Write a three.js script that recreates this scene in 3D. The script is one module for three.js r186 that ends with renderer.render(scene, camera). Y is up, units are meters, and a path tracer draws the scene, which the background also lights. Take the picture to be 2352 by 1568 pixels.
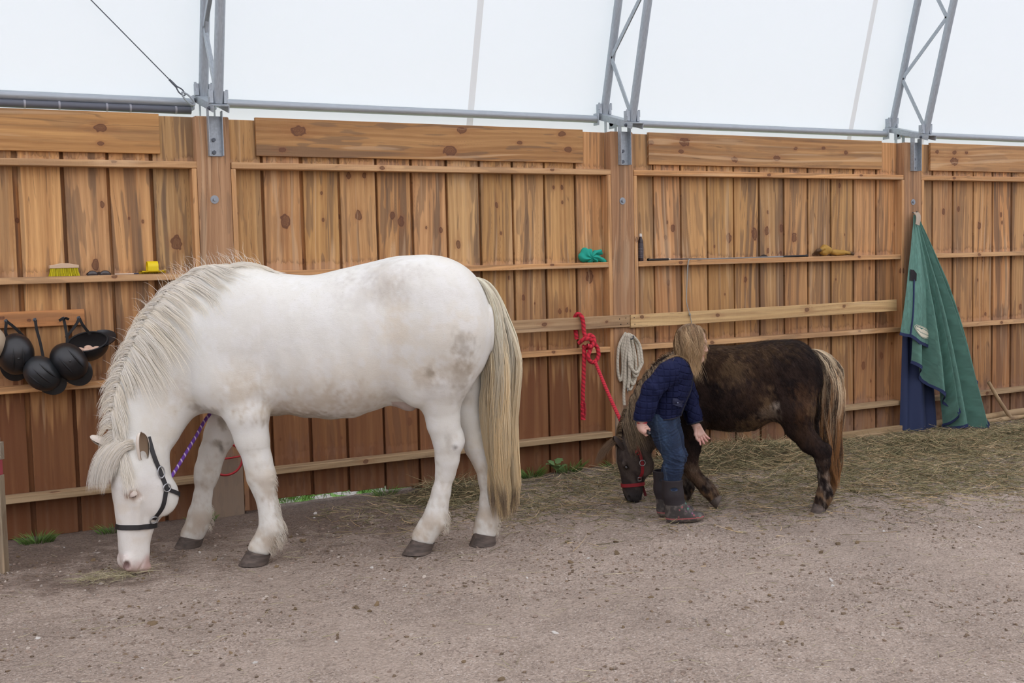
import * as THREE from 'three';
import { mergeGeometries } from 'three/addons/utils/BufferGeometryUtils.js';

// ---------------------------------------------------------------- camera, sky, sun, exposure
// Building frame: x runs along the plank wall, y is up, z points from the wall into the arena; the origin is the foot of the first post.
const scene = new THREE.Scene();
const camera = new THREE.PerspectiveCamera(33.568, 2352 / 1568, 0.05, 200);
const DEG = Math.PI / 180;
camera.position.set(-1.6987, 1.57, 7.2014);
camera.rotation.order = 'YXZ';
camera.rotation.set(-4.1 * DEG, -27.72 * DEG, -1.38 * DEG);

const renderer = new THREE.WebGLRenderer({ antialias: true });
renderer.toneMapping = THREE.LinearToneMapping;
renderer.toneMappingExposure = 0.56;
renderer.shadowMap.enabled = true;
renderer.shadowMap.type = THREE.PCFSoftShadowMap;

// bright, thinly overcast sky (brighter towards the zenith)
{
  const W = 64, H = 32, d = new Float32Array(W * H * 4);
  for (let j = 0; j < H; j++) {
    const el = ((j + 0.5) / H - 0.5) * Math.PI, k = el > 0 ? 0.55 + 0.45 * Math.sin(el) : 0.3;
    for (let i = 0; i < W; i++) d.set([2.85 * k, 3.0 * k, 3.3 * k, 1], (j * W + i) * 4);
  }
  const t = new THREE.DataTexture(d, W, H, THREE.RGBAFormat, THREE.FloatType);
  t.mapping = THREE.EquirectangularReflectionMapping; t.magFilter = THREE.LinearFilter; t.needsUpdate = true;
  scene.background = t; scene.environment = t;
}
// veiled sun, high on the viewer's side of the hall; it reaches the arena only through the fabric cover
const sun = new THREE.DirectionalLight(0xfff6ee, 8.5);
sun.position.set(-3, 30, 13); sun.target.position.set(2, 0, 3);
sun.castShadow = true; sun.shadow.radius = 6; sun.shadow.mapSize.set(2048, 2048);
Object.assign(sun.shadow.camera, { left: -24, right: 24, top: 24, bottom: -24, near: 1, far: 70 });
scene.add(sun, sun.target);

// ---------------------------------------------------------------- helpers
function rng(seed) { let a = seed | 0; return () => { a = (a + 0x6d2b79f5) | 0; let t = Math.imul(a ^ (a >>> 15), 1 | a); t = (t + Math.imul(t ^ (t >>> 7), 61 | t)) ^ t; return ((t ^ (t >>> 14)) >>> 0) / 4294967296; }; }
const V = (x, y, z) => new THREE.Vector3(x, y, z);
const clamp = (x, a = 0, b = 1) => (x < a ? a : x > b ? b : x);
const lerp = (a, b, t) => a + (b - a) * t;
const sstep = (a, b, x) => { const t = clamp((x - a) / (b - a)); return t * t * (3 - 2 * t); };
const hash3 = (x, y, z) => { let h = Math.imul(x, 374761393) ^ Math.imul(y, 668265263) ^ Math.imul(z, 2147483647 - 1274126177); h = Math.imul(h ^ (h >>> 13), 1274126177); h ^= h >>> 16; return (h >>> 0) / 4294967296; };
function noise2(x, y, s = 0) {
  const ix = Math.floor(x), iy = Math.floor(y); let fx = x - ix, fy = y - iy; fx = fx * fx * (3 - 2 * fx); fy = fy * fy * (3 - 2 * fy);
  const a = hash3(ix, iy, s), b = hash3(ix + 1, iy, s), c = hash3(ix, iy + 1, s), d = hash3(ix + 1, iy + 1, s);
  return a + (b - a) * fx + (c - a) * fy + (a - b - c + d) * fx * fy;
}
function noise3(x, y, z) {
  const iz = Math.floor(z); let f = z - iz; f = f * f * (3 - 2 * f);
  return lerp(noise2(x, y, iz * 7 + 3), noise2(x, y, iz * 7 + 10), f);
}
const fbm2 = (x, y, s = 0, o = 4) => { let v = 0, a = 0.5, n = 0; for (let i = 0; i < o; i++) { v += a * noise2(x, y, s + i * 17); n += a; a *= 0.5; x *= 2.03; y *= 2.03; } return v / n; };
const fbm3 = (x, y, z, o = 3) => { let v = 0, a = 0.5, n = 0; for (let i = 0; i < o; i++) { v += a * noise3(x + i * 9.1, y, z); n += a; a *= 0.5; x *= 2.03; y *= 2.03; z *= 2.03; } return v / n; };
const srgb = (r, g, b) => new THREE.Color().setRGB(r / 255, g / 255, b / 255, THREE.SRGBColorSpace);
const lin = (r, g, b) => new THREE.Color().setRGB(r, g, b);
const toS = (c) => (c <= 0.0031308 ? 12.92 * c : 1.055 * Math.pow(c, 1 / 2.4) - 0.055) * 255;

function std(color, roughness = 0.8, more = {}) { return new THREE.MeshStandardMaterial({ color, roughness, ...more }); }
function phys(color, roughness = 0.8, more = {}) { return new THREE.MeshPhysicalMaterial({ color, roughness, ...more }); }

const taken = new Map();
function numbered(name) { const n = taken.get(name) ?? 0; taken.set(name, n + 1); return n ? name + '_' + String(n).padStart(3, '0') : name; }
function mesh(name, geometry, material, parent) {
  const o = new THREE.Mesh(Array.isArray(geometry) ? merge(geometry) : geometry, material);
  o.castShadow = o.receiveShadow = true;
  o.name = parent ? name : numbered(name);
  (parent ?? scene).add(o);
  return o;
}
function merge(list) {
  list = list.flat(9).map((g) => (g.index ? g.toNonIndexed() : g));
  const keys = ['position', 'normal', 'uv', 'color'].filter((k) => list.every((g) => g.attributes[k]));
  for (const g of list) for (const k of Object.keys(g.attributes)) if (!keys.includes(k)) g.deleteAttribute(k);
  return list.length === 1 ? list[0] : mergeGeometries(list);
}
function thing(name, label, category, pos = [0, 0, 0], turn = 0, group) {
  const o = new THREE.Group(); o.name = numbered(name); o.position.set(...pos); o.rotation.y = turn; scene.add(o);
  return tag(o, label, category, group);
}
function tag(o, label, category, group) { Object.assign(o.userData, { label, category }); if (group) o.userData.group = group; return o; }
function structure(o, label) { o.userData.kind = 'structure'; if (label) o.userData.label = label; return o; }
const stuff = (o, label, category) => { o.userData.kind = 'stuff'; if (category) { o.userData.label = label; o.userData.category = category; } return o; };

// boxes with chamfered long edges; uv in metres along the box unless a rect is given
function chamferBox(x0, x1, y0, y1, z0, z1, c = 0.003, rect = null, along = 'y') {
  const P = [], U = [], put = (...q) => { for (const i of [0, 1, 2, 0, 2, 3]) { P.push(...q[i]); const [x, y, z] = q[i]; let u = (x - x0) / (x1 - x0), v = (y - y0) / (y1 - y0); if (rect) U.push(lerp(rect[0], rect[2], u), lerp(rect[1], rect[3], v)); else along === 'y' ? U.push(x + z, y) : U.push(y + z, x); } };
  const a = x0 + c, b = x1 - c, d = y0 + c, e = y1 - c, f = z1 - c;
  put([a, d, z1], [b, d, z1], [b, e, z1], [a, e, z1]);
  put([x0, d, f], [a, d, z1], [a, e, z1], [x0, e, f]); put([b, d, z1], [x1, d, f], [x1, e, f], [b, e, z1]);
  put([a, y0, f], [b, y0, f], [b, d, z1], [a, d, z1]); put([a, e, z1], [b, e, z1], [b, y1, f], [a, y1, f]);
  put([x0, d, z0], [x0, d, f], [x0, e, f], [x0, e, z0]); put([x1, d, f], [x1, d, z0], [x1, e, z0], [x1, e, f]);
  put([a, y1, f], [b, y1, f], [b, y1, z0], [a, y1, z0]); put([a, y0, z0], [b, y0, z0], [b, y0, f], [a, y0, f]);
  put([x1, y0, z0], [x0, y0, z0], [x0, y1, z0], [x1, y1, z0]);
  put([x0, y0, z0], [a, y0, f], [x0, d, f], [x0, d, z0]); put([x0, e, z0], [x0, e, f], [a, y1, f], [x0, y1, z0]);
  put([x1, d, z0], [x1, d, f], [b, y0, f], [x1, y0, z0]); put([x1, y1, z0], [b, y1, f], [x1, e, f], [x1, e, z0]);
  const g = new THREE.BufferGeometry();
  g.setAttribute('position', new THREE.Float32BufferAttribute(P, 3)); g.setAttribute('uv', new THREE.Float32BufferAttribute(U, 2)); g.computeVertexNormals();
  return g;
}
const bx = (cx, cy, cz, w, h, d, c = 0.002) => chamferBox(cx - w / 2, cx + w / 2, cy - h / 2, cy + h / 2, cz - d / 2, cz + d / 2, Math.min(c, w / 4, h / 4, d / 4));
// straight tube between two points
function rod(a, b, r, r2 = r, seg = 12, caps = true) {
  const g = new THREE.CylinderGeometry(r2, r, a.distanceTo(b), seg, 1, !caps);
  g.applyQuaternion(new THREE.Quaternion().setFromUnitVectors(V(0, 1, 0), b.clone().sub(a).normalize())); g.translate((a.x + b.x) / 2, (a.y + b.y) / 2, (a.z + b.z) / 2);
  return g;
}
const P3 = (list) => list.map((p) => (p.isVector3 ? p : V(...p)));
function tube(list, r, n = 40, seg = 8, closed = false) { return new THREE.TubeGeometry(new THREE.CatmullRomCurve3(P3(list), closed, 'catmullrom', 0.5), n, r, seg, closed); }
// tube whose radius varies: rad(t)
function taperTube(list, rad, n = 24, seg = 8, flat = 1) {
  const c = new THREE.CatmullRomCurve3(P3(list), false, 'catmullrom', 0.5), fr = c.computeFrenetFrames(n), P = [], I = [], U = [], L = c.getLength();
  for (let i = 0; i <= n; i++) {
    const p = c.getPointAt(i / n), r = typeof rad === 'function' ? rad(i / n) : rad;
    for (let j = 0; j <= seg; j++) { const a = (j / seg) * 2 * Math.PI, x = Math.cos(a) * r, y = Math.sin(a) * r * flat, N = fr.normals[i], B = fr.binormals[i]; P.push(p.x + N.x * x + B.x * y, p.y + N.y * x + B.y * y, p.z + N.z * x + B.z * y); U.push((j / seg) * 6.283 * r, (i / n) * L); }
  }
  for (let i = 0; i < n; i++) for (let j = 0; j < seg; j++) { const a = i * (seg + 1) + j, b = a + seg + 1; I.push(a, b, a + 1, b, b + 1, a + 1); }
  const g = new THREE.BufferGeometry(); g.setAttribute('position', new THREE.Float32BufferAttribute(P, 3)); g.setAttribute('uv', new THREE.Float32BufferAttribute(U, 2)); g.setIndex(I); g.computeVertexNormals();
  return g;
}
// flat strap of given width along a path; side(t, p) gives the direction across the strap
function strap(list, width, thick, acrossDir, n = 30) {
  const c = new THREE.CatmullRomCurve3(P3(list), false, 'catmullrom', 0.5), P = [], I = [];
  for (let i = 0; i <= n; i++) {
    const p = c.getPointAt(i / n), T = c.getTangentAt(i / n), A = (typeof acrossDir === 'function' ? acrossDir(i / n, p) : acrossDir).clone();
    A.addScaledVector(T, -A.dot(T)).normalize(); const N = T.clone().cross(A).normalize();
    for (const [u, v] of [[-1, -1], [1, -1], [1, 1], [-1, 1]]) { const q = p.clone().addScaledVector(A, (u * width) / 2).addScaledVector(N, (v * thick) / 2); P.push(q.x, q.y, q.z); }
  }
  for (let i = 0; i < n; i++) for (let j = 0; j < 4; j++) { const a = i * 4 + j, b = i * 4 + ((j + 1) % 4); I.push(a, b, a + 4, b, b + 4, a + 4); }
  I.push(0, 2, 1, 0, 3, 2); const e = n * 4; I.push(e, e + 1, e + 2, e, e + 2, e + 3);
  let g = new THREE.BufferGeometry(); g.setAttribute('position', new THREE.Float32BufferAttribute(P, 3)); g.setIndex(I); g = g.toNonIndexed(); g.computeVertexNormals();
  return g;
}
// parametric sheet: f(u, v) -> Vector3
function sheet(nu, nv, f, uvf) {
  const P = [], I = [], U = [];
  for (let j = 0; j <= nv; j++) for (let i = 0; i <= nu; i++) { const p = f(i / nu, j / nv); P.push(p.x, p.y, p.z); U.push(...(uvf ? uvf(i / nu, j / nv, p) : [i / nu, j / nv])); }
  for (let j = 0; j < nv; j++) for (let i = 0; i < nu; i++) { const a = j * (nu + 1) + i, b = a + nu + 1; I.push(a, a + 1, b, b, a + 1, b + 1); }
  const g = new THREE.BufferGeometry(); g.setAttribute('position', new THREE.Float32BufferAttribute(P, 3)); g.setAttribute('uv', new THREE.Float32BufferAttribute(U, 2)); g.setIndex(I); g.computeVertexNormals();
  return g;
}
function dataTex(w, h, f, isColor = true, wrap = THREE.RepeatWrapping) {
  const d = new Uint8Array(w * h * 4);
  for (let j = 0; j < h; j++) for (let i = 0; i < w; i++) { const c = f(i, j), o = (j * w + i) * 4; if (typeof c === 'number') d[o] = d[o + 1] = d[o + 2] = clamp(c, 0, 255); else { d[o] = clamp(c[0], 0, 255); d[o + 1] = clamp(c[1], 0, 255); d[o + 2] = clamp(c[2], 0, 255); } d[o + 3] = 255; }
  const t = new THREE.DataTexture(d, w, h, THREE.RGBAFormat); t.magFilter = THREE.LinearFilter; t.minFilter = THREE.LinearMipmapLinearFilter; t.generateMipmaps = true; t.wrapS = t.wrapT = wrap; if (isColor) t.colorSpace = THREE.SRGBColorSpace; t.needsUpdate = true;
  return t;
}
function instanced(name, geometry, material, mats, colors, parent) {
  const o = new THREE.InstancedMesh(geometry, material, mats.length); o.name = parent ? name : numbered(name); o.castShadow = o.receiveShadow = true;
  mats.forEach((m, i) => { o.setMatrixAt(i, m); if (colors) o.setColorAt(i, colors[i]); });
  (parent ?? scene).add(o); return o;
}

// ---------------------------------------------------------------- wood
const WALL_H = 2.5;
// colour of pine at (x across, y along), metres; k = {seed, tone, grey, knots: [[x, y, r]...], rails: heights of rails whose dust line shows above them, foot}
function pine(x, y, k) {
  const s = k.seed; let wx = x, knot = 0, halo = 0;
  for (const [kx, ky, kr] of k.knots) {
    const dx = x - kx, dy = (y - ky) * 0.62, d = Math.hypot(dx, dy);
    wx += (dx / (d + 0.004)) * kr * 0.9 * Math.exp(-d / (kr * 2.2)) * Math.exp(-Math.abs(dx) / (kr * 3));
    if (d < kr * 3) { const e = d / kr + (noise2(x * 70, y * 60, s + 5) - 0.5) * 0.45; const rim = sstep(1.12, 0.98, e) * (e < 0.8 ? 0.68 + 0.3 * (0.5 + 0.5 * Math.sin(e * 26)) : 1); knot = Math.max(knot, rim); halo = Math.max(halo, sstep(2.6, 0.9, e) * 0.7); }
    const tail = Math.abs(dx) < kr * 1.6 && Math.abs(y - ky) < kr * 9 ? sstep(kr * 1.6, 0, Math.abs(dx) + (noise2(x * 90, y * 9, s + 8) - 0.5) * kr * 2) * sstep(kr * 9, kr * 2, Math.abs(y - ky)) : 0;
    halo = Math.max(halo, tail * 0.55);
  }
  const warp = (noise2(x * 3, y * 0.9, s) - 0.5) * 0.09 + (noise2(x * 9, y * 2.2, s + 1) - 0.5) * 0.016;
  const g = wx + warp, ring = 0.5 + 0.5 * Math.sin(g * (150 + 60 * noise2(x * 2, 0.5, s + 2)));
  const fine = noise2(x * 420, y * 7, s + 3), streak = noise2((wx + warp * 0.6) * 60, y * 1.1, s + 4), broad = noise2((wx + warp) * 14, y * 0.7, s + 6);
  const hair = noise2(wx * 900, y * 16, s + 22); let t = 0.42 + 0.2 * ring * ring + 0.24 * (fine - 0.5) + 0.2 * (hair - 0.5) + 0.38 * (streak - 0.5) + 0.34 * (broad - 0.5);
  // mould-grey streaks that run with the grain, sharp edged
  const m1 = noise2((wx + warp) * 34, y * 0.8 + 3.7, s + 7), m2 = noise2(x * 120, y * 3.4, s + 9);
  const mould = sstep(0.58, 0.76, m1 + (m2 - 0.5) * 0.22) * k.grey;
  const blot = sstep(0.6, 0.67, fbm2((wx + warp) * 30 + 7, y * 3.2, s + 26, 3) + (m2 - 0.5) * 0.08) * k.grey;
  // tone: light sapwood .. orange heart
  let r = lerp(0.35, 0.70, t), gg = lerp(0.168, 0.415, t), b = lerp(0.06, 0.178, t);
  r *= k.tone[0]; gg *= k.tone[1]; b *= k.tone[2];
  const mix = (q, R, G, B) => { r = lerp(r, R, q); gg = lerp(gg, G, q); b = lerp(b, B, q); };
  mix(mould * 0.66, 0.15, 0.092, 0.056); mix(blot * 0.55, 0.16, 0.1, 0.06);
  mix(halo * 0.5, 0.27, 0.10, 0.035);
  mix(knot * 0.85, 0.12, 0.045, 0.022);
  const ck = Math.abs(noise2((wx + warp) * 46, y * 0.75, s + 23) - 0.5); if (ck < 0.02) mix(0.5 * sstep(0.02, 0.006, ck) * sstep(0.45, 0.6, noise2(x * 8, y * 2.2, s + 24)), 0.1, 0.055, 0.032);
  const wt = noise2((wx + warp) * 40, y * 1.3, s + 25); if (wt > 0.8) mix(0.3 * sstep(0.8, 0.9, wt), 0.72, 0.52, 0.32);
  if (fine > 0.86 && streak < 0.45) mix(0.25, 0.18, 0.1, 0.06);
  if (k.rails) for (const h of k.rails) {
    const q = y - h; if (q > -0.005 && q < 0.16) {
      const edge = 0.02 + 0.03 * noise2(x * 18, h * 9, s + 11) + 0.03 * Math.pow(noise2(x * 130, 1.5, s + 12), 2), soft = (fine - 0.5) * 0.02;
      if (q < edge) mix(0.3 * sstep(edge, edge - 0.012, q + soft), 0.56, 0.33, 0.21); else mix(0.42 * sstep(edge + 0.03, edge, q + soft) * sstep(0.25, 0.6, noise2(x * 70, h * 5, s + 13)), 0.13, 0.07, 0.042);
    }
  }
  // muddied, ragged-edged foot; tides higher up paint stain and lower-wall shade into the colour
  if (k.foot) {
    const hem = k.foot * (0.45 + 1.0 * noise2(x * 9, 0.7, s + 14) + 0.35 * noise2(x * 55, y * 4, s + 15));
    const q = sstep(hem + 0.03, hem - 0.03, y), blot = sstep(0.4, 0.62, fbm2(x * 16, y * 5, s + 16, 3));
    mix(q * (0.3 + 0.35 * blot), 0.30, 0.205, 0.15); mix(q * 0.5 * sstep(0.56, 0.68, fbm2(x * 30, y * 9, s + 17, 3)), 0.085, 0.055, 0.04);
    for (const [h0, amt] of [[1.38, 0.4], [0.8, 0.84]]) { const hm = h0 + 0.34 * (noise2(x * 6, 0.2, s + 18) - 0.5) + 0.3 * (noise2(x * 70, y * 1.1, s + 19) - 0.5) + 0.25 * (noise2(x * 22, y * 2.5, s + 20) - 0.5); mix(amt * sstep(hm + 0.07, hm - 0.09, y) * (k.stainShade ?? 1) * (0.72 + 0.5 * streak), 0.18, 0.066, 0.022); }
    if (k.grave) mix(0.75 * sstep(0.4 + 0.14 * noise2(x * 30, y * 2, s + 21), 0.3, y), 0.27, 0.215, 0.16);
  }
  return [toS(r), toS(gg), toS(b)];
}
function strips(list, px, py, height, foot) {   // an atlas: one column of pixels for each board
  const W = list.length * px;
  return dataTex(W, py, (i, j) => { const b = list[(i / px) | 0]; return pine(((i % px) / px) * b.w, ((j + 0.5) / py) * height, b); }, true, THREE.ClampToEdgeWrapping);
}
const bumpWood = dataTex(256, 512, (i, j) => { const x = i / 256, y = j / 512; return 128 + 80 * (noise2(x * 100, y * 10, 40) - 0.5) + 60 * (noise2(x * 34, y * 4, 41) - 0.5) + 40 * (noise2(x * 200, y * 60, 42) - 0.5); }, false);
function woodMat(map, more = {}) { const b = bumpWood.clone(); b.repeat.set(more.rx ?? 1, more.ry ?? 1); b.needsUpdate = true; return new THREE.MeshStandardMaterial({ map, roughness: 0.78, bumpMap: b, bumpScale: 0.0012 }); }

// ---------------------------------------------------------------- plank wall
const wall = structure(new THREE.Group()); wall.name = 'wall_back'; scene.add(wall);
wall.userData.label = 'tall plank wall of upright pine boards between heavy posts';
const RAILS = [0.27, 0.91, 1.54, 2.222];
const gaps = [
  [-2.45, -2.43, -2.19, -2.17, -1.935, -1.915, -1.68, -1.66, -1.42, -1.40, -1.164, -1.135, -0.903, -0.881, -0.643, -0.625, -0.391, -0.37],
  [0.296, 0.316, 0.552, 0.578, 0.811, 0.829, 1.074, 1.092, 1.328, 1.348, 1.591, 1.61, 1.846, 1.866, 2.109, 2.127, 2.371, 2.389, 2.632, 2.651],
  [3.331, 3.345, 3.585, 3.602, 3.841, 3.858, 4.105, 4.122, 4.362, 4.382, 4.621, 4.636, 4.876, 4.892, 5.127, 5.147, 5.383, 5.402, 5.644, 5.665],
  [6.329, 6.348, 6.587, 6.607, 6.852, 6.869, 7.105, 7.127, 7.359, 7.385, 7.62, 7.64, 7.88, 7.9, 8.14, 8.16, 8.4, 8.42, 8.66, 8.68],
];
const bayEnds = [[-2.9, -0.02], [0.0, 3.0], [2.97, 5.99], [5.97, 8.95]];
// knots seen on the boards: bay, board, metres from the board's edge, height, radius
const knotAt = { '0,5': [[0.12, 1.98, 0.008]], '0,7': [[0.15, 1.62, 0.02]], '0,8': [[0.1, 1.9, 0.006], [0.18, 1.88, 0.007]], '0,9': [[0.12, 1.74, 0.03], [0.06, 1.25, 0.02]],
  '1,1': [[0.13, 1.86, 0.03]], '1,2': [[0.12, 2.05, 0.008], [0.125, 1.87, 0.008]], '1,3': [[0.06, 2.17, 0.014], [0.17, 2.17, 0.012], [0.12, 1.9, 0.02]], '1,4': [[0.1, 1.9, 0.017], [0.16, 1.86, 0.022]], '1,5': [[0.09, 1.83, 0.007], [0.2, 1.81, 0.013]],
  '1,7': [[0.12, 1.98, 0.012]], '1,9': [[0.07, 2.11, 0.009], [0.14, 2.11, 0.012], [0.14, 2.0, 0.008], [0.1, 1.2, 0.012], [0.16, 1.21, 0.012]], '1,10': [[0.1, 1.45, 0.03]],
  '2,1': [[0.17, 1.8, 0.018], [0.1, 1.73, 0.012], [0.12, 1.38, 0.016]], '2,3': [[0.2, 1.72, 0.025]], '2,4': [[0.2, 1.75, 0.028]], '2,5': [[0.08, 1.93, 0.01], [0.07, 1.78, 0.022], [0.22, 1.8, 0.02], [0.08, 1.62, 0.014], [0.21, 1.57, 0.025]], '2,6': [[0.1, 1.72, 0.024]],
  '2,5b': [], '2,8': [[0.09, 2.15, 0.012]], '2,9': [[0.1, 0.6, 0.02]], '2,10': [[0.25, 1.98, 0.03], [0.24, 1.68, 0.026], [0.05, 0.67, 0.018]],
  '3,1': [[0.13, 1.93, 0.018]], '3,2': [[0.06, 1.95, 0.016]], '3,3': [[0.07, 1.8, 0.02], [0.12, 1.53, 0.014], [0.06, 0.68, 0.01]], '3,4': [[0.1, 1.9, 0.014]] };
const tones = [[1, 1, 1], [0.92, 0.9, 0.9], [1.06, 1.07, 1.1], [0.97, 0.93, 0.86], [1.03, 1.0, 0.95], [0.9, 0.92, 0.98], [1.08, 1.04, 1.0]];
bayEnds.forEach(([e0, e1], bay) => {
  const g = [e0, ...gaps[bay], e1], boards = [], R = rng(100 + bay);
  for (let i = 0; i < g.length; i += 2) boards.push({ x0: g[i], x1: g[i + 1] });
  boards.forEach((b, i) => {
    const knots = (knotAt[bay + ',' + i] ?? []).slice();
    for (let n = 0; n < 3; n++) if (R() < 0.75) knots.push([0.03 + R() * 0.18, 0.1 + R() * 1.9, 0.005 + R() * R() * 0.016]);
    const t = tones[Math.floor(R() * tones.length)];
    Object.assign(b, { w: b.x1 - b.x0, seed: 1000 + bay * 200 + i * 31, tone: t.map((v) => v * (0.96 + 0.08 * R())), grey: 0.45 + 0.6 * R(), knots, rails: RAILS.map((h) => h - 0.004), foot: 0.2 + 0.1 * R(), stainShade: (0.65 + 0.45 * R()) * [1.15, 1, 0.6, 0.5][bay] });
  });
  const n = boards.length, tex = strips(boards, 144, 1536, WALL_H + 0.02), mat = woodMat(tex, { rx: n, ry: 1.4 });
  boards.forEach((b, i) => {
    const dz = (R() - 0.5) * 0.006, foot = bay === 1 && i > 0 && i < 5 ? [0, 0.052, 0.046, 0.038, 0.022][i] : 0.0 - 0.02 * R(), e = 0.0015 / n;
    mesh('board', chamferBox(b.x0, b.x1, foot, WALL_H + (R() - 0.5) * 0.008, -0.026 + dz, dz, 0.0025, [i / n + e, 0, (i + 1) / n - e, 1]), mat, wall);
  });
});
// battens nailed on the outside, seen through the gaps between the boards
{
  const list = []; for (let i = 0; i < 6; i++) list.push({ w: 0.09, seed: 5000 + i * 37, tone: [0.74, 0.6, 0.5].map((v) => v * (0.85 + 0.06 * i)), grey: 0.7, knots: [[0.045, 0.4 + 0.3 * i, 0.01]], foot: 0.25, stainShade: 1 });
  const mat = woodMat(strips(list, 48, 768, WALL_H + 0.02), { rx: 6, ry: 1 });
  gaps.flatMap((g) => { const o = []; for (let i = 0; i < g.length; i += 2) o.push((g[i] + g[i + 1]) / 2); return o; }).forEach((x, i) => {
    const k = i % 6, short = x > 0.25 && x < 1.2 ? 0.045 : -0.02;
    mesh('batten', chamferBox(x - 0.045, x + 0.045, short, WALL_H - 0.01, -0.052, -0.0295, 0.002, [k / 6 + 0.002, 0, (k + 1) / 6 - 0.002, 1]), mat, wall);
  });
}
// sawn timber: along x
function timber(seed, len, deep, tone, grey, knots, px = 1024, py = 64, extra = {}) { return dataTex(px, py, (i, j) => pine((j / py) * deep, (i / px) * len, { seed, tone, grey, knots, ...extra }), true, THREE.ClampToEdgeWrapping); }
const railTex = [0, 1, 2, 3].map((i) => timber(7000 + i * 41, 2.8, 0.13, [[1.12, 1.12, 1.2], [1.05, 1.1, 1.25], [1.0, 1.06, 1.25], [1.15, 1.1, 1.1]][i], 0.5, [[0.02, 0.4 + i * 0.3, 0.012], [0.06, 1.6, 0.016], [0.03, 2.3, 0.01]]));
const dustTex = [0, 1].map((i) => timber(7600 + i * 41, 2.8, 0.13, [0.72, 0.9, 1.2], 0.5, [[0.02, 0.8, 0.012], [0.06, 1.9, 0.016]]));
const railMat = [...railTex, ...dustTex].map((t) => woodMat(t, { rx: 6, ry: 0.5 }));
const railSpan = [[-2.9, -0.115], [0.09, 2.9], [3.1, 5.89], [6.1, 8.95]];
// a length of timber along x with uv rect running over the front and the top
function plankX(x0, x1, y0, y1, z0, z1, c = 0.003) {
  const g = chamferBox(x0, x1, y0, y1, z0, z1, c), p = g.attributes.position, u = g.attributes.uv, D = y1 - y0 + z1 - z0;
  for (let i = 0; i < p.count; i++) u.setXY(i, (p.getX(i) - x0) / (x1 - x0), (p.getY(i) - y0 + (z1 - p.getZ(i))) / D);
  return g;
}
railSpan.forEach(([a, b], bay) => RAILS.forEach((h, i) => {
  let x0 = a, x1 = b; if (i < 3 && bay < 3) x1 -= 0.032; if (i < 3 && bay > 0) x0 += 0.03;
  const g = plankX(x0, x1, h - 0.04, h, 0.0045, i === 0 ? 0.1 : 0.09);
  mesh('rail', g, i === 0 ? railMat[4 + (bay % 2)] : railMat[(bay + i * 3) % 4], wall);
}));
// wide header boards under the eaves
const headKnots = [[[0.14, 0.66, 0.022], [0.05, 0.66, 0.012]], [[0.04, 0.17, 0.014], [0.16, 0.28, 0.03], [0.06, 1.35, 0.03], [0.2, 1.45, 0.022], [0.13, 1.9, 0.012], [0.09, 2.3, 0.02], [0.2, 2.25, 0.018]], [[0.16, 0.02, 0.016], [0.17, 0.33, 0.03], [0.1, 0.3, 0.014], [0.05, 0.82, 0.02], [0.07, 1.25, 0.02], [0.15, 1.45, 0.012], [0.16, 1.75, 0.012], [0.13, 2.0, 0.014]], [[0.16, 0.08, 0.014], [0.16, 0.3, 0.016], [0.08, 0.3, 0.03], [0.16, 0.45, 0.012], [0.13, 1.4, 0.02]]];
[[-2.72, -0.326], [0.268, 2.699], [3.282, 5.696], [6.282, 8.7]].forEach(([a, b], i) => {
  const kn = headKnots[i].map(([y, x, r]) => [y, i === 0 ? 2.394 - (0.326 + 0.884 - 0.326) + x - 0.12 : x, r]);
  const t = timber(8000 + i * 53, b - a, 0.26, [[0.9, 0.85, 0.74], [0.76, 0.72, 0.66], [0.82, 0.8, 0.78], [0.9, 0.9, 0.94]][i], i === 1 ? 1.0 : 0.45, kn, 1400, 144);
  mesh('header_board', plankX(a, b, 2.271, 2.513, 0.0045, 0.029, 0.002), woodMat(t, { rx: 6, ry: 1 }), wall);
});
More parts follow.
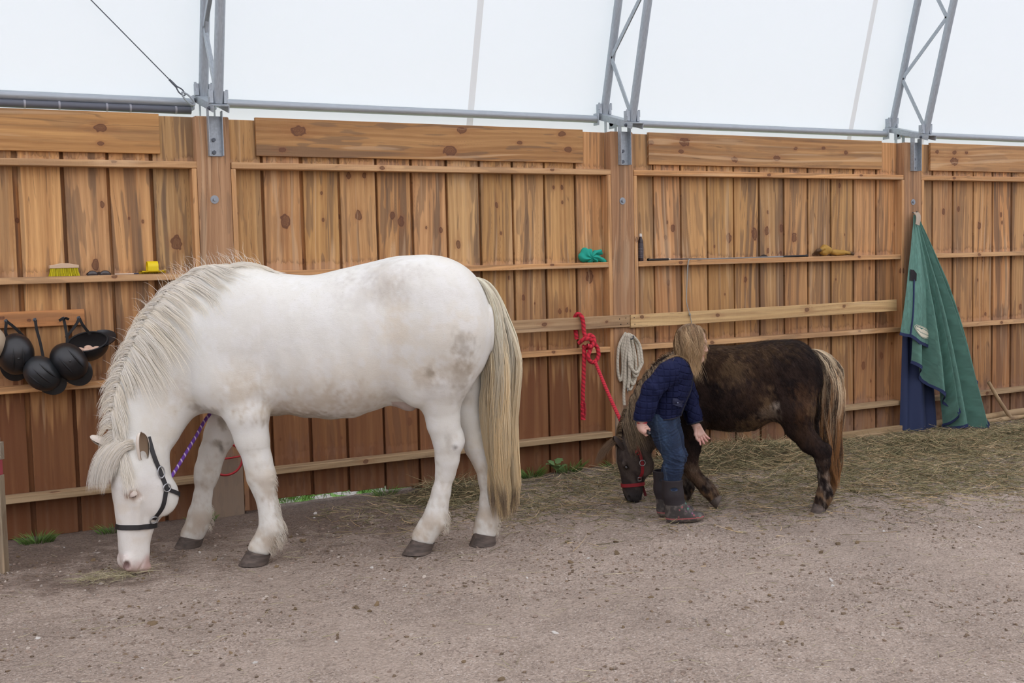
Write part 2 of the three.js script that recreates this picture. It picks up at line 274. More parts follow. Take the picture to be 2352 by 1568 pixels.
// posts with a cleat on either flank
{
  const pl = [0, 1, 2].map((i) => ({ w: 0.32, seed: 9000 + i * 61, tone: [0.76, 0.76, 0.94], grey: 0.55, knots: [[0.27, 1.87, 0.014], [0.1, 0.9 + i * 0.2, 0.01]], foot: 0.34, stainShade: 0.2, grave: 1 }));
  const pm = woodMat(strips(pl, 160, 1280, WALL_H + 0.02), { rx: 3, ry: 1.2 });
  const cl = [0, 1, 2, 3].map((i) => ({ w: 0.13, seed: 9400 + i * 61, tone: [1.12, 1.1, 1.15], grey: 0.25, knots: [[0.02, 0.8 + 0.3 * i, 0.012], [0.1, 1.8, 0.01]], foot: 0.15, stainShade: 0.5 }));
  const cm = woodMat(strips(cl, 64, 1024, WALL_H + 0.02), { rx: 4, ry: 1 });
  [[-0.124, 0.083], [2.896, 3.093], [5.895, 6.1]].forEach(([a, b], i) => {
    const e = 0.004 / 3, wrapU = (g, k, n) => { const p = g.attributes.position, u = g.attributes.uv; g.computeBoundingBox(); const B = g.boundingBox, D = B.max.x - B.min.x + B.max.z - B.min.z; for (let q = 0; q < p.count; q++) u.setXY(q, (k + 0.01 + 0.98 * ((p.getX(q) - B.min.x + (B.max.z - p.getZ(q))) / D)) / n, p.getY(q) / (WALL_H + 0.02)); return g; };
    const post = mesh('post', wrapU(chamferBox(a, b, -0.02, WALL_H, 0.0045, 0.098, 0.006), i, 3), pm, wall);
    mesh('bolt', [rod(V((a + b) / 2 - 0.005, 1.99, 0.098), V((a + b) / 2 - 0.005, 1.99, 0.101), 0.026, 0.026, 20), rod(V((a + b) / 2 - 0.005, 1.99, 0.1), V((a + b) / 2 - 0.005, 1.99, 0.113), 0.011, 0.011, 6)], std(srgb(150, 155, 160), 0.45, { metalness: 0.7 }), post);
    // the sawn end of the outer post half that closes the wall behind
    mesh('cleat', wrapU(chamferBox(a - 0.031, a - 0.002, 0.02, 2.18, 0.0045, 0.095, 0.002), i % 4, 4), cm, wall);
    mesh('cleat', wrapU(chamferBox(b + 0.002, b + 0.032, 0.02, 2.18, 0.0045, 0.095, 0.002), (i + 2) % 4, 4), cm, wall);
  });
}
// the two loose planks nailed across at hip height
{
  const g1 = timber(8300, 2.3, 0.11, [0.78, 0.9, 1.15], 0.35, [[0.05, 1.6, 0.012], [0.06, 0.5, 0.01], [0.045, 2.1, 0.008], [0.07, 1.25, 0.01]], 1200, 64);
  const m1 = mesh('cross_plank', plankX(0.6, 3.025, 1.052, 1.143, 0.0985, 0.123), woodMat(g1, { rx: 6, ry: 0.5 }), wall);
  const g2 = timber(8400, 2.7, 0.11, [1.1, 1.32, 1.5], 0.2, [[0.07, 0.1, 0.01], [0.05, 0.8, 0.012], [0.05, 1.7, 0.014], [0.06, 2.1, 0.01]], 1200, 64);
  const p2 = plankX(3.03, 5.775, 1.043, 1.141, 0.0985, 0.124); p2.translate(-3.03, -1.09, 0); p2.rotateZ(0.0045); p2.translate(3.03, 1.09, 0);
  mesh('cross_plank', p2, woodMat(g2, { rx: 6, ry: 0.5 }), wall).userData.label = 'newer yellow pine plank';
  const nm = std(srgb(60, 52, 48), 0.6, { metalness: 0.5 });
  for (const [x, y] of [[2.93, 1.115], [2.94, 1.075], [2.985, 1.12], [3.0, 1.08], [3.06, 1.12], [3.065, 1.07], [1.4, 1.1]]) mesh('nail', rod(V(x, y, 0.1215), V(x, y, 0.1255), 0.0038, 0.0038, 8), nm, wall);
  // sill boards along the foot of the wall further on
  const g3 = timber(8500, 3, 0.2, [0.72, 0.9, 1.15], 0.5, [[0.1, 1.2, 0.012]], 1024, 64), sm = woodMat(g3, { rx: 6, ry: 0.5 });
  mesh('sill_board', plankX(3.9, 5.86, -0.02, 0.058, 0.0985, 0.14), sm, wall);
  mesh('sill_log', [taperTube([[6.14, 0.035, 0.15], [6.8, 0.04, 0.14], [7.5, 0.045, 0.13], [8.7, 0.04, 0.13]], (t) => 0.034 + 0.004 * Math.sin(t * 17), 40, 10), taperTube([[6.5, 0.012, 0.215], [7.2, 0.016, 0.205], [8.2, 0.012, 0.205]], (t) => 0.022 + 0.003 * Math.sin(t * 23), 40, 10)], sm, wall);
}

// ---------------------------------------------------------------- fabric cover (arched), its ends, the far side of the hall
const SPAN = 16.5, EAVE = 2.42, X0 = -14, X1 = 19;
const coverZ = (y) => -0.275 + (y - 2.42) * 0.279;
function archPoint(t) {   // t 0..1 from the eave over the plank wall to the eave on the other side
  const q = t < 0.5 ? t * 2 : (1 - t) * 2, c = Math.PI * 0.5 * q, half = SPAN / 2 + 0.275;
  const z = (1 - Math.cos(c)) * half * 0.86 + q * half * 0.14 - 0.275, y = EAVE + 4.6 * Math.pow(Math.sin(c), 0.92);
  const zz = q < 0.42 ? lerp(coverZ(y), z, sstep(0.24, 0.42, q)) : z;
  return t < 0.5 ? [y, zz] : [y, SPAN - zz];
}
const fabric = phys(lin(0.92, 0.932, 0.985), 1.0, { transmission: 0.55, thickness: 0, specularIntensity: 0.2, side: THREE.DoubleSide });
const arch = []; for (let i = 0; i <= 60; i++) { const t = i < 15 ? (i / 15) * 0.1 : i > 45 ? 0.9 + ((i - 45) / 15) * 0.1 : 0.1 + ((i - 15) / 30) * 0.8; arch.push(archPoint(t)); }
const roof = structure(mesh('ceiling', sheet(33, 60, (u, v) => { const [y, z] = arch[Math.round(v * 60)]; return V(lerp(X0, X1, u), y, z); }, (u, v) => [u * 33, v * 20]), fabric), 'arched white fabric cover of the riding hall');
// welded seams: a second layer of the same fabric
for (const x of [-1.75, 1.905, 5.575, 6.47, 9.23]) {
  const n = x === 6.47 ? 0.03 : 0.05;
  mesh('seam', sheet(1, 30, (u, v) => { const [y, z] = arch[Math.round(v * 30)]; return V(x + (u - 0.5) * n, y, z + 0.004); }, (u, v) => [u, v]), phys(lin(0.86, 0.85, 0.84), 1.0, { transmission: 0.55, thickness: 0, specularIntensity: 0.2, side: THREE.DoubleSide }), roof);
}
for (const [nm, x] of [['wall_left', X0], ['wall_right', X1]]) {
  const s = new THREE.Shape(arch.map(([y, z]) => new THREE.Vector2(z, y))); s.lineTo(SPAN + 0.275, 0); s.lineTo(-0.275, 0);
  const g = new THREE.ExtrudeGeometry(s, { depth: 0.002, bevelEnabled: false }); g.rotateY(-Math.PI / 2); g.translate(x, 0, 0);
  structure(mesh(nm, g, fabric), nm === 'wall_left' ? 'fabric end wall behind the grazing white horse' : 'fabric end wall at the far end of the hall');
}
const farWood = std(lin(0.42, 0.24, 0.12), 0.85);
structure(mesh('wall_front', chamferBox(X0, X1, 0, 2.5, SPAN, SPAN + 0.06), farWood), 'plank wall on the side behind the viewer');
structure(mesh('wall_side', chamferBox(X0, -2.9, 0, 2.5, -0.05, 0), farWood), 'plank wall continuing past the helmets'); structure(mesh('wall_side', chamferBox(8.95, X1, 0, 2.5, -0.05, 0), farWood), 'plank wall continuing past the horse rug');

// ---------------------------------------------------------------- galvanised steel: trusses, eave pipes, cable
const galv = (() => { const t = dataTex(256, 256, (i, j) => { const n = fbm2(i / 12, j / 12, 61, 3), m = noise2(i / 5, j / 40, 62); const v = 174 + 26 * (n - 0.5) + 12 * (m - 0.5); return [v * 0.95, v, v * 1.04]; }); t.repeat.set(4, 4); return new THREE.MeshStandardMaterial({ map: t, roughness: 0.42, metalness: 0.3 }); })();
const galvDark = std(srgb(96, 102, 110), 0.6, { metalness: 0.3 });
function angleIron(a, b, w, t, up) {   // L profile between two points
  const d = b.clone().sub(a), L = d.length(), s = new THREE.Shape([[0, 0], [w, 0], [w, t], [t, t], [t, w], [0, w]].map(([x, y]) => new THREE.Vector2(x - w / 2, y - w / 2)));
  const g = new THREE.ExtrudeGeometry(s, { depth: L, bevelEnabled: false }); d.normalize(); const X = up.clone().cross(d).normalize(), Y = d.clone().cross(X);
  g.applyMatrix4(new THREE.Matrix4().makeBasis(X, Y, d).setPosition(a)); return g;
}
const trussNames = ['galvanised lattice truss rising above the grazing white horse', 'galvanised lattice truss above the post with the coiled rope', 'galvanised lattice truss above the hanging green horse rug'];
[-0.01, 3.0, 6.0].forEach((x, i) => {
  const T = thing('arch_truss', trussNames[i], 'truss', [x, 2.5, 0], 0, 'trusses carrying the fabric cover'), S = 0.279;
  const at = (z0, y0, l) => V(0, y0 - 2.5 + l, z0 + l * S);
  const chord = (z0, y0) => { const p = []; for (let k = 0; k <= 12; k++) { const l = (k / 12) * 3.2; p.push(V(0, y0 - 2.5 + l - 0.006 * l * l, z0 + l * S + 0.045 * l * l * (l > 1 ? (l - 1) / 2.2 : 0))); } return p; };
  mesh('outer_tube', tube(chord(-0.15, 2.655), 0.0305, 40, 20), galv, T);
  mesh('inner_tube', tube(chord(0.225, 2.565), 0.0305, 40, 20), galv, T);
  for (let k = 0; k < 3; k++) {
    const y = 2.63 + k * 0.86, a = V(0, y - 2.5, 0.225 + (y - 2.565) * S - 0.02), b = V(0, y + 0.43 - 2.5, -0.15 + (y + 0.43 - 2.655) * S + 0.02), c = V(0, y + 0.86 - 2.5, 0.225 + (y + 0.86 - 2.565) * S - 0.02);
    mesh('web_brace', angleIron(a, b, 0.034, 0.004, V(1, 0, 0)), galv, T); mesh('web_brace', angleIron(b, c, 0.034, 0.004, V(1, 0, 0)), galv, T);
  }
  // base channel sloping with the foot of the arch
  const ch = new THREE.Shape([[-0.05, 0], [0.05, 0], [0.05, -0.045], [0.044, -0.045], [0.044, -0.006], [-0.044, -0.006], [-0.044, -0.045], [-0.05, -0.045]].map((p) => new THREE.Vector2(...p)));
  const cg = new THREE.ExtrudeGeometry(ch, { depth: 0.5, bevelEnabled: false }); cg.translate(0, 0, -0.25); cg.rotateX(0.255); cg.translate(0, 0.105, 0.062);
  mesh('base_channel', cg, galv, T);
  const sl = (z) => 0.105 - (z - 0.062) * 0.26;
  for (const z of [-0.15, 0.225]) {   // clamp plates and bolts round the tube feet
    const y = sl(z);
    for (const m of [-1, 1]) mesh('foot_clamp', [bx(m * 0.042, y + 0.035, z, 0.022, 0.075, 0.05), rod(V(m * 0.052, y + 0.03, z + 0.018), V(m * 0.052, y + 0.08, z + 0.018), 0.008, 0.008, 8)], galv, T);
    mesh('bolt', [rod(V(-0.058, y - 0.03, z), V(-0.05, y - 0.03, z), 0.013, 0.013, 6), rod(V(-0.066, y - 0.03, z), V(-0.05, y - 0.03, z), 0.006, 0.006, 8)], galvDark, T);
  }
  // straps down to the post and the channel screwed to its face
  mesh('rear_strap', [bx(-0.045, 0.05, -0.06, 0.005, 0.12, 0.03), bx(0.045, 0.05, -0.06, 0.005, 0.12, 0.03), bx(0, -0.002, -0.06, 0.095, 0.006, 0.03)], galv, T);
  const dn = -0.245, br = [bx(0, (dn + 0.0) / 2, 0.103, 0.085, -dn, 0.006, 0.001), bx(-0.042, (dn + 0.06) / 2, 0.125, 0.005, 0.06 - dn, 0.045, 0.001), bx(0.042, (dn + 0.03) / 2, 0.125, 0.005, 0.03 - dn, 0.045, 0.001)];
  mesh('post_bracket', br, galv, T);
  for (const y of [-0.145, -0.222]) mesh('bolt', rod(V(-0.008, y, 0.105), V(-0.008, y, 0.117), 0.013, 0.013, 6), galvDark, T);
});
// eave pipes between the trusses
[[-3.4, -0.075], [0.055, 2.935], [3.065, 5.935], [6.065, 9.4]].forEach(([a, b], i) => {
  const lab = ['grey steel eave pipe above the wall section with the riding helmets', 'grey steel eave pipe above the back of the white horse', 'grey steel eave pipe above the dark pony', 'grey steel eave pipe beyond the green horse rug'][i];
  const y = [2.612, 2.618, 2.597, 2.6][i], T = thing('eave_pipe', lab, 'pipe', [a, y, -0.15], 0, 'eave pipes between the trusses');
  mesh('pipe', rod(V(0, 0, 0), V(b - a, 0, 0), 0.0285, 0.0285, 24), galv, T);
  for (const q of [0.004, b - a - 0.004]) mesh('end_flange', bx(q, 0, 0, 0.008, 0.09, 0.07), galv, T);
  if (i === 0) {
    mesh('dark_sleeve', rod(V(0.1, -0.05, 0.012), V(b - a - 0.02, -0.05, 0.012), 0.024, 0.024, 20), std(srgb(92, 96, 106), 0.5), T).userData.label = 'dark tube tied under the pipe';
    const R = rng(8), bm = std(srgb(150, 152, 160), 0.6); for (let x = 0.4; x < b - a - 0.1; x += 0.12 + R() * 0.3) mesh('tie_band', rod(V(x, -0.05, 0.012), V(x + 0.012, -0.05, 0.012), 0.0255, 0.0255, 16), bm, T);
  }
});
// bracing cable with thimble and shackle
{
  const a = V(-0.105, 2.6, -0.05), d = V(-0.656 + 0.138, 3.15 - 2.632, 0.03).normalize(), C = thing('brace_cable', 'thin steel bracing cable running up from the truss foot', 'cable', [a.x, a.y, a.z]);
  const q = (l) => d.clone().multiplyScalar(l);
  mesh('wire', rod(q(0.16), q(3.2), 0.0035, 0.0035, 8), galvDark, C);
  mesh('swage', rod(q(0.13), q(0.19), 0.008, 0.007, 10), galvDark, C);
  const n = V(-d.y, d.x, 0); mesh('thimble', tube([q(0.13), q(0.1).addScaledVector(n, 0.013), q(0.07).addScaledVector(n, 0.009), q(0.06), q(0.07).addScaledVector(n, -0.009), q(0.1).addScaledVector(n, -0.013)], 0.0045, 30, 8, true), galvDark, C);
  mesh('shackle', tube([q(0.085), q(0.05).addScaledVector(n, 0.016), q(0.0).addScaledVector(n, 0.014), q(-0.02), q(0.0).addScaledVector(n, -0.014), q(0.05).addScaledVector(n, -0.016)], 0.006, 30, 8, true), galv, C);
}

// ---------------------------------------------------------------- arena floor and the strip outside
const groundH = (x, z) => 0.016 * (fbm2(x * 1.3, z * 1.3, 71, 3) - 0.5) + 0.02 * (fbm2(x * 5, z * 5, 72, 3) - 0.5) * sstep(0.02, 0.5, z) + 0.008 * (fbm2(x * 19, z * 19, 73, 2) - 0.5);
{
  const N = 1536, tile = 3, tex = dataTex(N, N, (i, j) => {
    const u = (i / N) * 2 * Math.PI, v = (j / N) * 2 * Math.PI, x = i / N, y = j / N;
    const per = (f, s) => { const fx = x * f, fy = y * f, w = sstep(0.88, 1, x), q = sstep(0.88, 1, y); return lerp(lerp(noise2(fx, fy, s), noise2(fx - f, fy, s), w), lerp(noise2(fx, fy - f, s), noise2(fx - f, fy - f, s), w), q); };
    const a = per(9, 80), b = per(34, 81), c = per(130, 82), d = per(420, 83), e = per(700, 84);
    let t = 0.5 + 0.2 * (a - 0.5) + 0.24 * (b - 0.5) + 0.34 * (c - 0.5) + 0.5 * (d - 0.5) + 0.5 * (e - 0.5);
    let r = lerp(0.215, 0.475, t), g = lerp(0.165, 0.385, t), l = lerp(0.128, 0.315, t);
    const clod = sstep(0.68, 0.78, c * 0.6 + d * 0.4); r = lerp(r, 0.14, clod * 0.7); g = lerp(g, 0.1, clod * 0.7); l = lerp(l, 0.075, clod * 0.7);
    if (e > 0.86) { r = lerp(r, 0.62, 0.5); g = lerp(g, 0.58, 0.5); l = lerp(l, 0.54, 0.5); }
    return [toS(r), toS(g), toS(l)];
  });
  const bump = dataTex(1024, 1024, (i, j) => { const x = i / 1024, y = j / 1024; return 255 * (0.25 * noise2(x * 40, y * 40, 85) + 0.35 * noise2(x * 150, y * 150, 86) + 0.4 * noise2(x * 400, y * 400, 87)); }, false);
  bump.repeat.set(1 / tile, 1 / tile); tex.repeat.set(1 / tile, 1 / tile);
  const m = new THREE.MeshStandardMaterial({ map: tex, bumpMap: bump, bumpScale: 0.02, roughness: 0.95, vertexColors: true });
  const grid = (x0, x1, nx, z0, z1, nz) => {
    const g = sheet(nx, nz, (u, v) => { const x = lerp(x0, x1, u), z = lerp(z1, z0, v); return V(x, groundH(x, z), z); }, (u, v) => [lerp(x0, x1, u), lerp(z1, z0, v)]);
    const p = g.attributes.position, C = new Float32Array(p.count * 3);
    for (let i = 0; i < p.count; i++) {
      const x = p.getX(i), z = p.getZ(i), n = fbm2(x * 2.2, z * 2.2, 75, 4);
      const hi = fbm2(x * 14, z * 14, 77, 3), damp = 0.85 * sstep(0.12, -0.14, (z - 0.42 - 0.5 * sstep(1.6, 0.0, x)) * 0.4 + (n - 0.5) * 0.5 + (hi - 0.5) * 0.5), q = fbm2(x * 0.9, z * 0.9, 76, 3), w = 0.9 + 0.26 * (q - 0.4);
      C[i * 3] = lerp(w, 0.4, damp); C[i * 3 + 1] = lerp(w, 0.35, damp); C[i * 3 + 2] = lerp(w, 0.32, damp);
    }
    g.setAttribute('color', new THREE.BufferAttribute(C, 3)); return g;
  };
  const floor = mesh('floor', grid(-4.2, 9.6, 460, -0.08, 7.4, 250), m);
  structure(floor, 'trampled sandy arena floor with crumbs of manure');
  structure(mesh('floor', [grid(X0, X1, 60, 7.4, SPAN, 24), grid(X0, -4.2, 24, -0.08, 7.4, 20), grid(9.6, X1, 24, -0.08, 7.4, 20)], m), 'sandy arena floor beyond the animals');
}

// ---------------------------------------------------------------- bodies: a field of tapered bones joined by a smooth minimum, meshed on a grid
class Field {
  constructor() { this.list = []; }
  add(f, c, R, k = 0.03, cut = false) { this.list.push({ f, x: c.x, y: c.y, z: c.z, R, k, cut }); return this; }
  at(x, y, z) {
    let d = 1e9;
    for (const p of this.list) {
      const k = p.k, far = Math.sqrt((x - p.x) ** 2 + (y - p.y) ** 2 + (z - p.z) ** 2) - p.R;
      if (p.cut) { if (far > k - d && far > 0.02) continue; const e = -p.f(x, y, z), h = Math.max(k - Math.abs(d - e), 0) / k; d = Math.max(d, e) + h * h * k * 0.25; continue; }
      if (far > d + k) continue;
      const e = p.f(x, y, z), h = Math.max(k - Math.abs(d - e), 0) / k;
      d = Math.min(d, e) - h * h * k * 0.25;
    }
    return this.skin ? d + this.skin(x, y, z, d) : d;
  }
  grad(x, y, z, e = 0.003) { const n = V(this.at(x + e, y, z) - this.at(x - e, y, z), this.at(x, y + e, z) - this.at(x, y - e, z), this.at(x, y, z + e) - this.at(x, y, z - e)); return n.lengthSq() > 1e-14 ? n.normalize() : V(0, 1, 0); }
  onto(p, off = 0, it = 6) { const q = p.clone(); for (let i = 0; i < it; i++) { const d = this.at(q.x, q.y, q.z) - off; q.addScaledVector(this.grad(q.x, q.y, q.z), -d * 0.85); } return q; }
  // surface point met when coming in from outside along dir towards c
  ring(c, dir, off = 0.004, far = 0.3) { let r = far; while (r > 0 && this.at(c.x + dir.x * r, c.y + dir.y * r, c.z + dir.z * r) > 0) r -= 0.002; r += off; return V(c.x + dir.x * r, c.y + dir.y * r, c.z + dir.z * r); }
  // tapered bone; flat: squash across the axis w
  bone(a, b, ra, rb, k = 0.03, flat = 1, w = null, cut = false) {
    const ax = a[0], ay = a[1], az = a[2], bxx = b[0] - ax, by = b[1] - ay, bz = b[2] - az, L = bxx * bxx + by * by + bz * bz || 1e-9, W = w ?? [0, 0, 1], s = 1 / flat, m = Math.min(1, Math.sqrt(flat));
    const f = (x, y, z) => { const px = x - ax, py = y - ay, pz = z - az, t = clamp((px * bxx + py * by + pz * bz) / L), qx = px - bxx * t, qy = py - by * t, qz = pz - bz * t; if (flat === 1) return Math.sqrt(qx * qx + qy * qy + qz * qz) - lerp(ra, rb, t); const u = qx * W[0] + qy * W[1] + qz * W[2]; return (Math.sqrt(Math.max(0, qx * qx + qy * qy + qz * qz - u * u) + u * u * s * s) - lerp(ra, rb, t)) * m; };
    return this.add(f, V(ax + bxx / 2, ay + by / 2, az + bz / 2), Math.sqrt(L) / 2 + Math.max(ra, rb) * Math.max(1, flat), k, cut);
  }
  chain(list, k = 0.03, flat = 1, w = null) { for (let i = 0; i + 1 < list.length; i++) this.bone(list[i], list[i + 1], list[i][3], list[i + 1][3], k, flat, w); return this; }
  ball(c, r, k = 0.03, q = null, cut = false) {   // ellipsoid, optionally turned
    const [rx, ry, rz] = r.length ? r : [r, r, r], iq = q ? q.clone().invert() : null, v = V(0, 0, 0);
    const f = (x, y, z) => { v.set(x - c[0], y - c[1], z - c[2]); if (iq) v.applyQuaternion(iq); const a = v.x / rx, b = v.y / ry, d = v.z / rz, k0 = Math.sqrt(a * a + b * b + d * d), k1 = Math.sqrt((a / rx) ** 2 + (b / ry) ** 2 + (d / rz) ** 2); return k0 < 1e-6 ? -Math.min(rx, ry, rz) : (k0 * (k0 - 1)) / k1; };
    return this.add(f, V(...c), Math.max(rx, ry, rz), k, cut);
  }
  // sections along an axis: st = [[t, hi, lo, half width]...] with hi and lo along e
  loft(o, ax, e, st, k = 0.03, pow = 2.1) {
    const s = V().crossVectors(ax, e), n = st.length, t0 = st[0][0], t1 = st[n - 1][0];
    const f = (x, y, z) => {
      const px = x - o.x, py = y - o.y, pz = z - o.z, t = px * ax.x + py * ax.y + pz * ax.z, u = px * e.x + py * e.y + pz * e.z, v = px * s.x + py * s.y + pz * s.z, tc = clamp(t, t0, t1);
      let i = 0; while (i < n - 2 && st[i + 1][0] < tc) i++;
      const A = st[Math.max(0, i - 1)], B = st[i], C = st[i + 1], D = st[Math.min(n - 1, i + 2)], q = (tc - B[0]) / (C[0] - B[0]);
      const cr = (j) => { const m0 = (C[j] - A[j]) / (C[0] - A[0] || 1) * (C[0] - B[0]), m1 = (D[j] - B[j]) / (D[0] - B[0] || 1) * (C[0] - B[0]), q2 = q * q, q3 = q2 * q; return (2 * q3 - 3 * q2 + 1) * B[j] + (q3 - 2 * q2 + q) * m0 + (3 * q2 - 2 * q3) * C[j] + (q3 - q2) * m1; };
      const hi = cr(1), lo = cr(2), hw = cr(3), ry = Math.max(0.004, (hi - lo) / 2), rz = Math.max(0.004, hw), a = Math.abs(u - (hi + lo) / 2) / ry, b = Math.abs(v) / rz;
      const g = Math.pow(Math.pow(a, pow) + Math.pow(b, pow), 1 / pow), d = (g - 1) * (a + b < 1e-6 ? Math.min(ry, rz) : (ry * a + rz * b) / (a + b)), over = Math.abs(t - tc);
      return over > 0 ? Math.sqrt(over * over + Math.max(d, 0) ** 2) + Math.min(d, 0) * 0 : d;
    };
    const R = Math.max(...st.map((q) => Math.max(Math.abs(q[1]), Math.abs(q[2])) + q[3]));
    return this.add(f, o.clone().addScaledVector(ax, (t0 + t1) / 2), (t1 - t0) / 2 + R, k);
  }
  // surface nets
  mesh(lo, hi, h, color) {
    const nx = Math.ceil((hi[0] - lo[0]) / h) + 1, ny = Math.ceil((hi[1] - lo[1]) / h) + 1, nz = Math.ceil((hi[2] - lo[2]) / h) + 1, G = new Float32Array(nx * ny * nz), B = 4;
    const id = (i, j, k) => (k * ny + j) * nx + i;
    for (let k = 0; k < nz; k += B) for (let j = 0; j < ny; j += B) for (let i = 0; i < nx; i += B) {
      const c = this.at(lo[0] + (i + 1.5) * h, lo[1] + (j + 1.5) * h, lo[2] + (k + 1.5) * h), skip = Math.abs(c) > h * 5.2;
      for (let kk = k; kk < Math.min(nz, k + B); kk++) for (let jj = j; jj < Math.min(ny, j + B); jj++) for (let ii = i; ii < Math.min(nx, i + B); ii++) G[id(ii, jj, kk)] = skip ? c : this.at(lo[0] + ii * h, lo[1] + jj * h, lo[2] + kk * h);
    }
    const P = [], I = [], vert = new Map(), C = [[0, 0, 0], [1, 0, 0], [0, 1, 0], [1, 1, 0], [0, 0, 1], [1, 0, 1], [0, 1, 1], [1, 1, 1]], E = [[0, 1], [2, 3], [4, 5], [6, 7], [0, 2], [1, 3], [4, 6], [5, 7], [0, 4], [1, 5], [2, 6], [3, 7]], off = C.map(([a, b, c]) => id(a, b, c));
    for (let k = 0; k < nz - 1; k++) for (let j = 0; j < ny - 1; j++) for (let i = 0; i < nx - 1; i++) {
      const o = id(i, j, k); let m = 0; for (let q = 0; q < 8; q++) if (G[o + off[q]] < 0) m |= 1 << q;
      if (m === 0 || m === 255) continue;
      let x = 0, y = 0, z = 0, n = 0;
      for (const [a, b] of E) { if (!(((m >> a) ^ (m >> b)) & 1)) continue; const va = G[o + off[a]], vb = G[o + off[b]], t = va / (va - vb); x += lerp(C[a][0], C[b][0], t); y += lerp(C[a][1], C[b][1], t); z += lerp(C[a][2], C[b][2], t); n++; }
      vert.set(o, P.length / 3); P.push(lo[0] + (i + x / n) * h, lo[1] + (j + y / n) * h, lo[2] + (k + z / n) * h);
    }
    const quad = (a, b, c, d, flip) => { const q = [vert.get(a), vert.get(b), vert.get(c), vert.get(d)]; if (q.includes(undefined)) return; flip ? I.push(q[0], q[2], q[1], q[1], q[2], q[3]) : I.push(q[0], q[1], q[2], q[1], q[3], q[2]); };
    for (let k = 1; k < nz - 1; k++) for (let j = 1; j < ny - 1; j++) for (let i = 1; i < nx - 1; i++) {
      const o = id(i, j, k), s = G[o] < 0;
      if (s !== G[o + 1] < 0) quad(id(i, j - 1, k - 1), id(i, j, k - 1), id(i, j - 1, k), o, !s);
      if (s !== G[o + nx] < 0) quad(id(i - 1, j, k - 1), id(i, j, k - 1), id(i - 1, j, k), o, s);
      if (s !== G[o + nx * ny] < 0) quad(id(i - 1, j - 1, k), id(i, j - 1, k), id(i - 1, j, k), o, !s);
    }
    const n = P.length / 3, N = new Float32Array(n * 3), U = new Float32Array(n * 2), K = color ? new Float32Array(n * 3) : null;
    for (let q = 0; q < n; q++) {
      let x = P[q * 3], y = P[q * 3 + 1], z = P[q * 3 + 2]; const g = this.grad(x, y, z, h * 0.7), d = clamp(this.at(x, y, z), -h * 0.5, h * 0.5);
      x -= g.x * d * 0.8; y -= g.y * d * 0.8; z -= g.z * d * 0.8; P[q * 3] = x; P[q * 3 + 1] = y; P[q * 3 + 2] = z;
      N[q * 3] = g.x; N[q * 3 + 1] = g.y; N[q * 3 + 2] = g.z; U[q * 2] = x + z * 0.5; U[q * 2 + 1] = y + z * 0.3;
      if (K) { const c = color(x, y, z, g); K[q * 3] = c[0]; K[q * 3 + 1] = c[1]; K[q * 3 + 2] = c[2]; }
    }
    const g = new THREE.BufferGeometry(); g.setAttribute('position', new THREE.Float32BufferAttribute(P, 3)); g.setAttribute('normal', new THREE.BufferAttribute(N, 3)); g.setAttribute('uv', new THREE.BufferAttribute(U, 2)); if (K) g.setAttribute('color', new THREE.BufferAttribute(K, 3)); g.setIndex(I);
    return g;
  }
}
const cmix = (a, b, t) => [lerp(a[0], b[0], t), lerp(a[1], b[1], t), lerp(a[2], b[2], t)];

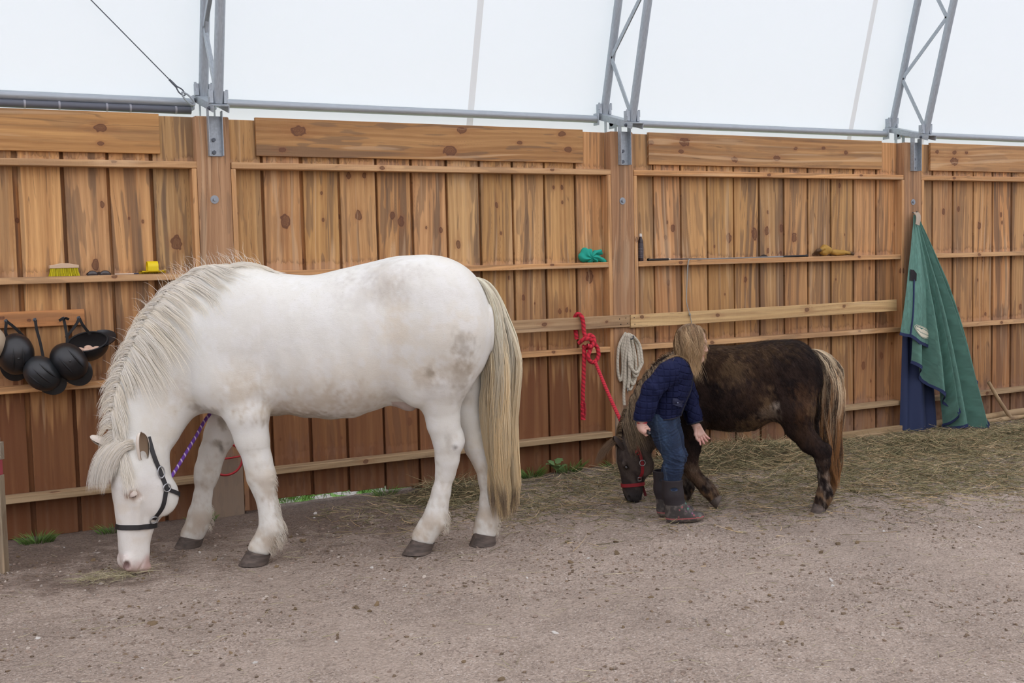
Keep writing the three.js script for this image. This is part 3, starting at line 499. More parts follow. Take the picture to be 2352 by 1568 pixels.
// strands of hair: each is a narrow three-sided blade that falls under gravity and lies on the body's field
class Hair {
  constructor() { this.P = []; this.C = []; this.I = []; }
  strand(root, dir, len, width, o = {}) {
    const n = o.n ?? 12, step = len / n, p = root.clone(), d = dir.clone().normalize(), pts = [p.clone()];
    for (let i = 0; i < n; i++) {
      d.addScaledVector(o.pull ?? V(0, -1, 0), (o.gravity ?? 0.25)); if (o.wave) { const a = i * (o.freq ?? 1.1) + (o.phase ?? 0); const w = o.wave * (0.4 + (1.3 * i) / n); d.x += Math.sin(a) * w; d.z += Math.cos(a * 0.8) * w * 0.6; }
      d.normalize(); p.addScaledVector(d, step);
      if (o.field) { const dist = o.field.at(p.x, p.y, p.z), off = o.off ?? 0.006; if (dist < off) { const g = o.field.grad(p.x, p.y, p.z); p.addScaledVector(g, off - dist); const v = d.dot(g); if (v < 0) d.addScaledVector(g, -v).normalize(); } }
      if (o.floor !== undefined && p.y < o.floor) p.y = o.floor;
      pts.push(p.clone());
    }
    this.blade(pts, width, o);
  }
  blade(pts, width, o) {
    const n = pts.length, base = this.P.length / 3, ca = o.c0, cb = o.c1 ?? o.c0, T = V(0, 0, 0), A = V(0, 0, 0), B = V(0, 0, 0);
    for (let i = 0; i < n; i++) {
      T.subVectors(pts[Math.min(n - 1, i + 1)], pts[Math.max(0, i - 1)]).normalize(); A.set(0.3, 0.2, 1).cross(T); if (A.lengthSq() < 1e-6) A.set(1, 0, 0); A.normalize(); B.crossVectors(T, A);
      const t = i / (n - 1), w = width * 0.5 * (o.profile ? o.profile(t) : Math.min(1, t * 6 + 0.35) * Math.pow(1 - t, 0.6) + 0.04), p = pts[i], c = o.colors ? o.colors[i] : cmix(ca, cb, Math.pow(t, o.cpow ?? 1.5));
      for (let j = 0; j < 3; j++) { const a = (j / 3) * 2 * Math.PI + 0.5, x = Math.cos(a), y = Math.sin(a) * 0.6; this.P.push(p.x + (A.x * x + B.x * y) * w, p.y + (A.y * x + B.y * y) * w, p.z + (A.z * x + B.z * y) * w); this.C.push(...c); }
    }
    for (let i = 0; i + 1 < n; i++) for (let j = 0; j < 3; j++) { const a = base + i * 3 + j, b = base + i * 3 + ((j + 1) % 3); this.I.push(a, b, a + 3, b, b + 3, a + 3); }
  }
  geometry() { const g = new THREE.BufferGeometry(); g.setAttribute('position', new THREE.Float32BufferAttribute(this.P, 3)); g.setAttribute('color', new THREE.Float32BufferAttribute(this.C, 3)); g.setIndex(this.I); return g; }
}
// a hanging tail: blades that follow a guide curve inside a given half width
function tailGeo(R, guide, half, count, width, color) {
  const clump = []; for (let i = 0; i < 70; i++) clump.push([R() * 6.28, Math.sqrt(R()), R() * 6.28, 0.006 + 0.016 * R(), R(), 0.8 + 0.35 * R()]);
  const H = new Hair(), g = new THREE.CatmullRomCurve3(P3(guide)), n = 15, hw = (t) => { const q = t * (half.length - 1), i = Math.min(half.length - 2, Math.floor(q)); return lerp(half[i], half[i + 1], q - i); };
  for (let i = 0; i < count; i++) {
    const t0 = R() < 0.55 ? 0.02 + 0.3 * R() : 0.02, t1 = 0.8 + 0.2 * Math.sqrt(R()), [ca, cr, ph, wob, ck, cv] = clump[Math.floor(R() * 70)], a = ca + (R() - 0.5) * 0.5, r0 = clamp(cr + (R() - 0.5) * 0.3, 0, 1.08), k = clamp(ck + 0.5 * (R() - 0.5)), v = cv * (0.88 + 0.2 * R()), pts = [], cols = [];
    for (let j = 0; j <= n; j++) { const t = lerp(t0, t1, j / n), p = g.getPoint(t), rr = r0 * hw(t), w = wob * Math.sin(t * 15 + ph) * sstep(0.12, 0.45, t); pts.push(V(p.x + Math.cos(a) * rr + w, p.y, p.z + Math.sin(a) * rr * 0.8 + w * 0.7)); cols.push(color(v, k, t)); }
    H.blade(pts, width, { c0: cols[0], colors: cols });
  }
  return H.geometry();
}
// short coat hair scattered over a body's surface, combed by flow(p, n)
function coat(parent, geo, count, seed, flow, look) {
  const R = rng(seed), p = geo.attributes.position, N = geo.attributes.normal, I = geo.index.array, nt = I.length / 3, cum = new Float32Array(nt); let sum = 0;
  const a = V(0, 0, 0), b = V(0, 0, 0), c = V(0, 0, 0);
  for (let t = 0; t < nt; t++) { a.fromBufferAttribute(p, I[t * 3]); b.fromBufferAttribute(p, I[t * 3 + 1]); c.fromBufferAttribute(p, I[t * 3 + 2]); sum += b.clone().sub(a).cross(c.clone().sub(a)).length(); cum[t] = sum; }
  const mats = [], cols = [], n = V(0, 0, 0), col = new THREE.Color();
  for (let q = 0; q < count; q++) {
    const s = R() * sum; let l = 0, h = nt - 1; while (l < h) { const m = (l + h) >> 1; cum[m] < s ? (l = m + 1) : (h = m); }
    let u = R(), v = R(); if (u + v > 1) { u = 1 - u; v = 1 - v; }
    const [i, j, k] = [I[l * 3], I[l * 3 + 1], I[l * 3 + 2]];
    a.fromBufferAttribute(p, i).multiplyScalar(1 - u - v).addScaledVector(b.fromBufferAttribute(p, j), u).addScaledVector(c.fromBufferAttribute(p, k), v);
    n.fromBufferAttribute(N, i); const f = flow(a, n); f.addScaledVector(n, -f.dot(n)).normalize();
    const L = look(a, n, R); if (!L) continue;
    f.addScaledVector(n, L.lift).add(V(R() - 0.5, R() - 0.5, R() - 0.5).multiplyScalar(L.mess)).normalize();
    const side = V().crossVectors(f, n).normalize(), up = V().crossVectors(side, f).normalize();
    mats.push(new THREE.Matrix4().makeBasis(side.multiplyScalar(L.width), f.clone().multiplyScalar(L.len), up.multiplyScalar(L.len)).setPosition(a.x - n.x * 0.001, a.y - n.y * 0.001, a.z - n.z * 0.001)); cols.push(lin(...L.color));
  }
  const g = new THREE.BufferGeometry(); g.setAttribute('position', new THREE.Float32BufferAttribute([-0.5, 0, 0, 0.5, 0, 0, -0.32, 0.55, 0.03, 0.32, 0.55, 0.03, 0, 1, -0.06], 3)); g.setIndex([0, 1, 2, 1, 3, 2, 2, 3, 4]); g.setAttribute('normal', new THREE.Float32BufferAttribute([0, 0, 1, 0, 0, 1, 0, 0, 1, 0, 0, 1, 0, 0, 1], 3));
  return stuff(instanced('coat_hair', g, phys(0xffffff, 0.85, { side: THREE.DoubleSide, specularIntensity: 0.25 }), mats, cols, parent));
}
// hoof: horn wall that widens to the ground
function hoofGeo(top, bottom, rt, rb, turn, tilt = 0, lift = 0) {
  const rings = [[0, 1.0, 1.0], [0.02, 1.01, 1.0], [0.12, 0.99, 0.99], [0.5, 0.5, 0.5], [0.9, 0.03, 0.05], [1, -0.06, -0.02]], seg = 28, P = [], I = [];
  rings.forEach(([t]) => {
    const r = lerp(rb, rt, t), cx = lerp(bottom[0], top[0], t), cy = lerp(bottom[1], top[1], t), cz = lerp(bottom[2], top[2], t);
    for (let j = 0; j <= seg; j++) { const a = (j / seg) * 2 * Math.PI, f = Math.cos(a), s = Math.sin(a), toe = f > 0 ? 1.12 : 0.85, x = f * r * toe, z = s * r * 0.93, y = cy + f * 0.24 * rt * t; P.push(cx + Math.cos(turn) * x - Math.sin(turn) * z, y, cz + Math.sin(turn) * x + Math.cos(turn) * z); }
  });
  const m = rings.length; for (let i = 0; i + 1 < m; i++) for (let j = 0; j < seg; j++) { const a = i * (seg + 1) + j, b = a + seg + 1; I.push(a, b, a + 1, b, b + 1, a + 1); }
  const c0 = P.length / 3; P.push(...bottom); for (let j = 0; j < seg; j++) I.push(c0, j, j + 1);
  const g = new THREE.BufferGeometry(); g.setAttribute('position', new THREE.Float32BufferAttribute(P, 3)); g.setIndex(I); const U = new Float32Array((P.length / 3) * 2); for (let i = 0; i < U.length / 2; i++) { U[i * 2] = P[i * 3] * 3 + P[i * 3 + 2] * 3; U[i * 2 + 1] = P[i * 3 + 1] * 6; } g.setAttribute('uv', new THREE.BufferAttribute(U, 2)); g.computeVertexNormals();
  return g;
}
// pointed cupped ear: base, tip, direction the opening faces
function earGeo(base, tip, face, width, thick = 0.006) {
  const ax = tip.clone().sub(base), L = ax.length(); ax.normalize(); const s = V().crossVectors(ax, face).normalize(), f = V().crossVectors(s, ax).normalize();
  const w = (t) => width * 0.5 * (0.72 + 0.75 * t - 0.1 * t * t) * Math.sqrt(Math.max(0.0004, 1 - Math.pow(t, 2.6)));
  const side = (o) => sheet(16, 18, (u, v) => { const a = (u - 0.5) * Math.PI * 1.45, W = w(v), p = base.clone().addScaledVector(ax, v * L).addScaledVector(s, Math.sin(a) * (W - o)).addScaledVector(f, -Math.cos(a) * (W * 0.85 - o) + W * 0.2 - 0.05 * L * v * v); return p; });
  const outer = side(0), inner = side(thick); inner.index.array.reverse(); inner.computeVertexNormals();
  return [outer, inner];
}

// ---------------------------------------------------------------- the grey-white horse
const hairBump = dataTex(512, 512, (i, j) => { const x = i / 512, y = j / 512, w = noise2(x * 6, y * 6, 31) * 0.03; return 255 * (0.55 * noise2((x + w) * 26 + y * 20, (y - x * 0.3) * 150, 32) + 0.45 * noise2((x + w) * 60, y * 260, 33)); }, false);
const hornTex = dataTex(128, 128, (i, j) => { const n = fbm2(i / 16, j / 10, 35, 4), v = 58 + 62 * n; return [v * 1.02, v * 0.9, v * 0.82]; });
const hornMat = new THREE.MeshStandardMaterial({ map: hornTex, roughness: 0.75, bumpMap: hornTex, bumpScale: 0.003 });
function hairMat(rough = 0.75, through = 0.3) { return phys(0xffffff, rough, { vertexColors: true, side: THREE.DoubleSide, transmission: through, thickness: 0, specularIntensity: 0.4 }); }
const WH = new Field();
const whHead = (() => {
  const F = WH;
  F.loft(V(0, 0, 0), V(1, 0, 0), V(0, 1, 0), [[-0.8, 1.1, 0.88, 0.1], [-0.738, 1.25, 0.82, 0.175], [-0.641, 1.42, 0.775, 0.225], [-0.522, 1.53, 0.758, 0.252], [-0.404, 1.55, 0.756, 0.268], [-0.287, 1.531, 0.765, 0.285], [-0.123, 1.518, 0.742, 0.312], [0.066, 1.553, 0.742, 0.32], [0.232, 1.586, 0.793, 0.31], [0.351, 1.607, 0.861, 0.295], [0.469, 1.604, 0.894, 0.288], [0.586, 1.575, 0.915, 0.275], [0.703, 1.517, 0.94, 0.235], [0.778, 1.44, 0.993, 0.175], [0.83, 1.32, 1.09, 0.09]], 0.05, 2.15);
  const mir = (c) => [c, [c[0], c[1], -c[2]]];
  // shoulders, haunches, stifle
  for (const c of mir([-0.52, 1.16, 0.15])) F.ball(c, [0.19, 0.33, 0.13], 0.12, new THREE.Quaternion().setFromAxisAngle(V(0, 0, 1), -0.38));
  for (const c of mir([-0.5, 0.95, 0.17])) F.ball(c, [0.2, 0.14, 0.11], 0.1);
  for (const c of mir([0.58, 1.24, 0.12])) F.ball(c, [0.24, 0.34, 0.19], 0.12, new THREE.Quaternion().setFromAxisAngle(V(0, 0, 1), 0.15));
  for (const c of mir([0.36, 1.47, 0.19])) F.ball(c, [0.09, 0.06, 0.06], 0.12);
  for (const c of mir([0.45, 0.97, 0.14])) F.ball(c, [0.12, 0.17, 0.1], 0.1);
  F.ball([-0.76, 0.98, 0], [0.09, 0.15, 0.15], 0.1);
  const leg = (l, flat, k = 0.04) => F.chain(l, k, flat);
  leg([[-0.496, 0.917, 0.18, 0.13], [-0.448, 0.789, 0.2, 0.104], [-0.43, 0.669, 0.2, 0.083], [-0.403, 0.543, 0.2, 0.066], [-0.392, 0.459, 0.2, 0.063], [-0.376, 0.387, 0.2, 0.05], [-0.359, 0.305, 0.2, 0.043], [-0.353, 0.242, 0.2, 0.042], [-0.346, 0.188, 0.2, 0.053], [-0.383, 0.124, 0.2, 0.049], [-0.412, 0.082, 0.2, 0.06]], 0.82);
  leg([[-0.6, 0.89, -0.17, 0.13], [-0.632, 0.753, -0.18, 0.107], [-0.7, 0.631, -0.19, 0.08], [-0.75, 0.534, -0.2, 0.066], [-0.78, 0.441, -0.2, 0.063], [-0.792, 0.389, -0.2, 0.053], [-0.814, 0.283, -0.2, 0.045], [-0.825, 0.216, -0.2, 0.046], [-0.834, 0.174, -0.2, 0.057], [-0.857, 0.108, -0.2, 0.053], [-0.883, 0.068, -0.2, 0.062]], 0.85);
  leg([[0.616, 1.206, 0.13, 0.2], [0.578, 0.96, 0.12, 0.15], [0.562, 0.837, 0.1, 0.102], [0.572, 0.709, 0.09, 0.081], [0.594, 0.605, 0.08, 0.071], [0.587, 0.508, 0.07, 0.056], [0.575, 0.43, 0.06, 0.046], [0.549, 0.333, 0.06, 0.043], [0.528, 0.253, 0.06, 0.046], [0.513, 0.181, 0.06, 0.058], [0.462, 0.114, 0.06, 0.052], [0.442, 0.084, 0.06, 0.06]], 0.82);
  F.ball([0.645, 0.62, 0.08], [0.03, 0.05, 0.03], 0.04);
  leg([[0.636, 1.141, -0.13, 0.2], [0.654, 0.9, -0.12, 0.145], [0.69, 0.731, -0.11, 0.094], [0.753, 0.549, -0.1, 0.073], [0.78, 0.463, -0.1, 0.055], [0.797, 0.365, -0.1, 0.044], [0.798, 0.231, -0.1, 0.042], [0.791, 0.14, -0.1, 0.053], [0.777, 0.095, -0.1, 0.051], [0.771, 0.066, -0.1, 0.06]], 0.85);
  F.ball([0.815, 0.56, -0.1], [0.03, 0.05, 0.03], 0.04);
  F.ball([-0.355, 0.465, 0.2], [0.035, 0.05, 0.04], 0.04);
  // neck
  F.chain([[-0.5, 1.2, 0.0, 0.3], [-0.69, 1.19, 0.03, 0.28], [-0.845, 1.08, 0.08, 0.235], [-0.94, 0.925, 0.14, 0.19], [-0.985, 0.77, 0.2, 0.158], [-1.0, 0.64, 0.25, 0.13]], 0.09, 0.55, [0.25, 0, 0.968]);
  F.chain([[-0.48, 1.49, 0, 0.07], [-0.66, 1.48, 0.015, 0.06], [-0.86, 1.36, 0.06, 0.055], [-1.0, 1.19, 0.1, 0.05], [-1.07, 1.0, 0.15, 0.045], [-1.095, 0.8, 0.2, 0.04]], 0.09, 0.8);
  // head, turned towards the viewer
  const poll = V(-1.0, 0.672, 0.26), nose = V(-1.03, 0.004, 0.33), L = poll.distanceTo(nose), ax = nose.clone().sub(poll).normalize(), yaw = 40 * DEG;
  const e = V(-Math.cos(yaw), 0, Math.sin(yaw)); e.addScaledVector(ax, -e.dot(ax)).normalize(); const s = V().crossVectors(ax, e).normalize();
  const at = (t, a, b) => poll.clone().addScaledVector(ax, t * L).addScaledVector(e, a).addScaledVector(s, b), arr = (v) => [v.x, v.y, v.z];
  const st = [[0, 0.075, -0.1, 0.07], [0.08, 0.105, -0.13, 0.092], [0.18, 0.125, -0.155, 0.105], [0.3, 0.133, -0.17, 0.11], [0.38, 0.13, -0.185, 0.1], [0.47, 0.12, -0.18, 0.085], [0.56, 0.11, -0.135, 0.073], [0.65, 0.1, -0.092, 0.066], [0.75, 0.092, -0.07, 0.061], [0.85, 0.085, -0.066, 0.063], [0.92, 0.077, -0.064, 0.064], [0.97, 0.06, -0.058, 0.055], [1.0, 0.03, -0.04, 0.03]].map(([t, a, b, c]) => [t * L, a, b, c]);
  F.loft(poll, ax, e, st, 0.05, 2.35);
  const q = new THREE.Quaternion().setFromRotationMatrix(new THREE.Matrix4().makeBasis(e, s, ax));
  for (const m of [-1, 1]) {
    F.ball(arr(at(0.42, -0.1, m * 0.07)), [0.09, 0.035, 0.1], 0.04, q);
    F.ball(arr(at(0.335, 0.082, m * 0.092)), [0.022, 0.02, 0.035], 0.03, q);
    F.bone(arr(at(0.44, 0.03, m * 0.083)), arr(at(0.62, 0.02, m * 0.062)), 0.016, 0.01, 0.03);
    F.ball(arr(at(0.91, 0.055, m * 0.045)), [0.028, 0.022, 0.04], 0.025, q);
    F.ball(arr(at(0.385, 0.062, m * 0.118)), [0.026, 0.014, 0.02], 0.012, q, true);
    F.ball(arr(at(0.925, 0.072, m * 0.062)), [0.014, 0.02, 0.024], 0.01, q, true);
  }
  F.ball(arr(at(0.965, -0.045, 0)), [0.035, 0.045, 0.028], 0.025, q);
  for (const m of [-1, 1]) F.bone(arr(at(0.985, 0.01, m * 0.055)), arr(at(0.87, -0.03, m * 0.075)), 0.006, 0.004, 0.01, 1, null, true);
  // sheath between the hind legs
  F.bone([0.3, 0.885, 0.02], [0.37, 0.835, 0.02], 0.075, 0.058, 0.06); F.bone([0.375, 0.84, 0.02], [0.395, 0.8, 0.02], 0.045, 0.024, 0.03);
  // slow swells of muscle and ribs
  F.skin = (x, y, z, d) => (Math.abs(d) > 0.06 ? 0 : 0.010 * (fbm3(x * 5, y * 5, z * 5, 2) - 0.5) + (y > 0.7 && x > -0.35 && x < 0.3 ? 0.0025 * Math.sin(x * 46 + y * 9) * sstep(1.35, 1.1, y) : 0) + (y < 0.62 ? 0.003 * (fbm3(x * 30, y * 16, z * 30, 2) - 0.5) : 0.0015 * (fbm3(x * 40, y * 40, z * 40, 2) - 0.5)));
  return { poll, ax, e, s, L, at, q };
})();
const WHPOS = [0.2978, 0, 1.3595], FACE = -27.72 * DEG;
const whColor = (x, y, z) => {
  let c = [0.745, 0.735, 0.675]; const n = fbm3(x * 4, y * 4, z * 4, 4), f = fbm3(x * 17, y * 17, z * 17, 3), g = fbm3(x * 50, y * 34, z * 50, 3);
  c = cmix(c, [0.72, 0.655, 0.54], 0.4 * sstep(0.45, 0.68, n));
  c = cmix(c, [0.765, 0.76, 0.72], 0.7 * sstep(0.45, 0.65, f));
  const patch = (px, py, rx, ry, amt, col, sharp = 0.55) => { const d = Math.hypot((x - px) / rx, (y - py) / ry); if (d > 2.6) return; c = cmix(c, col, amt * 0.75 * sstep(1 + sharp, 1 - sharp * 1.7, d + (f - 0.5) * 1.1 + (g - 0.5) * 1.6)); };
  const tan = [0.48, 0.38, 0.26], mud = [0.26, 0.21, 0.15], grey = [0.46, 0.42, 0.38];
  patch(0.3, 1.52, 0.17, 0.07, 0.5, grey); patch(0.2, 1.42, 0.16, 0.08, 0.4, grey); patch(0.36, 1.22, 0.05, 0.2, 0.42, [0.62, 0.5, 0.34], 0.5); patch(0.5, 1.4, 0.2, 0.05, 0.2, grey);
  patch(0.7, 1.12, 0.05, 0.09, 0.7, mud); patch(0.66, 1.02, 0.09, 0.08, 0.6, tan); patch(0.68, 0.95, 0.05, 0.12, 0.5, mud); patch(0.5, 0.98, 0.08, 0.05, 0.6, tan); patch(0.56, 0.93, 0.12, 0.05, 0.4, grey); patch(0.52, 1.0, 0.025, 0.03, 0.75, mud);
  patch(-0.1, 0.86, 0.24, 0.08, 0.6, tan); patch(-0.28, 0.8, 0.16, 0.06, 0.7, tan); patch(-0.15, 0.76, 0.22, 0.035, 0.75, mud); patch(0.12, 0.86, 0.14, 0.08, 0.4, tan); patch(-0.45, 0.9, 0.12, 0.06, 0.5, tan); patch(-0.4, 1.02, 0.1, 0.06, 0.3, [0.55, 0.44, 0.3]); patch(-0.2, 0.97, 0.2, 0.06, 0.3, [0.6, 0.5, 0.36]);
  patch(-0.72, 0.84, 0.06, 0.025, 0.8, mud); patch(-0.62, 0.82, 0.05, 0.02, 0.7, mud); patch(-0.8, 0.92, 0.06, 0.08, 0.45, tan); patch(-0.88, 0.8, 0.07, 0.2, 0.35, [0.62, 0.54, 0.4]);
  patch(-0.2, 1.12, 0.3, 0.2, 0.22, [0.6, 0.56, 0.5], 0.6);
  if (y < 0.66 && !(x < -0.8 && z > 0.02)) {   // dung and earth stains down the legs
    const k = sstep(0.62, 0.38, y + (f - 0.5) * 0.5); c = cmix(c, [0.52, 0.42, 0.29], 0.42 * k * sstep(0.3, 0.75, n * 0.6 + f * 0.4)); c = cmix(c, [0.42, 0.33, 0.23], 0.3 * k * sstep(0.45, 0.75, g));
    const kn = x < 0 ? 0.5 * sstep(0.1, 0.03, Math.abs(y - 0.43 + (g - 0.5) * 0.1)) : 0; c = cmix(c, [0.44, 0.35, 0.24], kn * sstep(0.35, 0.65, f));
    c = cmix(c, [0.46, 0.36, 0.25], 0.55 * sstep(0.34, 0.62, f) * sstep(0.1, 0.03, Math.abs(y - 0.15 + (g - 0.5) * 0.08)));
  }
  patch(-0.66, 0.72, 0.022, 0.05, z < 0 ? 0.9 : 0, mud); patch(-0.7, 0.6, 0.05, 0.02, z < 0 ? 0.85 : 0, mud); patch(-0.68, 0.57, 0.012, 0.03, z < 0 ? 0.9 : 0, [0.1, 0.08, 0.06]);
  patch(0.635, 0.585, 0.014, 0.016, 0.9, [0.13, 0.11, 0.1]); patch(0.6, 0.62, 0.02, 0.05, 0.5, mud);
  if (x > 0.3 && x < 0.45 && y < 0.9 && y > 0.75 && Math.abs(z) < 0.1) c = cmix(c, [0.44, 0.32, 0.28], 0.7 * sstep(0.89, 0.82, y + (f - 0.5) * 0.05));
  const h = V(x, y, z).sub(whHead.poll), t = h.dot(whHead.ax) / whHead.L, a = h.dot(whHead.e), b = h.dot(whHead.s);
  if (x < -0.86 && y < 0.7 && z > 0.1) {
    c = cmix(c, [0.79, 0.76, 0.72], 0.5 * sstep(0.2, 0.3, t)); const pink = [0.62, 0.42, 0.37];
    c = cmix(c, pink, 0.72 * sstep(0.83, 0.95, t + (f - 0.5) * 0.22)); c = cmix(c, [0.5, 0.3, 0.25], 0.6 * sstep(-0.01, -0.045, a) * sstep(0.84, 0.9, t));
    const ey = Math.hypot((t - 0.385) * whHead.L / 0.03, (a - 0.062) / 0.036); c = cmix(c, [0.42, 0.27, 0.2], 0.75 * sstep(1.3, 0.7, ey + (g - 0.5) * 0.6));
    const no = Math.hypot((t - 0.925) * whHead.L / 0.022, (a - 0.07) / 0.014); if (Math.abs(b) > 0.035) c = cmix(c, [0.16, 0.08, 0.07], 0.85 * sstep(1.25, 0.8, no));
    c = cmix(c, [0.66, 0.56, 0.42], 0.4 * sstep(0.5, 0.62, f) * sstep(0.3, 0.5, t) * sstep(0.85, 0.7, t));
  }
  return c;
};
{
  const T = thing('horse', 'stocky white horse with long pale mane and tail, grazing with lowered head', 'horse', WHPOS, FACE);
  const geo = WH.mesh([-1.3, -0.02, -0.42], [0.98, 1.7, 0.56], 0.0085, whColor), hb = hairBump.clone(); hb.repeat.set(5, 5); hb.needsUpdate = true;
  mesh('body', geo, std(0xffffff, 0.62, { vertexColors: true, bumpMap: hb, bumpScale: 0.0006 }), T);
  const hoof = (b, t, rb, rt, turn) => mesh('hoof', hoofGeo(t, b, rt, rb, turn), hornMat, T);
  hoof([-0.438, 0.001, 0.2], [-0.405, 0.067, 0.2], 0.079, 0.061, Math.PI - 0.1); hoof([-0.9, 0.001, -0.2], [-0.872, 0.06, -0.2], 0.076, 0.062, Math.PI); hoof([0.416, 0.001, 0.06], [0.452, 0.067, 0.06], 0.079, 0.061, Math.PI - 0.15); hoof([0.768, 0.001, -0.1], [0.78, 0.058, -0.1], 0.077, 0.061, Math.PI - 0.4);
  // eyes: pale lids nearly shut over a dark eye
  for (const m of [-1, 1]) {
    const c = whHead.at(0.385, 0.062, m * 0.096), ey = mesh('eye', new THREE.SphereGeometry(0.0185, 24, 16).translate(c.x, c.y, c.z), phys(lin(0.16, 0.09, 0.07), 0.15, { clearcoat: 1 }), T);
    const lid = new THREE.SphereGeometry(0.021, 24, 12, 0, Math.PI * 2, 0, Math.PI * 0.55); lid.applyQuaternion(new THREE.Quaternion().setFromUnitVectors(V(0, 1, 0), V(0, 0.9, 0).addScaledVector(whHead.e, 0.35).normalize())); lid.translate(c.x, c.y, c.z); mesh('eyelid', lid, std(lin(0.68, 0.58, 0.52), 0.6), ey);
  }
  const earM = std(lin(0.78, 0.7, 0.6), 0.7, { side: THREE.DoubleSide });
  const earIn = std(lin(0.4, 0.3, 0.21), 0.85, { side: THREE.DoubleSide });
  for (const [b, t, f, w] of [[V(-0.958, 0.602, 0.345), V(-0.948, 0.742, 0.38), V(0.65, -0.1, 0.75), 0.07], [V(-1.1, 0.645, 0.25), V(-1.268, 0.7, 0.24), V(0, -0.85, 0.52), 0.066]]) { const [o, i] = earGeo(b, t, f, w); mesh('inner_ear', i, earIn, mesh('ear', o, earM, T)); }
  // mane: parted along the crest, falling to both sides; forelock over the face
  const R = rng(5), M = new Hair(), crest = new THREE.CatmullRomCurve3(P3([[-0.36, 1.555, 0], [-0.5, 1.562, 0.0], [-0.64, 1.54, 0.02], [-0.78, 1.475, 0.045], [-0.91, 1.365, 0.075], [-1.01, 1.215, 0.11], [-1.075, 1.05, 0.15], [-1.11, 0.88, 0.19], [-1.11, 0.74, 0.23], [-1.07, 0.665, 0.26]]));
  const tone = () => { const k = R(), v = 0.86 + 0.14 * R(); return [lerp(0.96, 0.95, k) * v, lerp(0.925, 0.88, k) * v, lerp(0.85, 0.74, k) * v]; };
  const part = crest.getPoints(60).map((q, i) => { const k = sstep(12, 34, i); return WH.onto(q.clone().add(V(0.02 * k, 0.02 - 0.032 * k, 0.008 + 0.042 * k)), 0.002); }), root = (u) => { const q = u * 60, i = Math.min(59, Math.floor(q)); return part[i].clone().lerp(part[i + 1], q - i); };
  for (let i = 0; i < 400; i++) {
    const u = Math.pow(R(), 0.9), p = root(clamp(u)), near = R() < 0.55, big = R(), len = near ? (u < 0.22 ? 0.06 + 0.1 * big : u < 0.7 ? 0.12 + 0.3 * big * big : 0.12 + 0.22 * big * big) : 0.07 + 0.08 * R(), c0 = tone(), ph = R() * 6, low = sstep(0.35, 0.8, u);
    const d = near ? V(lerp(0.8, 0.35, low) + 0.3 * (R() - 0.5), lerp(0.0, -0.5, low), 0.45) : V(-0.75, 0.5, 0.15);
    for (let s = 0; s < 14; s++) {
      const q = p.clone().add(V(R() - 0.5, R() - 0.5, R() - 0.5).multiplyScalar(0.018));
      M.strand(q, d.clone().add(V(R() - 0.5, R() - 0.5, R() - 0.5).multiplyScalar(0.12)), len * (0.72 + 0.36 * R()), 0.0026, { n: 12, gravity: near ? 0.12 + 0.07 * R() : 0.24, pull: near ? V(lerp(0.55, 0.1, low), -0.9, 0) : V(-0.12, -1, -0.1), wave: 0.05 + 0.09 * R(), phase: ph + R() * 0.5, freq: 0.8, field: WH, off: 0.003 + 0.008 * R(), c0, c1: cmix(c0, [0.96, 0.92, 0.82], 0.5) });
    }
  }
  for (let i = 0; i < 150; i++) {   // flyaway wisps along the crest
    const u = R(), p = root(u); M.strand(p.clone().add(V(-0.01, 0.01, 0)), V(-0.5 + 0.5 * R(), 0.9, 0.6 * R() - 0.3), 0.05 + 0.08 * R(), 0.0018, { n: 8, gravity: 0.16, wave: 0.2, phase: R() * 6, c0: tone() });
  }
  for (let i = 0; i < 130; i++) {
    const m = (R() - 0.5) * 0.13, p = whHead.at(-0.02 + 0.06 * R(), 0.06, m - 0.01), c0 = tone();
    for (let s = 0; s < 10; s++) M.strand(p.clone().add(V(R() - 0.5, R() - 0.5, R() - 0.5).multiplyScalar(0.02)), whHead.e.clone().multiplyScalar(0.9).add(V(-0.3, 0.25, 0)), 0.17 + 0.14 * R(), 0.0024, { n: 11, gravity: 0.3, wave: 0.05, phase: R() * 6, field: WH, off: 0.005 + 0.014 * R(), c0, c1: cmix(c0, [0.82, 0.8, 0.75], 0.5) });
  }
  mesh('mane', M.geometry(), hairMat(), T);
  mesh('tail', tailGeo(R, [[0.755, 1.488, 0], [0.8, 1.46, 0], [0.85, 1.375, 0], [0.882, 1.22, 0], [0.892, 1.03, 0], [0.884, 0.79, 0], [0.884, 0.5, 0], [0.889, 0.31, 0], [0.886, 0.15, 0]], [0.012, 0.03, 0.045, 0.062, 0.092, 0.1, 0.085, 0.07, 0.055], 4200, 0.0026, (v, k, t) => (t > 0.86 && k < 0.6 ? [0.25, 0.18, 0.12] : cmix([0.92 * v, 0.86 * v, 0.7 * v].map((q) => Math.min(q, 0.95)), [0.82 * v, 0.65 * v, 0.38 * v], sstep(0.25, 0.85, t + 0.3 * (k - 0.5))))), hairMat(), T);
  // feather at the backs of the cannons and fetlocks
  const Fe = new Hair();
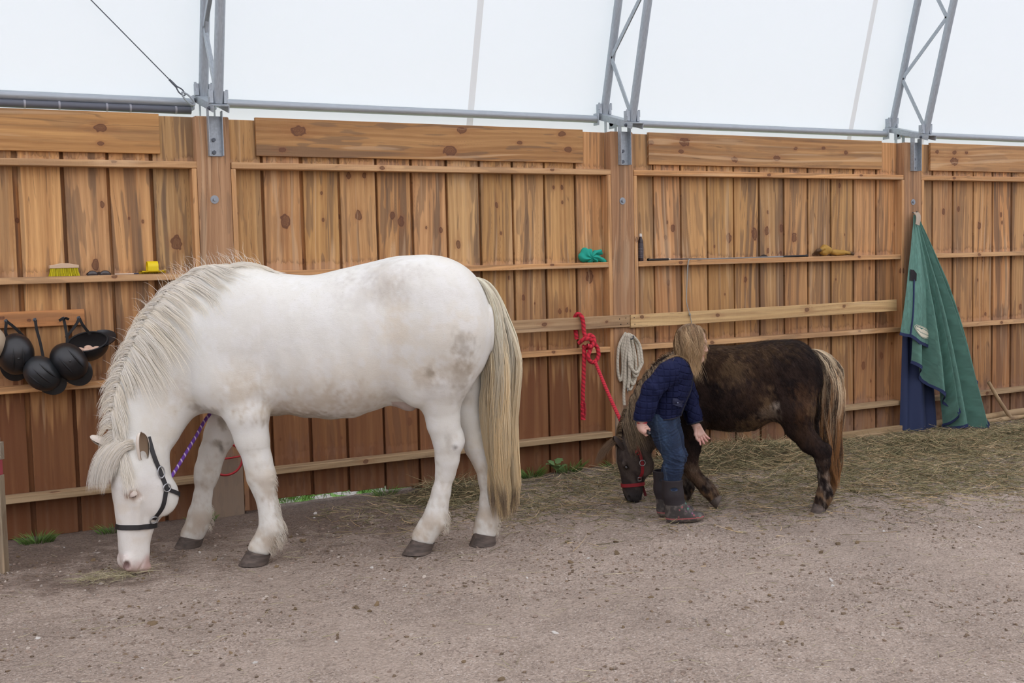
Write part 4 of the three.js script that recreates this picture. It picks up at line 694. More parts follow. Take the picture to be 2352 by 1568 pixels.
  for (const [x, y, z, n, l] of [[-0.31, 0.3, 0.2, 140, 0.035], [-0.315, 0.17, 0.2, 200, 0.055], [-0.345, 0.12, 0.2, 120, 0.04], [-0.79, 0.17, -0.2, 100, 0.04], [0.565, 0.17, 0.06, 140, 0.035], [0.84, 0.13, -0.1, 90, 0.035], [-0.33, 0.42, 0.2, 80, 0.03]]) for (let i = 0; i < n; i++) {
    const q = WH.onto(V(x + (R() - 0.5) * 0.03, y + (R() - 0.5) * 0.13, z + (R() - 0.5) * 0.09)); const c = whColor(q.x, q.y, q.z); Fe.strand(q, V(0.9, -0.4, (R() - 0.5) * 0.6), l * (0.6 + 0.6 * R()), 0.002, { n: 6, gravity: 0.4, c0: cmix(c, [0.85, 0.78, 0.66], 0.5), c1: cmix(c, [0.8, 0.7, 0.55], 0.4) });
  }
  stuff(mesh('feather', Fe.geometry(), hairMat(), T));
  coat(T, geo, 90000, 11, (p) => (p.x < -0.9 && p.z > 0.12 ? V(0.2, -1, 0) : V(0.75, -0.75 - (p.y < 0.8 ? 1 : 0), 0)), (p, n, Q) => { const c = whColor(p.x, p.y, p.z), v = 0.9 + 0.2 * Q(), low = p.y < 0.75; return { len: (low ? 0.013 : 0.011) * (0.7 + 0.6 * Q()), width: 0.0013, lift: 0.16, mess: 0.25, color: c.map((q) => Math.min(0.86, q * v)) }; });
}

// ---------------------------------------------------------------- the dark pony
const PN = new Field();
const pnHead = (() => {
  const F = PN, mir = (c) => [c, [c[0], c[1], -c[2]]];
  F.loft(V(0, 0, 0), V(1, 0, 0), V(0, 1, 0), [[-0.29, 0.84, 0.6, 0.07], [-0.236, 0.93, 0.54, 0.115], [-0.143, 0.995, 0.5, 0.15], [-0.01, 1.012, 0.487, 0.185], [0.122, 1.009, 0.474, 0.215], [0.254, 1.026, 0.488, 0.22], [0.347, 1.041, 0.535, 0.215], [0.435, 1.04, 0.56, 0.205], [0.513, 1.018, 0.6, 0.19], [0.585, 0.972, 0.64, 0.15], [0.63, 0.9, 0.72, 0.08]], 0.04, 2.15);
  for (const c of mir([-0.16, 0.75, 0.1])) F.ball(c, [0.13, 0.2, 0.065], 0.08);
  for (const c of mir([0.5, 0.82, 0.08])) F.ball(c, [0.145, 0.2, 0.13], 0.08);
  for (const c of mir([0.45, 0.63, 0.1])) F.ball(c, [0.07, 0.1, 0.07], 0.07);
  const leg = (l) => F.chain(l, 0.03, 0.85);
  leg([[0.519, 0.847, 0.1, 0.125], [0.5, 0.64, 0.12, 0.115], [0.517, 0.525, 0.11, 0.083], [0.585, 0.425, 0.11, 0.06], [0.65, 0.37, 0.11, 0.047], [0.66, 0.305, 0.11, 0.037], [0.664, 0.215, 0.11, 0.032], [0.669, 0.136, 0.11, 0.036], [0.667, 0.104, 0.11, 0.041], [0.651, 0.064, 0.11, 0.036], [0.644, 0.042, 0.11, 0.038]]);
  leg([[0.532, 0.797, -0.1, 0.125], [0.538, 0.581, -0.1, 0.108], [0.564, 0.472, -0.1, 0.074], [0.634, 0.378, -0.1, 0.055], [0.686, 0.324, -0.1, 0.042], [0.693, 0.267, -0.1, 0.035], [0.695, 0.185, -0.1, 0.03], [0.7, 0.103, -0.1, 0.038], [0.682, 0.062, -0.1, 0.035], [0.672, 0.044, -0.1, 0.038]]);
  leg([[-0.14, 0.66, 0.1, 0.11], [-0.129, 0.513, 0.1, 0.082], [-0.138, 0.392, 0.1, 0.061], [-0.147, 0.282, 0.1, 0.051], [-0.12, 0.222, 0.09, 0.04], [-0.073, 0.166, 0.085, 0.034], [-0.037, 0.128, 0.08, 0.041], [-0.012, 0.098, 0.08, 0.036], [0.003, 0.072, 0.08, 0.035]]);
  leg([[-0.16, 0.637, -0.08, 0.11], [-0.162, 0.47, -0.09, 0.075], [-0.178, 0.33, -0.1, 0.054], [-0.185, 0.245, -0.1, 0.046], [-0.183, 0.149, -0.1, 0.034], [-0.176, 0.092, -0.1, 0.042], [-0.19, 0.055, -0.1, 0.036], [-0.196, 0.035, -0.1, 0.04]]);
  F.ball([0.685, 0.385, 0.11], [0.02, 0.03, 0.02], 0.03);
  F.chain([[-0.13, 0.8, 0, 0.19], [-0.237, 0.745, -0.01, 0.178], [-0.345, 0.635, -0.03, 0.15], [-0.43, 0.495, -0.05, 0.125], [-0.487, 0.375, -0.06, 0.1]], 0.06, 0.55);
  const poll = V(-0.535, 0.398, -0.06), nose = V(-0.505, 0.004, -0.035), L = poll.distanceTo(nose), ax = nose.clone().sub(poll).normalize(), yaw = 17 * DEG;
  const e = V(-Math.cos(yaw), 0, Math.sin(yaw)); e.addScaledVector(ax, -e.dot(ax)).normalize(); const s = V().crossVectors(ax, e).normalize();
  const at = (t, a, b) => poll.clone().addScaledVector(ax, t * L).addScaledVector(e, a).addScaledVector(s, b), arr = (v) => [v.x, v.y, v.z];
  F.loft(poll, ax, e, [[0, 0.065, -0.075, 0.05], [0.08, 0.078, -0.095, 0.066], [0.2, 0.088, -0.115, 0.078], [0.32, 0.09, -0.13, 0.08], [0.42, 0.085, -0.135, 0.07], [0.52, 0.078, -0.12, 0.058], [0.62, 0.075, -0.09, 0.049], [0.72, 0.074, -0.07, 0.046], [0.82, 0.07, -0.06, 0.048], [0.9, 0.06, -0.052, 0.047], [0.97, 0.04, -0.045, 0.036], [1, 0.01, -0.03, 0.02]].map(([t, a, b, c]) => [t * L, a, b, c]), 0.04, 2.25);
  const q = new THREE.Quaternion().setFromRotationMatrix(new THREE.Matrix4().makeBasis(e, s, ax));
  for (const m of [-1, 1]) {
    F.ball(arr(at(0.42, -0.07, m * 0.05)), [0.065, 0.026, 0.068], 0.03, q); F.ball(arr(at(0.36, 0.058, m * 0.068)), [0.016, 0.015, 0.024], 0.02, q);
    F.ball(arr(at(0.9, 0.035, m * 0.034)), [0.02, 0.016, 0.026], 0.02, q); F.ball(arr(at(0.415, 0.045, m * 0.088)), [0.019, 0.012, 0.016], 0.01, q, true); F.ball(arr(at(0.92, 0.042, m * 0.047)), [0.009, 0.012, 0.016], 0.008, q, true);
    F.bone(arr(at(0.98, 0.0, m * 0.04)), arr(at(0.86, -0.025, m * 0.055)), 0.005, 0.003, 0.008, 1, null, true);
  }
  F.skin = (x, y, z, d) => (Math.abs(d) > 0.05 ? 0 : 0.008 * (fbm3(x * 9, y * 9, z * 9, 3) - 0.5) + 0.006 * (fbm3(x * 26 + y * 12, y * 14, z * 26, 2) - 0.5));
  return { poll, ax, e, s, L, at, q };
})();
const PNPOS = [2.675, 0, 1.556], PNTURN = (-27.72 - 13) * DEG;
const pnColor = (x, y, z) => {
  const n = fbm3(x * 6, y * 6, z * 6, 3), f = fbm3(x * 22 + y * 8, y * 15, z * 22, 3), g = fbm3(x * 60, y * 40, z * 60, 2);
  let c = cmix([0.014, 0.0085, 0.0075], [0.034, 0.02, 0.015], sstep(0.35, 0.7, f));
  const patch = (px, py, rx, ry, amt, col) => { const d = Math.hypot((x - px) / rx, (y - py) / ry); if (d < 2.4) c = cmix(c, col, amt * 0.8 * sstep(1.4, 0.1, d + (f - 0.5) * 1.5 + (g - 0.5) * 1.6)); };
  const brown = [0.07, 0.037, 0.018], tan = [0.2, 0.125, 0.065], pale = [0.5, 0.42, 0.34];
  patch(0.05, 0.93, 0.26, 0.12, 0.75, brown); patch(0.25, 0.99, 0.25, 0.06, 0.6, [0.12, 0.07, 0.034]); patch(0.15, 0.86, 0.09, 0.1, 0.6, tan); patch(0.3, 0.88, 0.12, 0.1, 0.3, brown); patch(0.26, 0.72, 0.12, 0.1, 0.45, brown);
  patch(0.34, 0.68, 0.05, 0.07, 0.75, tan); patch(0.38, 0.66, 0.03, 0.035, 0.9, pale); patch(0.36, 0.6, 0.07, 0.05, 0.7, [0.25, 0.19, 0.14]); patch(0.28, 0.53, 0.12, 0.05, 0.65, tan); patch(0.14, 0.47, 0.2, 0.03, 0.6, [0.2, 0.15, 0.1]);
  patch(0.56, 0.66, 0.08, 0.11, 0.6, [0.15, 0.075, 0.035]); patch(0.6, 0.62, 0.035, 0.09, 0.7, tan); patch(0.55, 0.48, 0.09, 0.07, 0.5, brown); patch(0.02, 0.5, 0.1, 0.06, 0.4, brown);
  if (y < 0.34 && x > -0.3) { const k = sstep(0.36, 0.24, y + (f - 0.5) * 0.2); c = cmix(c, [0.19, 0.12, 0.075], 0.6 * k * sstep(0.3, 0.6, f)); c = cmix(c, [0.42, 0.34, 0.27], 0.45 * k * sstep(0.45, 0.72, g * 0.5 + n * 0.5) * (x > 0.3 ? 1 : 0.6)); if (y < 0.13) c = cmix(c, [0.3, 0.18, 0.09], 0.6 * sstep(0.42, 0.6, f)); }
  if (x < -0.36 && y < 0.44) { c = cmix([0.04, 0.03, 0.027], [0.085, 0.065, 0.055], sstep(0.35, 0.65, f)); const t = V(x, y, z).sub(pnHead.poll).dot(pnHead.ax) / pnHead.L; c = cmix(c, [0.03, 0.027, 0.028], 0.8 * sstep(0.74, 0.92, t)); c = cmix(c, [0.16, 0.125, 0.1], 0.55 * sstep(-0.46, -0.42, x + (f - 0.5) * 0.06) * sstep(0.8, 0.6, t)); }
  return c;
};
{
  const T = thing('pony', 'small dark brown pony with shaggy coat, one foreleg flexed, head to the ground', 'pony', PNPOS, PNTURN);
  const geo = PN.mesh([-0.68, -0.02, -0.3], [0.75, 1.1, 0.32], 0.007, pnColor), hb = hairBump.clone(); hb.repeat.set(4, 4); hb.needsUpdate = true;
  mesh('body', geo, phys(0xffffff, 0.75, { specularIntensity: 0.4, vertexColors: true, bumpMap: hb, bumpScale: 0.0012 }), T);
  const hm = std(srgb(84, 72, 64), 0.8);
  mesh('hoof', hoofGeo([0.646, 0.05, 0.11], [0.637, 0.001, 0.11], 0.038, 0.047, Math.PI - 0.1), hornMat, T); mesh('hoof', hoofGeo([0.673, 0.05, -0.1], [0.666, 0.001, -0.1], 0.038, 0.046, Math.PI - 0.1), hornMat, T); mesh('hoof', hoofGeo([-0.197, 0.045, -0.1], [-0.207, 0.001, -0.1], 0.04, 0.047, Math.PI), hornMat, T);
  const raised = hoofGeo([0, 0.045, 0], [-0.008, 0, 0], 0.036, 0.045, Math.PI); raised.rotateZ(1.15); raised.translate(0.043, 0.05, 0.08); mesh('hoof', raised, hornMat, T);
  for (const m of [-1, 1]) { const c = pnHead.at(0.415, 0.045, m * 0.071); mesh('eye', new THREE.SphereGeometry(0.015, 20, 14).translate(c.x, c.y, c.z), phys(lin(0.012, 0.008, 0.006), 0.12, { clearcoat: 1 }), T); }
  const earM = std(lin(0.05, 0.035, 0.028), 0.85, { side: THREE.DoubleSide });
  mesh('ear', earGeo(V(-0.56, 0.345, -0.01), V(-0.628, 0.432, 0.015), V(-0.75, -0.35, 0.45), 0.056), earM, T); mesh('ear', earGeo(V(-0.575, 0.355, -0.09), V(-0.645, 0.41, -0.12), V(-0.4, -0.5, 0.6), 0.05), earM, T);
  const R = rng(21), M = new Hair(), crest = new THREE.CatmullRomCurve3(P3([[-0.08, 0.985, 0], [-0.18, 0.945, 0], [-0.29, 0.865, -0.01], [-0.4, 0.765, -0.03], [-0.49, 0.64, -0.045], [-0.55, 0.51, -0.055], [-0.585, 0.41, -0.06]]));
  const tone = () => { const k = R(), v = 0.7 + 0.6 * R(); return k < 0.42 ? [0.46 * v, 0.34 * v, 0.21 * v] : k < 0.7 ? [0.2 * v, 0.13 * v, 0.08 * v] : [0.05 * v, 0.035 * v, 0.025 * v]; };
  for (let i = 0; i < 330; i++) {
    const u = 0.08 + 0.92 * R(), p = crest.getPointAt(u), near = R() < 0.85 && u < 0.86, len = near ? 0.2 + 0.15 * R() : 0.06 + 0.1 * R(), c0 = tone();
    for (let s = 0; s < 12; s++) M.strand(p.clone().add(V(R() - 0.5, R() - 0.5, R() - 0.5).multiplyScalar(0.022)).add(V(0, 0.004, near ? 0.01 : -0.01)), near ? V(-0.1 + 0.4 * R(), 0.3, 0.8) : V(-0.6, 0.3, -0.4), len * (0.8 + 0.3 * R()), 0.0021, { n: 12, gravity: 0.26, pull: V(0.3, -1, 0), wave: 0.05 + 0.05 * R(), phase: R() * 6, field: PN, off: 0.004 + 0.014 * R(), floor: 0.2, c0, c1: cmix(c0, [0.36, 0.26, 0.16], 0.5) });
  }
  for (let i = 0; i < 90; i++) { const p = pnHead.at(-0.02 + 0.05 * R(), 0.05, (R() - 0.5) * 0.07), c0 = R() < 0.7 ? [0.3, 0.2, 0.12] : [0.12, 0.08, 0.055]; for (let s = 0; s < 6; s++) M.strand(p.clone().add(V(R() - 0.5, R() - 0.5, R() - 0.5).multiplyScalar(0.02)), V(-1, 0.15, 0.15 - 0.4 * R()), 0.12 + 0.13 * R(), 0.002, { n: 10, gravity: 0.22, wave: 0.1, phase: R() * 6, field: PN, off: 0.01 + 0.02 * R(), c0, c1: [0.34, 0.22, 0.14] }); }
  mesh('mane', M.geometry(), hairMat(), T);
  mesh('tail', tailGeo(R, [[0.575, 0.985, 0], [0.62, 0.98, 0], [0.675, 0.935, 0], [0.712, 0.84, 0], [0.72, 0.675, 0], [0.716, 0.462, 0], [0.721, 0.248, 0], [0.728, 0.115, 0]], [0.02, 0.03, 0.05, 0.062, 0.066, 0.056, 0.042, 0.018], 2800, 0.0023, (v, k, t) => { const top = k < 0.76 ? [0.78 * v, 0.65 * v, 0.45 * v] : [0.16, 0.12, 0.085], low = k < 0.76 ? [0.4 * v, 0.19 * v, 0.07 * v] : [0.075, 0.045, 0.028]; return cmix(top, low, sstep(0.32, 0.75, t + 0.35 * (k * 1.7 % 1 - 0.5))); }), hairMat(), T);
  coat(T, geo, 100000, 23, (p) => (p.x < -0.42 && p.y < 0.42 ? V(0.15, -1, 0) : V(0.55, -0.8 - (p.y < 0.5 ? 1 : 0), 0.05)), (p, n, Q) => { const c = pnColor(p.x, p.y, p.z), v = 0.55 + 0.9 * Q() * Q(), head = p.x < -0.4 && p.y < 0.42, top = p.y > 0.85; return { len: (head ? 0.011 : top ? 0.03 : 0.02) * (0.6 + 0.7 * Q()), width: head ? 0.0014 : 0.0019, lift: head ? 0.2 : 0.33, mess: 0.5, color: c.map((q) => q * v) }; });
}

// ---------------------------------------------------------------- the girl
const GPOS = [2.259, 0, 1.7605];
const GIRL = thing('person', 'child in a quilted navy jacket, jeans and boots, bending beside the pony', 'person', GPOS, FACE);
{
  const arr = (v) => [v.x, v.y, v.z], T = GIRL;
  const skin = [0.6, 0.375, 0.295];
  // ---- body (mostly under the clothes), head and hands
  const B = new Field();
  B.chain([[-0.09, 0.64, 0, 0.075], [-0.05, 0.76, 0, 0.07], [0.0, 0.875, 0, 0.07]], 0.04, 1.2);
  B.bone([0.0, 0.9, 0.08], [0.01, 0.9, -0.08], 0.04, 0.04, 0.04); B.bone([0.02, 0.91, 0], [0.075, 0.99, 0], 0.038, 0.034, 0.03);
  B.chain([[-0.05, 0.925, 0.115, 0.04], [-0.172, 0.81, 0.185, 0.03], [-0.231, 0.648, 0.185, 0.021], [-0.233, 0.622, 0.186, 0.02]], 0.02);
  B.chain([[0.03, 0.9, -0.115, 0.04], [0.09, 0.715, -0.155, 0.03], [0.118, 0.565, -0.13, 0.021], [0.128, 0.54, -0.126, 0.02]], 0.02);
  B.chain([[-0.11, 0.6, 0.065, 0.06], [-0.035, 0.385, 0.075, 0.042], [-0.04, 0.15, 0.07, 0.03], [-0.045, 0.06, 0.07, 0.03]], 0.03); B.chain([[-0.06, 0.6, -0.07, 0.06], [0.005, 0.37, -0.08, 0.042], [-0.07, 0.15, -0.1, 0.03], [-0.075, 0.06, -0.1, 0.03]], 0.03);
  const bodyGeo = B.mesh([-0.32, -0.02, -0.28], [0.26, 1.02, 0.3], 0.008, () => skin);
  const Hd = new Field(), tilt = new THREE.Quaternion().setFromAxisAngle(V(0, 0, 1), -0.12), hp = (x, y, z) => V(x, y, z).applyQuaternion(tilt).add(V(0.078, 1.055, 0));
  Hd.ball(arr(hp(0, 0.025, 0)), [0.087, 0.088, 0.071], 0.02, tilt); Hd.ball(arr(hp(0.035, -0.03, 0)), [0.052, 0.07, 0.056], 0.03, tilt);
  Hd.ball(arr(hp(0.066, -0.088, 0)), [0.02, 0.018, 0.024], 0.03, tilt); Hd.bone(arr(hp(0.035, -0.07, 0.038)), arr(hp(0.066, -0.086, 0)), 0.016, 0.014, 0.02); Hd.bone(arr(hp(0.035, -0.07, -0.038)), arr(hp(0.066, -0.086, 0)), 0.016, 0.014, 0.02);
  Hd.bone(arr(hp(0.083, 0.008, 0)), arr(hp(0.1, -0.03, 0)), 0.008, 0.0095, 0.012); for (const m of [-1, 1]) Hd.ball(arr(hp(0.091, -0.036, m * 0.009)), [0.009, 0.006, 0.007], 0.006, tilt);
  for (const m of [-1, 1]) { Hd.ball(arr(hp(0.078, 0.004, m * 0.031)), [0.016, 0.012, 0.017], 0.012, tilt, true); Hd.bone(arr(hp(0.085, 0.02, m * 0.014)), arr(hp(0.073, 0.021, m * 0.048)), 0.009, 0.007, 0.012); Hd.ball(arr(hp(0.06, -0.035, m * 0.035)), [0.024, 0.022, 0.02], 0.02, tilt); }
  Hd.bone(arr(hp(0.084, -0.057, 0.016)), arr(hp(0.084, -0.057, -0.016)), 0.006, 0.006, 0.006); Hd.bone(arr(hp(0.081, -0.067, 0.013)), arr(hp(0.081, -0.067, -0.013)), 0.0068, 0.0068, 0.006); Hd.bone(arr(hp(0.095, -0.062, 0.02)), arr(hp(0.095, -0.062, -0.02)), 0.004, 0.004, 0.004, 1, null, true);
  for (const m of [-1, 1]) Hd.ball(arr(hp(-0.006, -0.01, m * 0.074)), [0.018, 0.028, 0.008], 0.008, tilt);
  Hd.bone(arr(hp(-0.01, -0.05, 0)), [0.03, 0.93, 0], 0.038, 0.042, 0.03);
  const headGeo = Hd.mesh([-0.04, 0.9, -0.1], [0.2, 1.19, 0.1], 0.0032, (x, y, z) => { const q = V(x, y, z).sub(V(0.078, 1.055, 0)).applyQuaternion(tilt.clone().invert()); let c = skin; if (Math.hypot(q.y + 0.062, q.z * 0.45) < 0.0125 && q.x > 0.07) c = [0.5, 0.19, 0.17]; c = cmix(c, [0.6, 0.29, 0.23], 0.45 * sstep(0.028, 0.01, Math.hypot(q.y + 0.03, Math.abs(q.z) - 0.038))); if (q.x > 0.05 && Math.abs(q.y - 0.027) < 0.004 && Math.abs(Math.abs(q.z) - 0.031) < 0.018) c = cmix(c, [0.25, 0.16, 0.1], 0.6); return c; });
  // near hand: a fist round the handle of the pick
  const hx = V(0.42, -0.5, 0.76).normalize(), C = V(-0.222, 0.588, 0.195), hu = V(-0.75, 0.25, 0.6); hu.addScaledVector(hx, -hu.dot(hx)).normalize(); const hv = V().crossVectors(hx, hu).normalize();
  const Fi = new Field(), ring = (o, a, r) => C.clone().addScaledVector(hx, o).addScaledVector(hu, Math.cos(a) * r).addScaledVector(hv, Math.sin(a) * r);
  Fi.bone([-0.232, 0.645, 0.186], [-0.233, 0.62, 0.188], 0.021, 0.022, 0.015);
  Fi.bone([-0.233, 0.622, 0.186], arr(ring(0.0, 0.3, 0.02)), 0.022, 0.02, 0.02); Fi.bone(arr(ring(-0.026, 0.4, 0.02)), arr(ring(0.026, 0.4, 0.02)), 0.0155, 0.0165, 0.015);
  for (let f = 0; f < 4; f++) { const o = -0.027 + f * 0.0172, r = [0.0165, 0.018, 0.018, 0.017][f], L = [2.4, 2.75, 2.8, 2.6][f], p = []; for (let q = 0; q <= 4; q++) p.push([...arr(ring(o, -0.1 - (q / 4) * L, r)), lerp(0.0078, 0.0064, q / 4)]); Fi.chain(p, 0.004); }
  Fi.chain([[...arr(ring(0.018, 0.9, 0.022)), 0.01], [...arr(ring(0.034, 1.7, 0.021)), 0.0085], [...arr(ring(0.038, 2.6, 0.018)), 0.0072]], 0.006);
  const handA = Fi.mesh([-0.3, 0.53, 0.11], [-0.14, 0.66, 0.28], 0.0026, () => [0.57, 0.34, 0.27]);
  // far hand: open, palm to the viewer, fingers hanging
  const Fo = new Field(), w0 = V(0.13, 0.545, -0.126), hd = V(0.42, -0.9, 0.05).normalize(), pn = V(0.1, 0.05, 1); pn.addScaledVector(hd, -pn.dot(hd)).normalize(); const sd = V().crossVectors(hd, pn).normalize();
  const ho = (l, s, n) => w0.clone().addScaledVector(hd, l).addScaledVector(sd, s).addScaledVector(pn, n);
  Fo.bone(arr(ho(-0.03, 0, 0)), arr(ho(0.004, 0, 0)), 0.02, 0.021, 0.015); for (const s of [-0.019, -0.006, 0.007, 0.019]) Fo.bone(arr(ho(0.006, s * 0.7, 0)), arr(ho(0.06, s, 0)), 0.0125, 0.0105, 0.014);
  Fo.ball(arr(ho(0.03, -0.002, 0.018)), [0.016, 0.02, 0.009], 0.014, null, true);
  [[-0.0215, 0.043, 0.5], [-0.0075, 0.053, 0.6], [0.0068, 0.056, 0.55], [0.0205, 0.05, 0.42]].forEach(([s, l, bend], f) => { const p = []; let q = ho(0.062, s, 0), a = bend * 0.35; for (let k = 0; k < 4; k++) { p.push([...arr(q), lerp(0.0078, 0.0058, k / 3)]); const L = l * [0.44, 0.32, 0.24, 0][k]; q = q.clone().addScaledVector(hd, Math.cos(a) * L).addScaledVector(pn, Math.sin(a) * L).addScaledVector(sd, s * 0.18); a += bend * 0.6; } Fo.chain(p, 0.003); });
  Fo.chain([[...arr(ho(0.014, 0.014, 0.004)), 0.011], [...arr(ho(0.04, 0.032, 0.014)), 0.0085], [...arr(ho(0.066, 0.036, 0.02)), 0.007], [...arr(ho(0.082, 0.034, 0.02)), 0.0058]], 0.008);
  const handB = Fo.mesh([0.07, 0.38, -0.2], [0.26, 0.58, -0.05], 0.0026, (x, y, z, n) => cmix([0.58, 0.36, 0.29], [0.6, 0.3, 0.25], sstep(0.06, 0.1, V(x, y, z).sub(w0).dot(hd))));
  const skinMat = phys(0xffffff, 0.5, { vertexColors: true, sheen: 0.2, sheenColor: lin(1, 0.8, 0.7) });
  mesh('body', [bodyGeo, headGeo, handA, handB], skinMat, T);
  for (const m of [-1, 1]) { const e = mesh('eye', new THREE.SphereGeometry(0.0105, 20, 14).translate(...arr(hp(0.071, 0.003, m * 0.031))), phys(lin(0.75, 0.72, 0.7), 0.2, { clearcoat: 1 }), T), c = hp(0.0805, 0.002, m * 0.0325); mesh('iris', new THREE.SphereGeometry(0.0046, 14, 10).translate(c.x - 0.0018, c.y, c.z), phys(lin(0.05, 0.07, 0.1), 0.15, { clearcoat: 1 }), e); }
  // ---- jeans
  const J = new Field();
  J.bone([-0.098, 0.63, 0.045], [-0.085, 0.64, -0.045], 0.084, 0.082, 0.04);
  J.chain([[-0.112, 0.6, 0.062, 0.084], [-0.075, 0.5, 0.07, 0.07], [-0.036, 0.39, 0.076, 0.058], [-0.044, 0.32, 0.076, 0.053], [-0.052, 0.2, 0.073, 0.046], [-0.047, 0.12, 0.07, 0.042]], 0.03);
  J.chain([[-0.062, 0.6, -0.068, 0.082], [-0.03, 0.49, -0.075, 0.068], [0.004, 0.375, -0.08, 0.056], [-0.03, 0.3, -0.088, 0.05], [-0.075, 0.2, -0.098, 0.044], [-0.078, 0.12, -0.1, 0.042]], 0.03);
  J.skin = (x, y, z, d) => { if (Math.abs(d) > 0.04) return 0; const k = Math.exp(-Math.pow((y - 0.36) / 0.075, 2)), s = z > 0 ? 1 : -1; return 0.011 * k * (noise3(x * 22 + 4 * Math.sin(y * 30), y * 95 + x * 40, z * 22) - 0.5) + 0.004 * (noise3(x * 12, y * 60 + x * 80, z * 12) - 0.5) + 0.005 * (fbm3(x * 16, y * 12, z * 16, 2) - 0.5) + (Math.abs(y - 0.57 - x * 0.4) < 0.02 ? 0.002 * Math.sin((y - x * 0.4) * 300) : 0); };
  const denim = dataTex(256, 256, (i, j) => { const t = ((i + j) % 4) / 4, n = hash3(i, j, 3), m = fbm2(i / 30, j / 18, 91, 3); const v = 0.7 + 0.25 * t + 0.2 * (n - 0.5) + 0.35 * (m - 0.5); return [190 * v, 200 * v, 214 * v]; }); denim.repeat.set(12, 12);
  mesh('jeans', J.mesh([-0.25, 0.12, -0.2], [0.1, 0.75, 0.2], 0.0045, (x, y, z) => { const cx = z > 0 ? lerp(-0.047, -0.112, clamp((y - 0.1) / 0.5)) : -0.04, f = fbm3(x * 30, y * 8, z * 30, 3), fade = Math.exp(-Math.pow((x - cx) / 0.035, 2)) * sstep(0.25, 0.5, y + (f - 0.5) * 0.3); let c = cmix([0.03, 0.06, 0.13], [0.075, 0.135, 0.235], clamp(fade * 0.8 + 0.5 * sstep(0.5, 0.7, f))); const seam = Math.abs(x - lerp(-0.043, -0.13, clamp((y - 0.1) / 0.5)) + 0.012); if (z > 0.1 && seam < 0.0025) c = cmix(c, [0.2, 0.27, 0.36], 0.6); return c; }), new THREE.MeshStandardMaterial({ map: denim, vertexColors: true, roughness: 0.9, bumpMap: denim, bumpScale: 0.0006 }), T);
  // ---- quilted jacket
  const K = new Field();
  K.chain([[-0.087, 0.65, 0, 0.107], [-0.062, 0.74, 0, 0.1], [-0.03, 0.82, 0, 0.1], [-0.002, 0.885, 0, 0.092]], 0.05, 1.36);
  K.bone([-0.01, 0.905, 0.085], [0.01, 0.9, -0.085], 0.066, 0.062, 0.05); K.bone([0.0, 0.925, 0], [0.038, 0.955, 0], 0.055, 0.05, 0.03);
  K.chain([[-0.03, 0.915, 0.105, 0.066], [-0.075, 0.895, 0.135, 0.066], [-0.172, 0.81, 0.185, 0.058], [-0.21, 0.71, 0.188, 0.053], [-0.231, 0.648, 0.186, 0.046], [-0.234, 0.63, 0.186, 0.046]], 0.03);
  K.chain([[0.01, 0.9, -0.1, 0.064], [0.06, 0.8, -0.14, 0.058], [0.09, 0.715, -0.155, 0.053], [0.11, 0.61, -0.137, 0.05], [0.12, 0.565, -0.13, 0.048]], 0.03);
  const cutEnd = (c, n, r) => K.add((x, y, z) => (x - c[0]) * -n[0] + (y - c[1]) * -n[1] + (z - c[2]) * -n[2] > 0 ? 1 : Math.max(-((x - c[0]) * n[0] + (y - c[1]) * n[1] + (z - c[2]) * n[2]), Math.hypot(x - c[0], y - c[1], z - c[2]) - r), V(...c), r, 0.004, true);
  K.add((x, y, z) => Math.max(y - 0.622 - 0.1 * (x + 0.09), Math.abs(z) - 0.155, x - 0.07), V(-0.08, 0.55, 0), 0.25, 0.012, true);
  cutEnd([-0.2325, 0.634, 0.186], [-0.05, -1, 0.0], 0.062); cutEnd([0.121, 0.566, -0.13], [0.25, -0.97, 0.05], 0.062);
  K.skin = (x, y, z, d) => {
    if (Math.abs(d) > 0.03) return 0;
    const ar = z > 0.1 && x < -0.02 ? 0.75 : z < -0.1 && y < 0.85 ? -0.25 : 0.35, u = (x * Math.cos(ar) + y * Math.sin(ar)) / 0.05, v = (-x * Math.sin(ar) + y * Math.cos(ar) + z * 0.25) / 0.05, a = u + v, b = u - v;
    const g = (t) => { const q = (t - Math.floor(t) - 0.5) * 2, w = 1 - Math.abs(q); return Math.exp(-Math.pow(w / 0.16, 2)); };
    return 0.0042 * Math.max(g(a), g(b)) + 0.012 * (fbm3(x * 11, y * 11, z * 11, 2) - 0.5) + 0.004 * Math.sin(y * 70 + x * 90) * sstep(0.08, 0.0, Math.hypot(x + 0.15, y - 0.83)) ;
  };
  const jk = K.mesh([-0.33, 0.5, -0.28], [0.2, 1.04, 0.3], 0.0038, (x, y, z) => { const f = fbm3(x * 40, y * 40, z * 40, 2); return cmix([0.0055, 0.008, 0.034], [0.0105, 0.0145, 0.053], f); });
  const navy = phys(0xffffff, 0.8, { vertexColors: true, specularIntensity: 0.35 }), jacket = mesh('jacket', jk, navy, T), on = (p, off) => K.onto(p, off, 8), dark = std(lin(0.008, 0.009, 0.02), 0.7);
  const hem = []; for (let i = 0; i <= 40; i++) { const a = (i / 40) * Math.PI * 2, p = V(-0.085 + Math.cos(a) * 0.15, 0.635 + 0.1 * (Math.cos(a) * 0.1), Math.sin(a) * 0.18); const c0 = V(-0.085, 0.627, 0), dr = V(Math.cos(a), 0.1 * Math.cos(a), Math.sin(a) * 1.3).normalize(); hem.push(K.ring(c0, dr, 0.0005, 0.165)); }
  mesh('hem_binding', tube(hem.slice(0, 40), 0.0045, 90, 6, true), dark, jacket);
  mesh('zip', strap([[0.1, 0.87, 0.05], [0.06, 0.79, 0.07], [0.03, 0.71, 0.075], [0.01, 0.65, 0.075]].map((q) => on(V(...q), 0.002)), 0.008, 0.003, V(1, 0.2, 0), 24), dark, jacket);
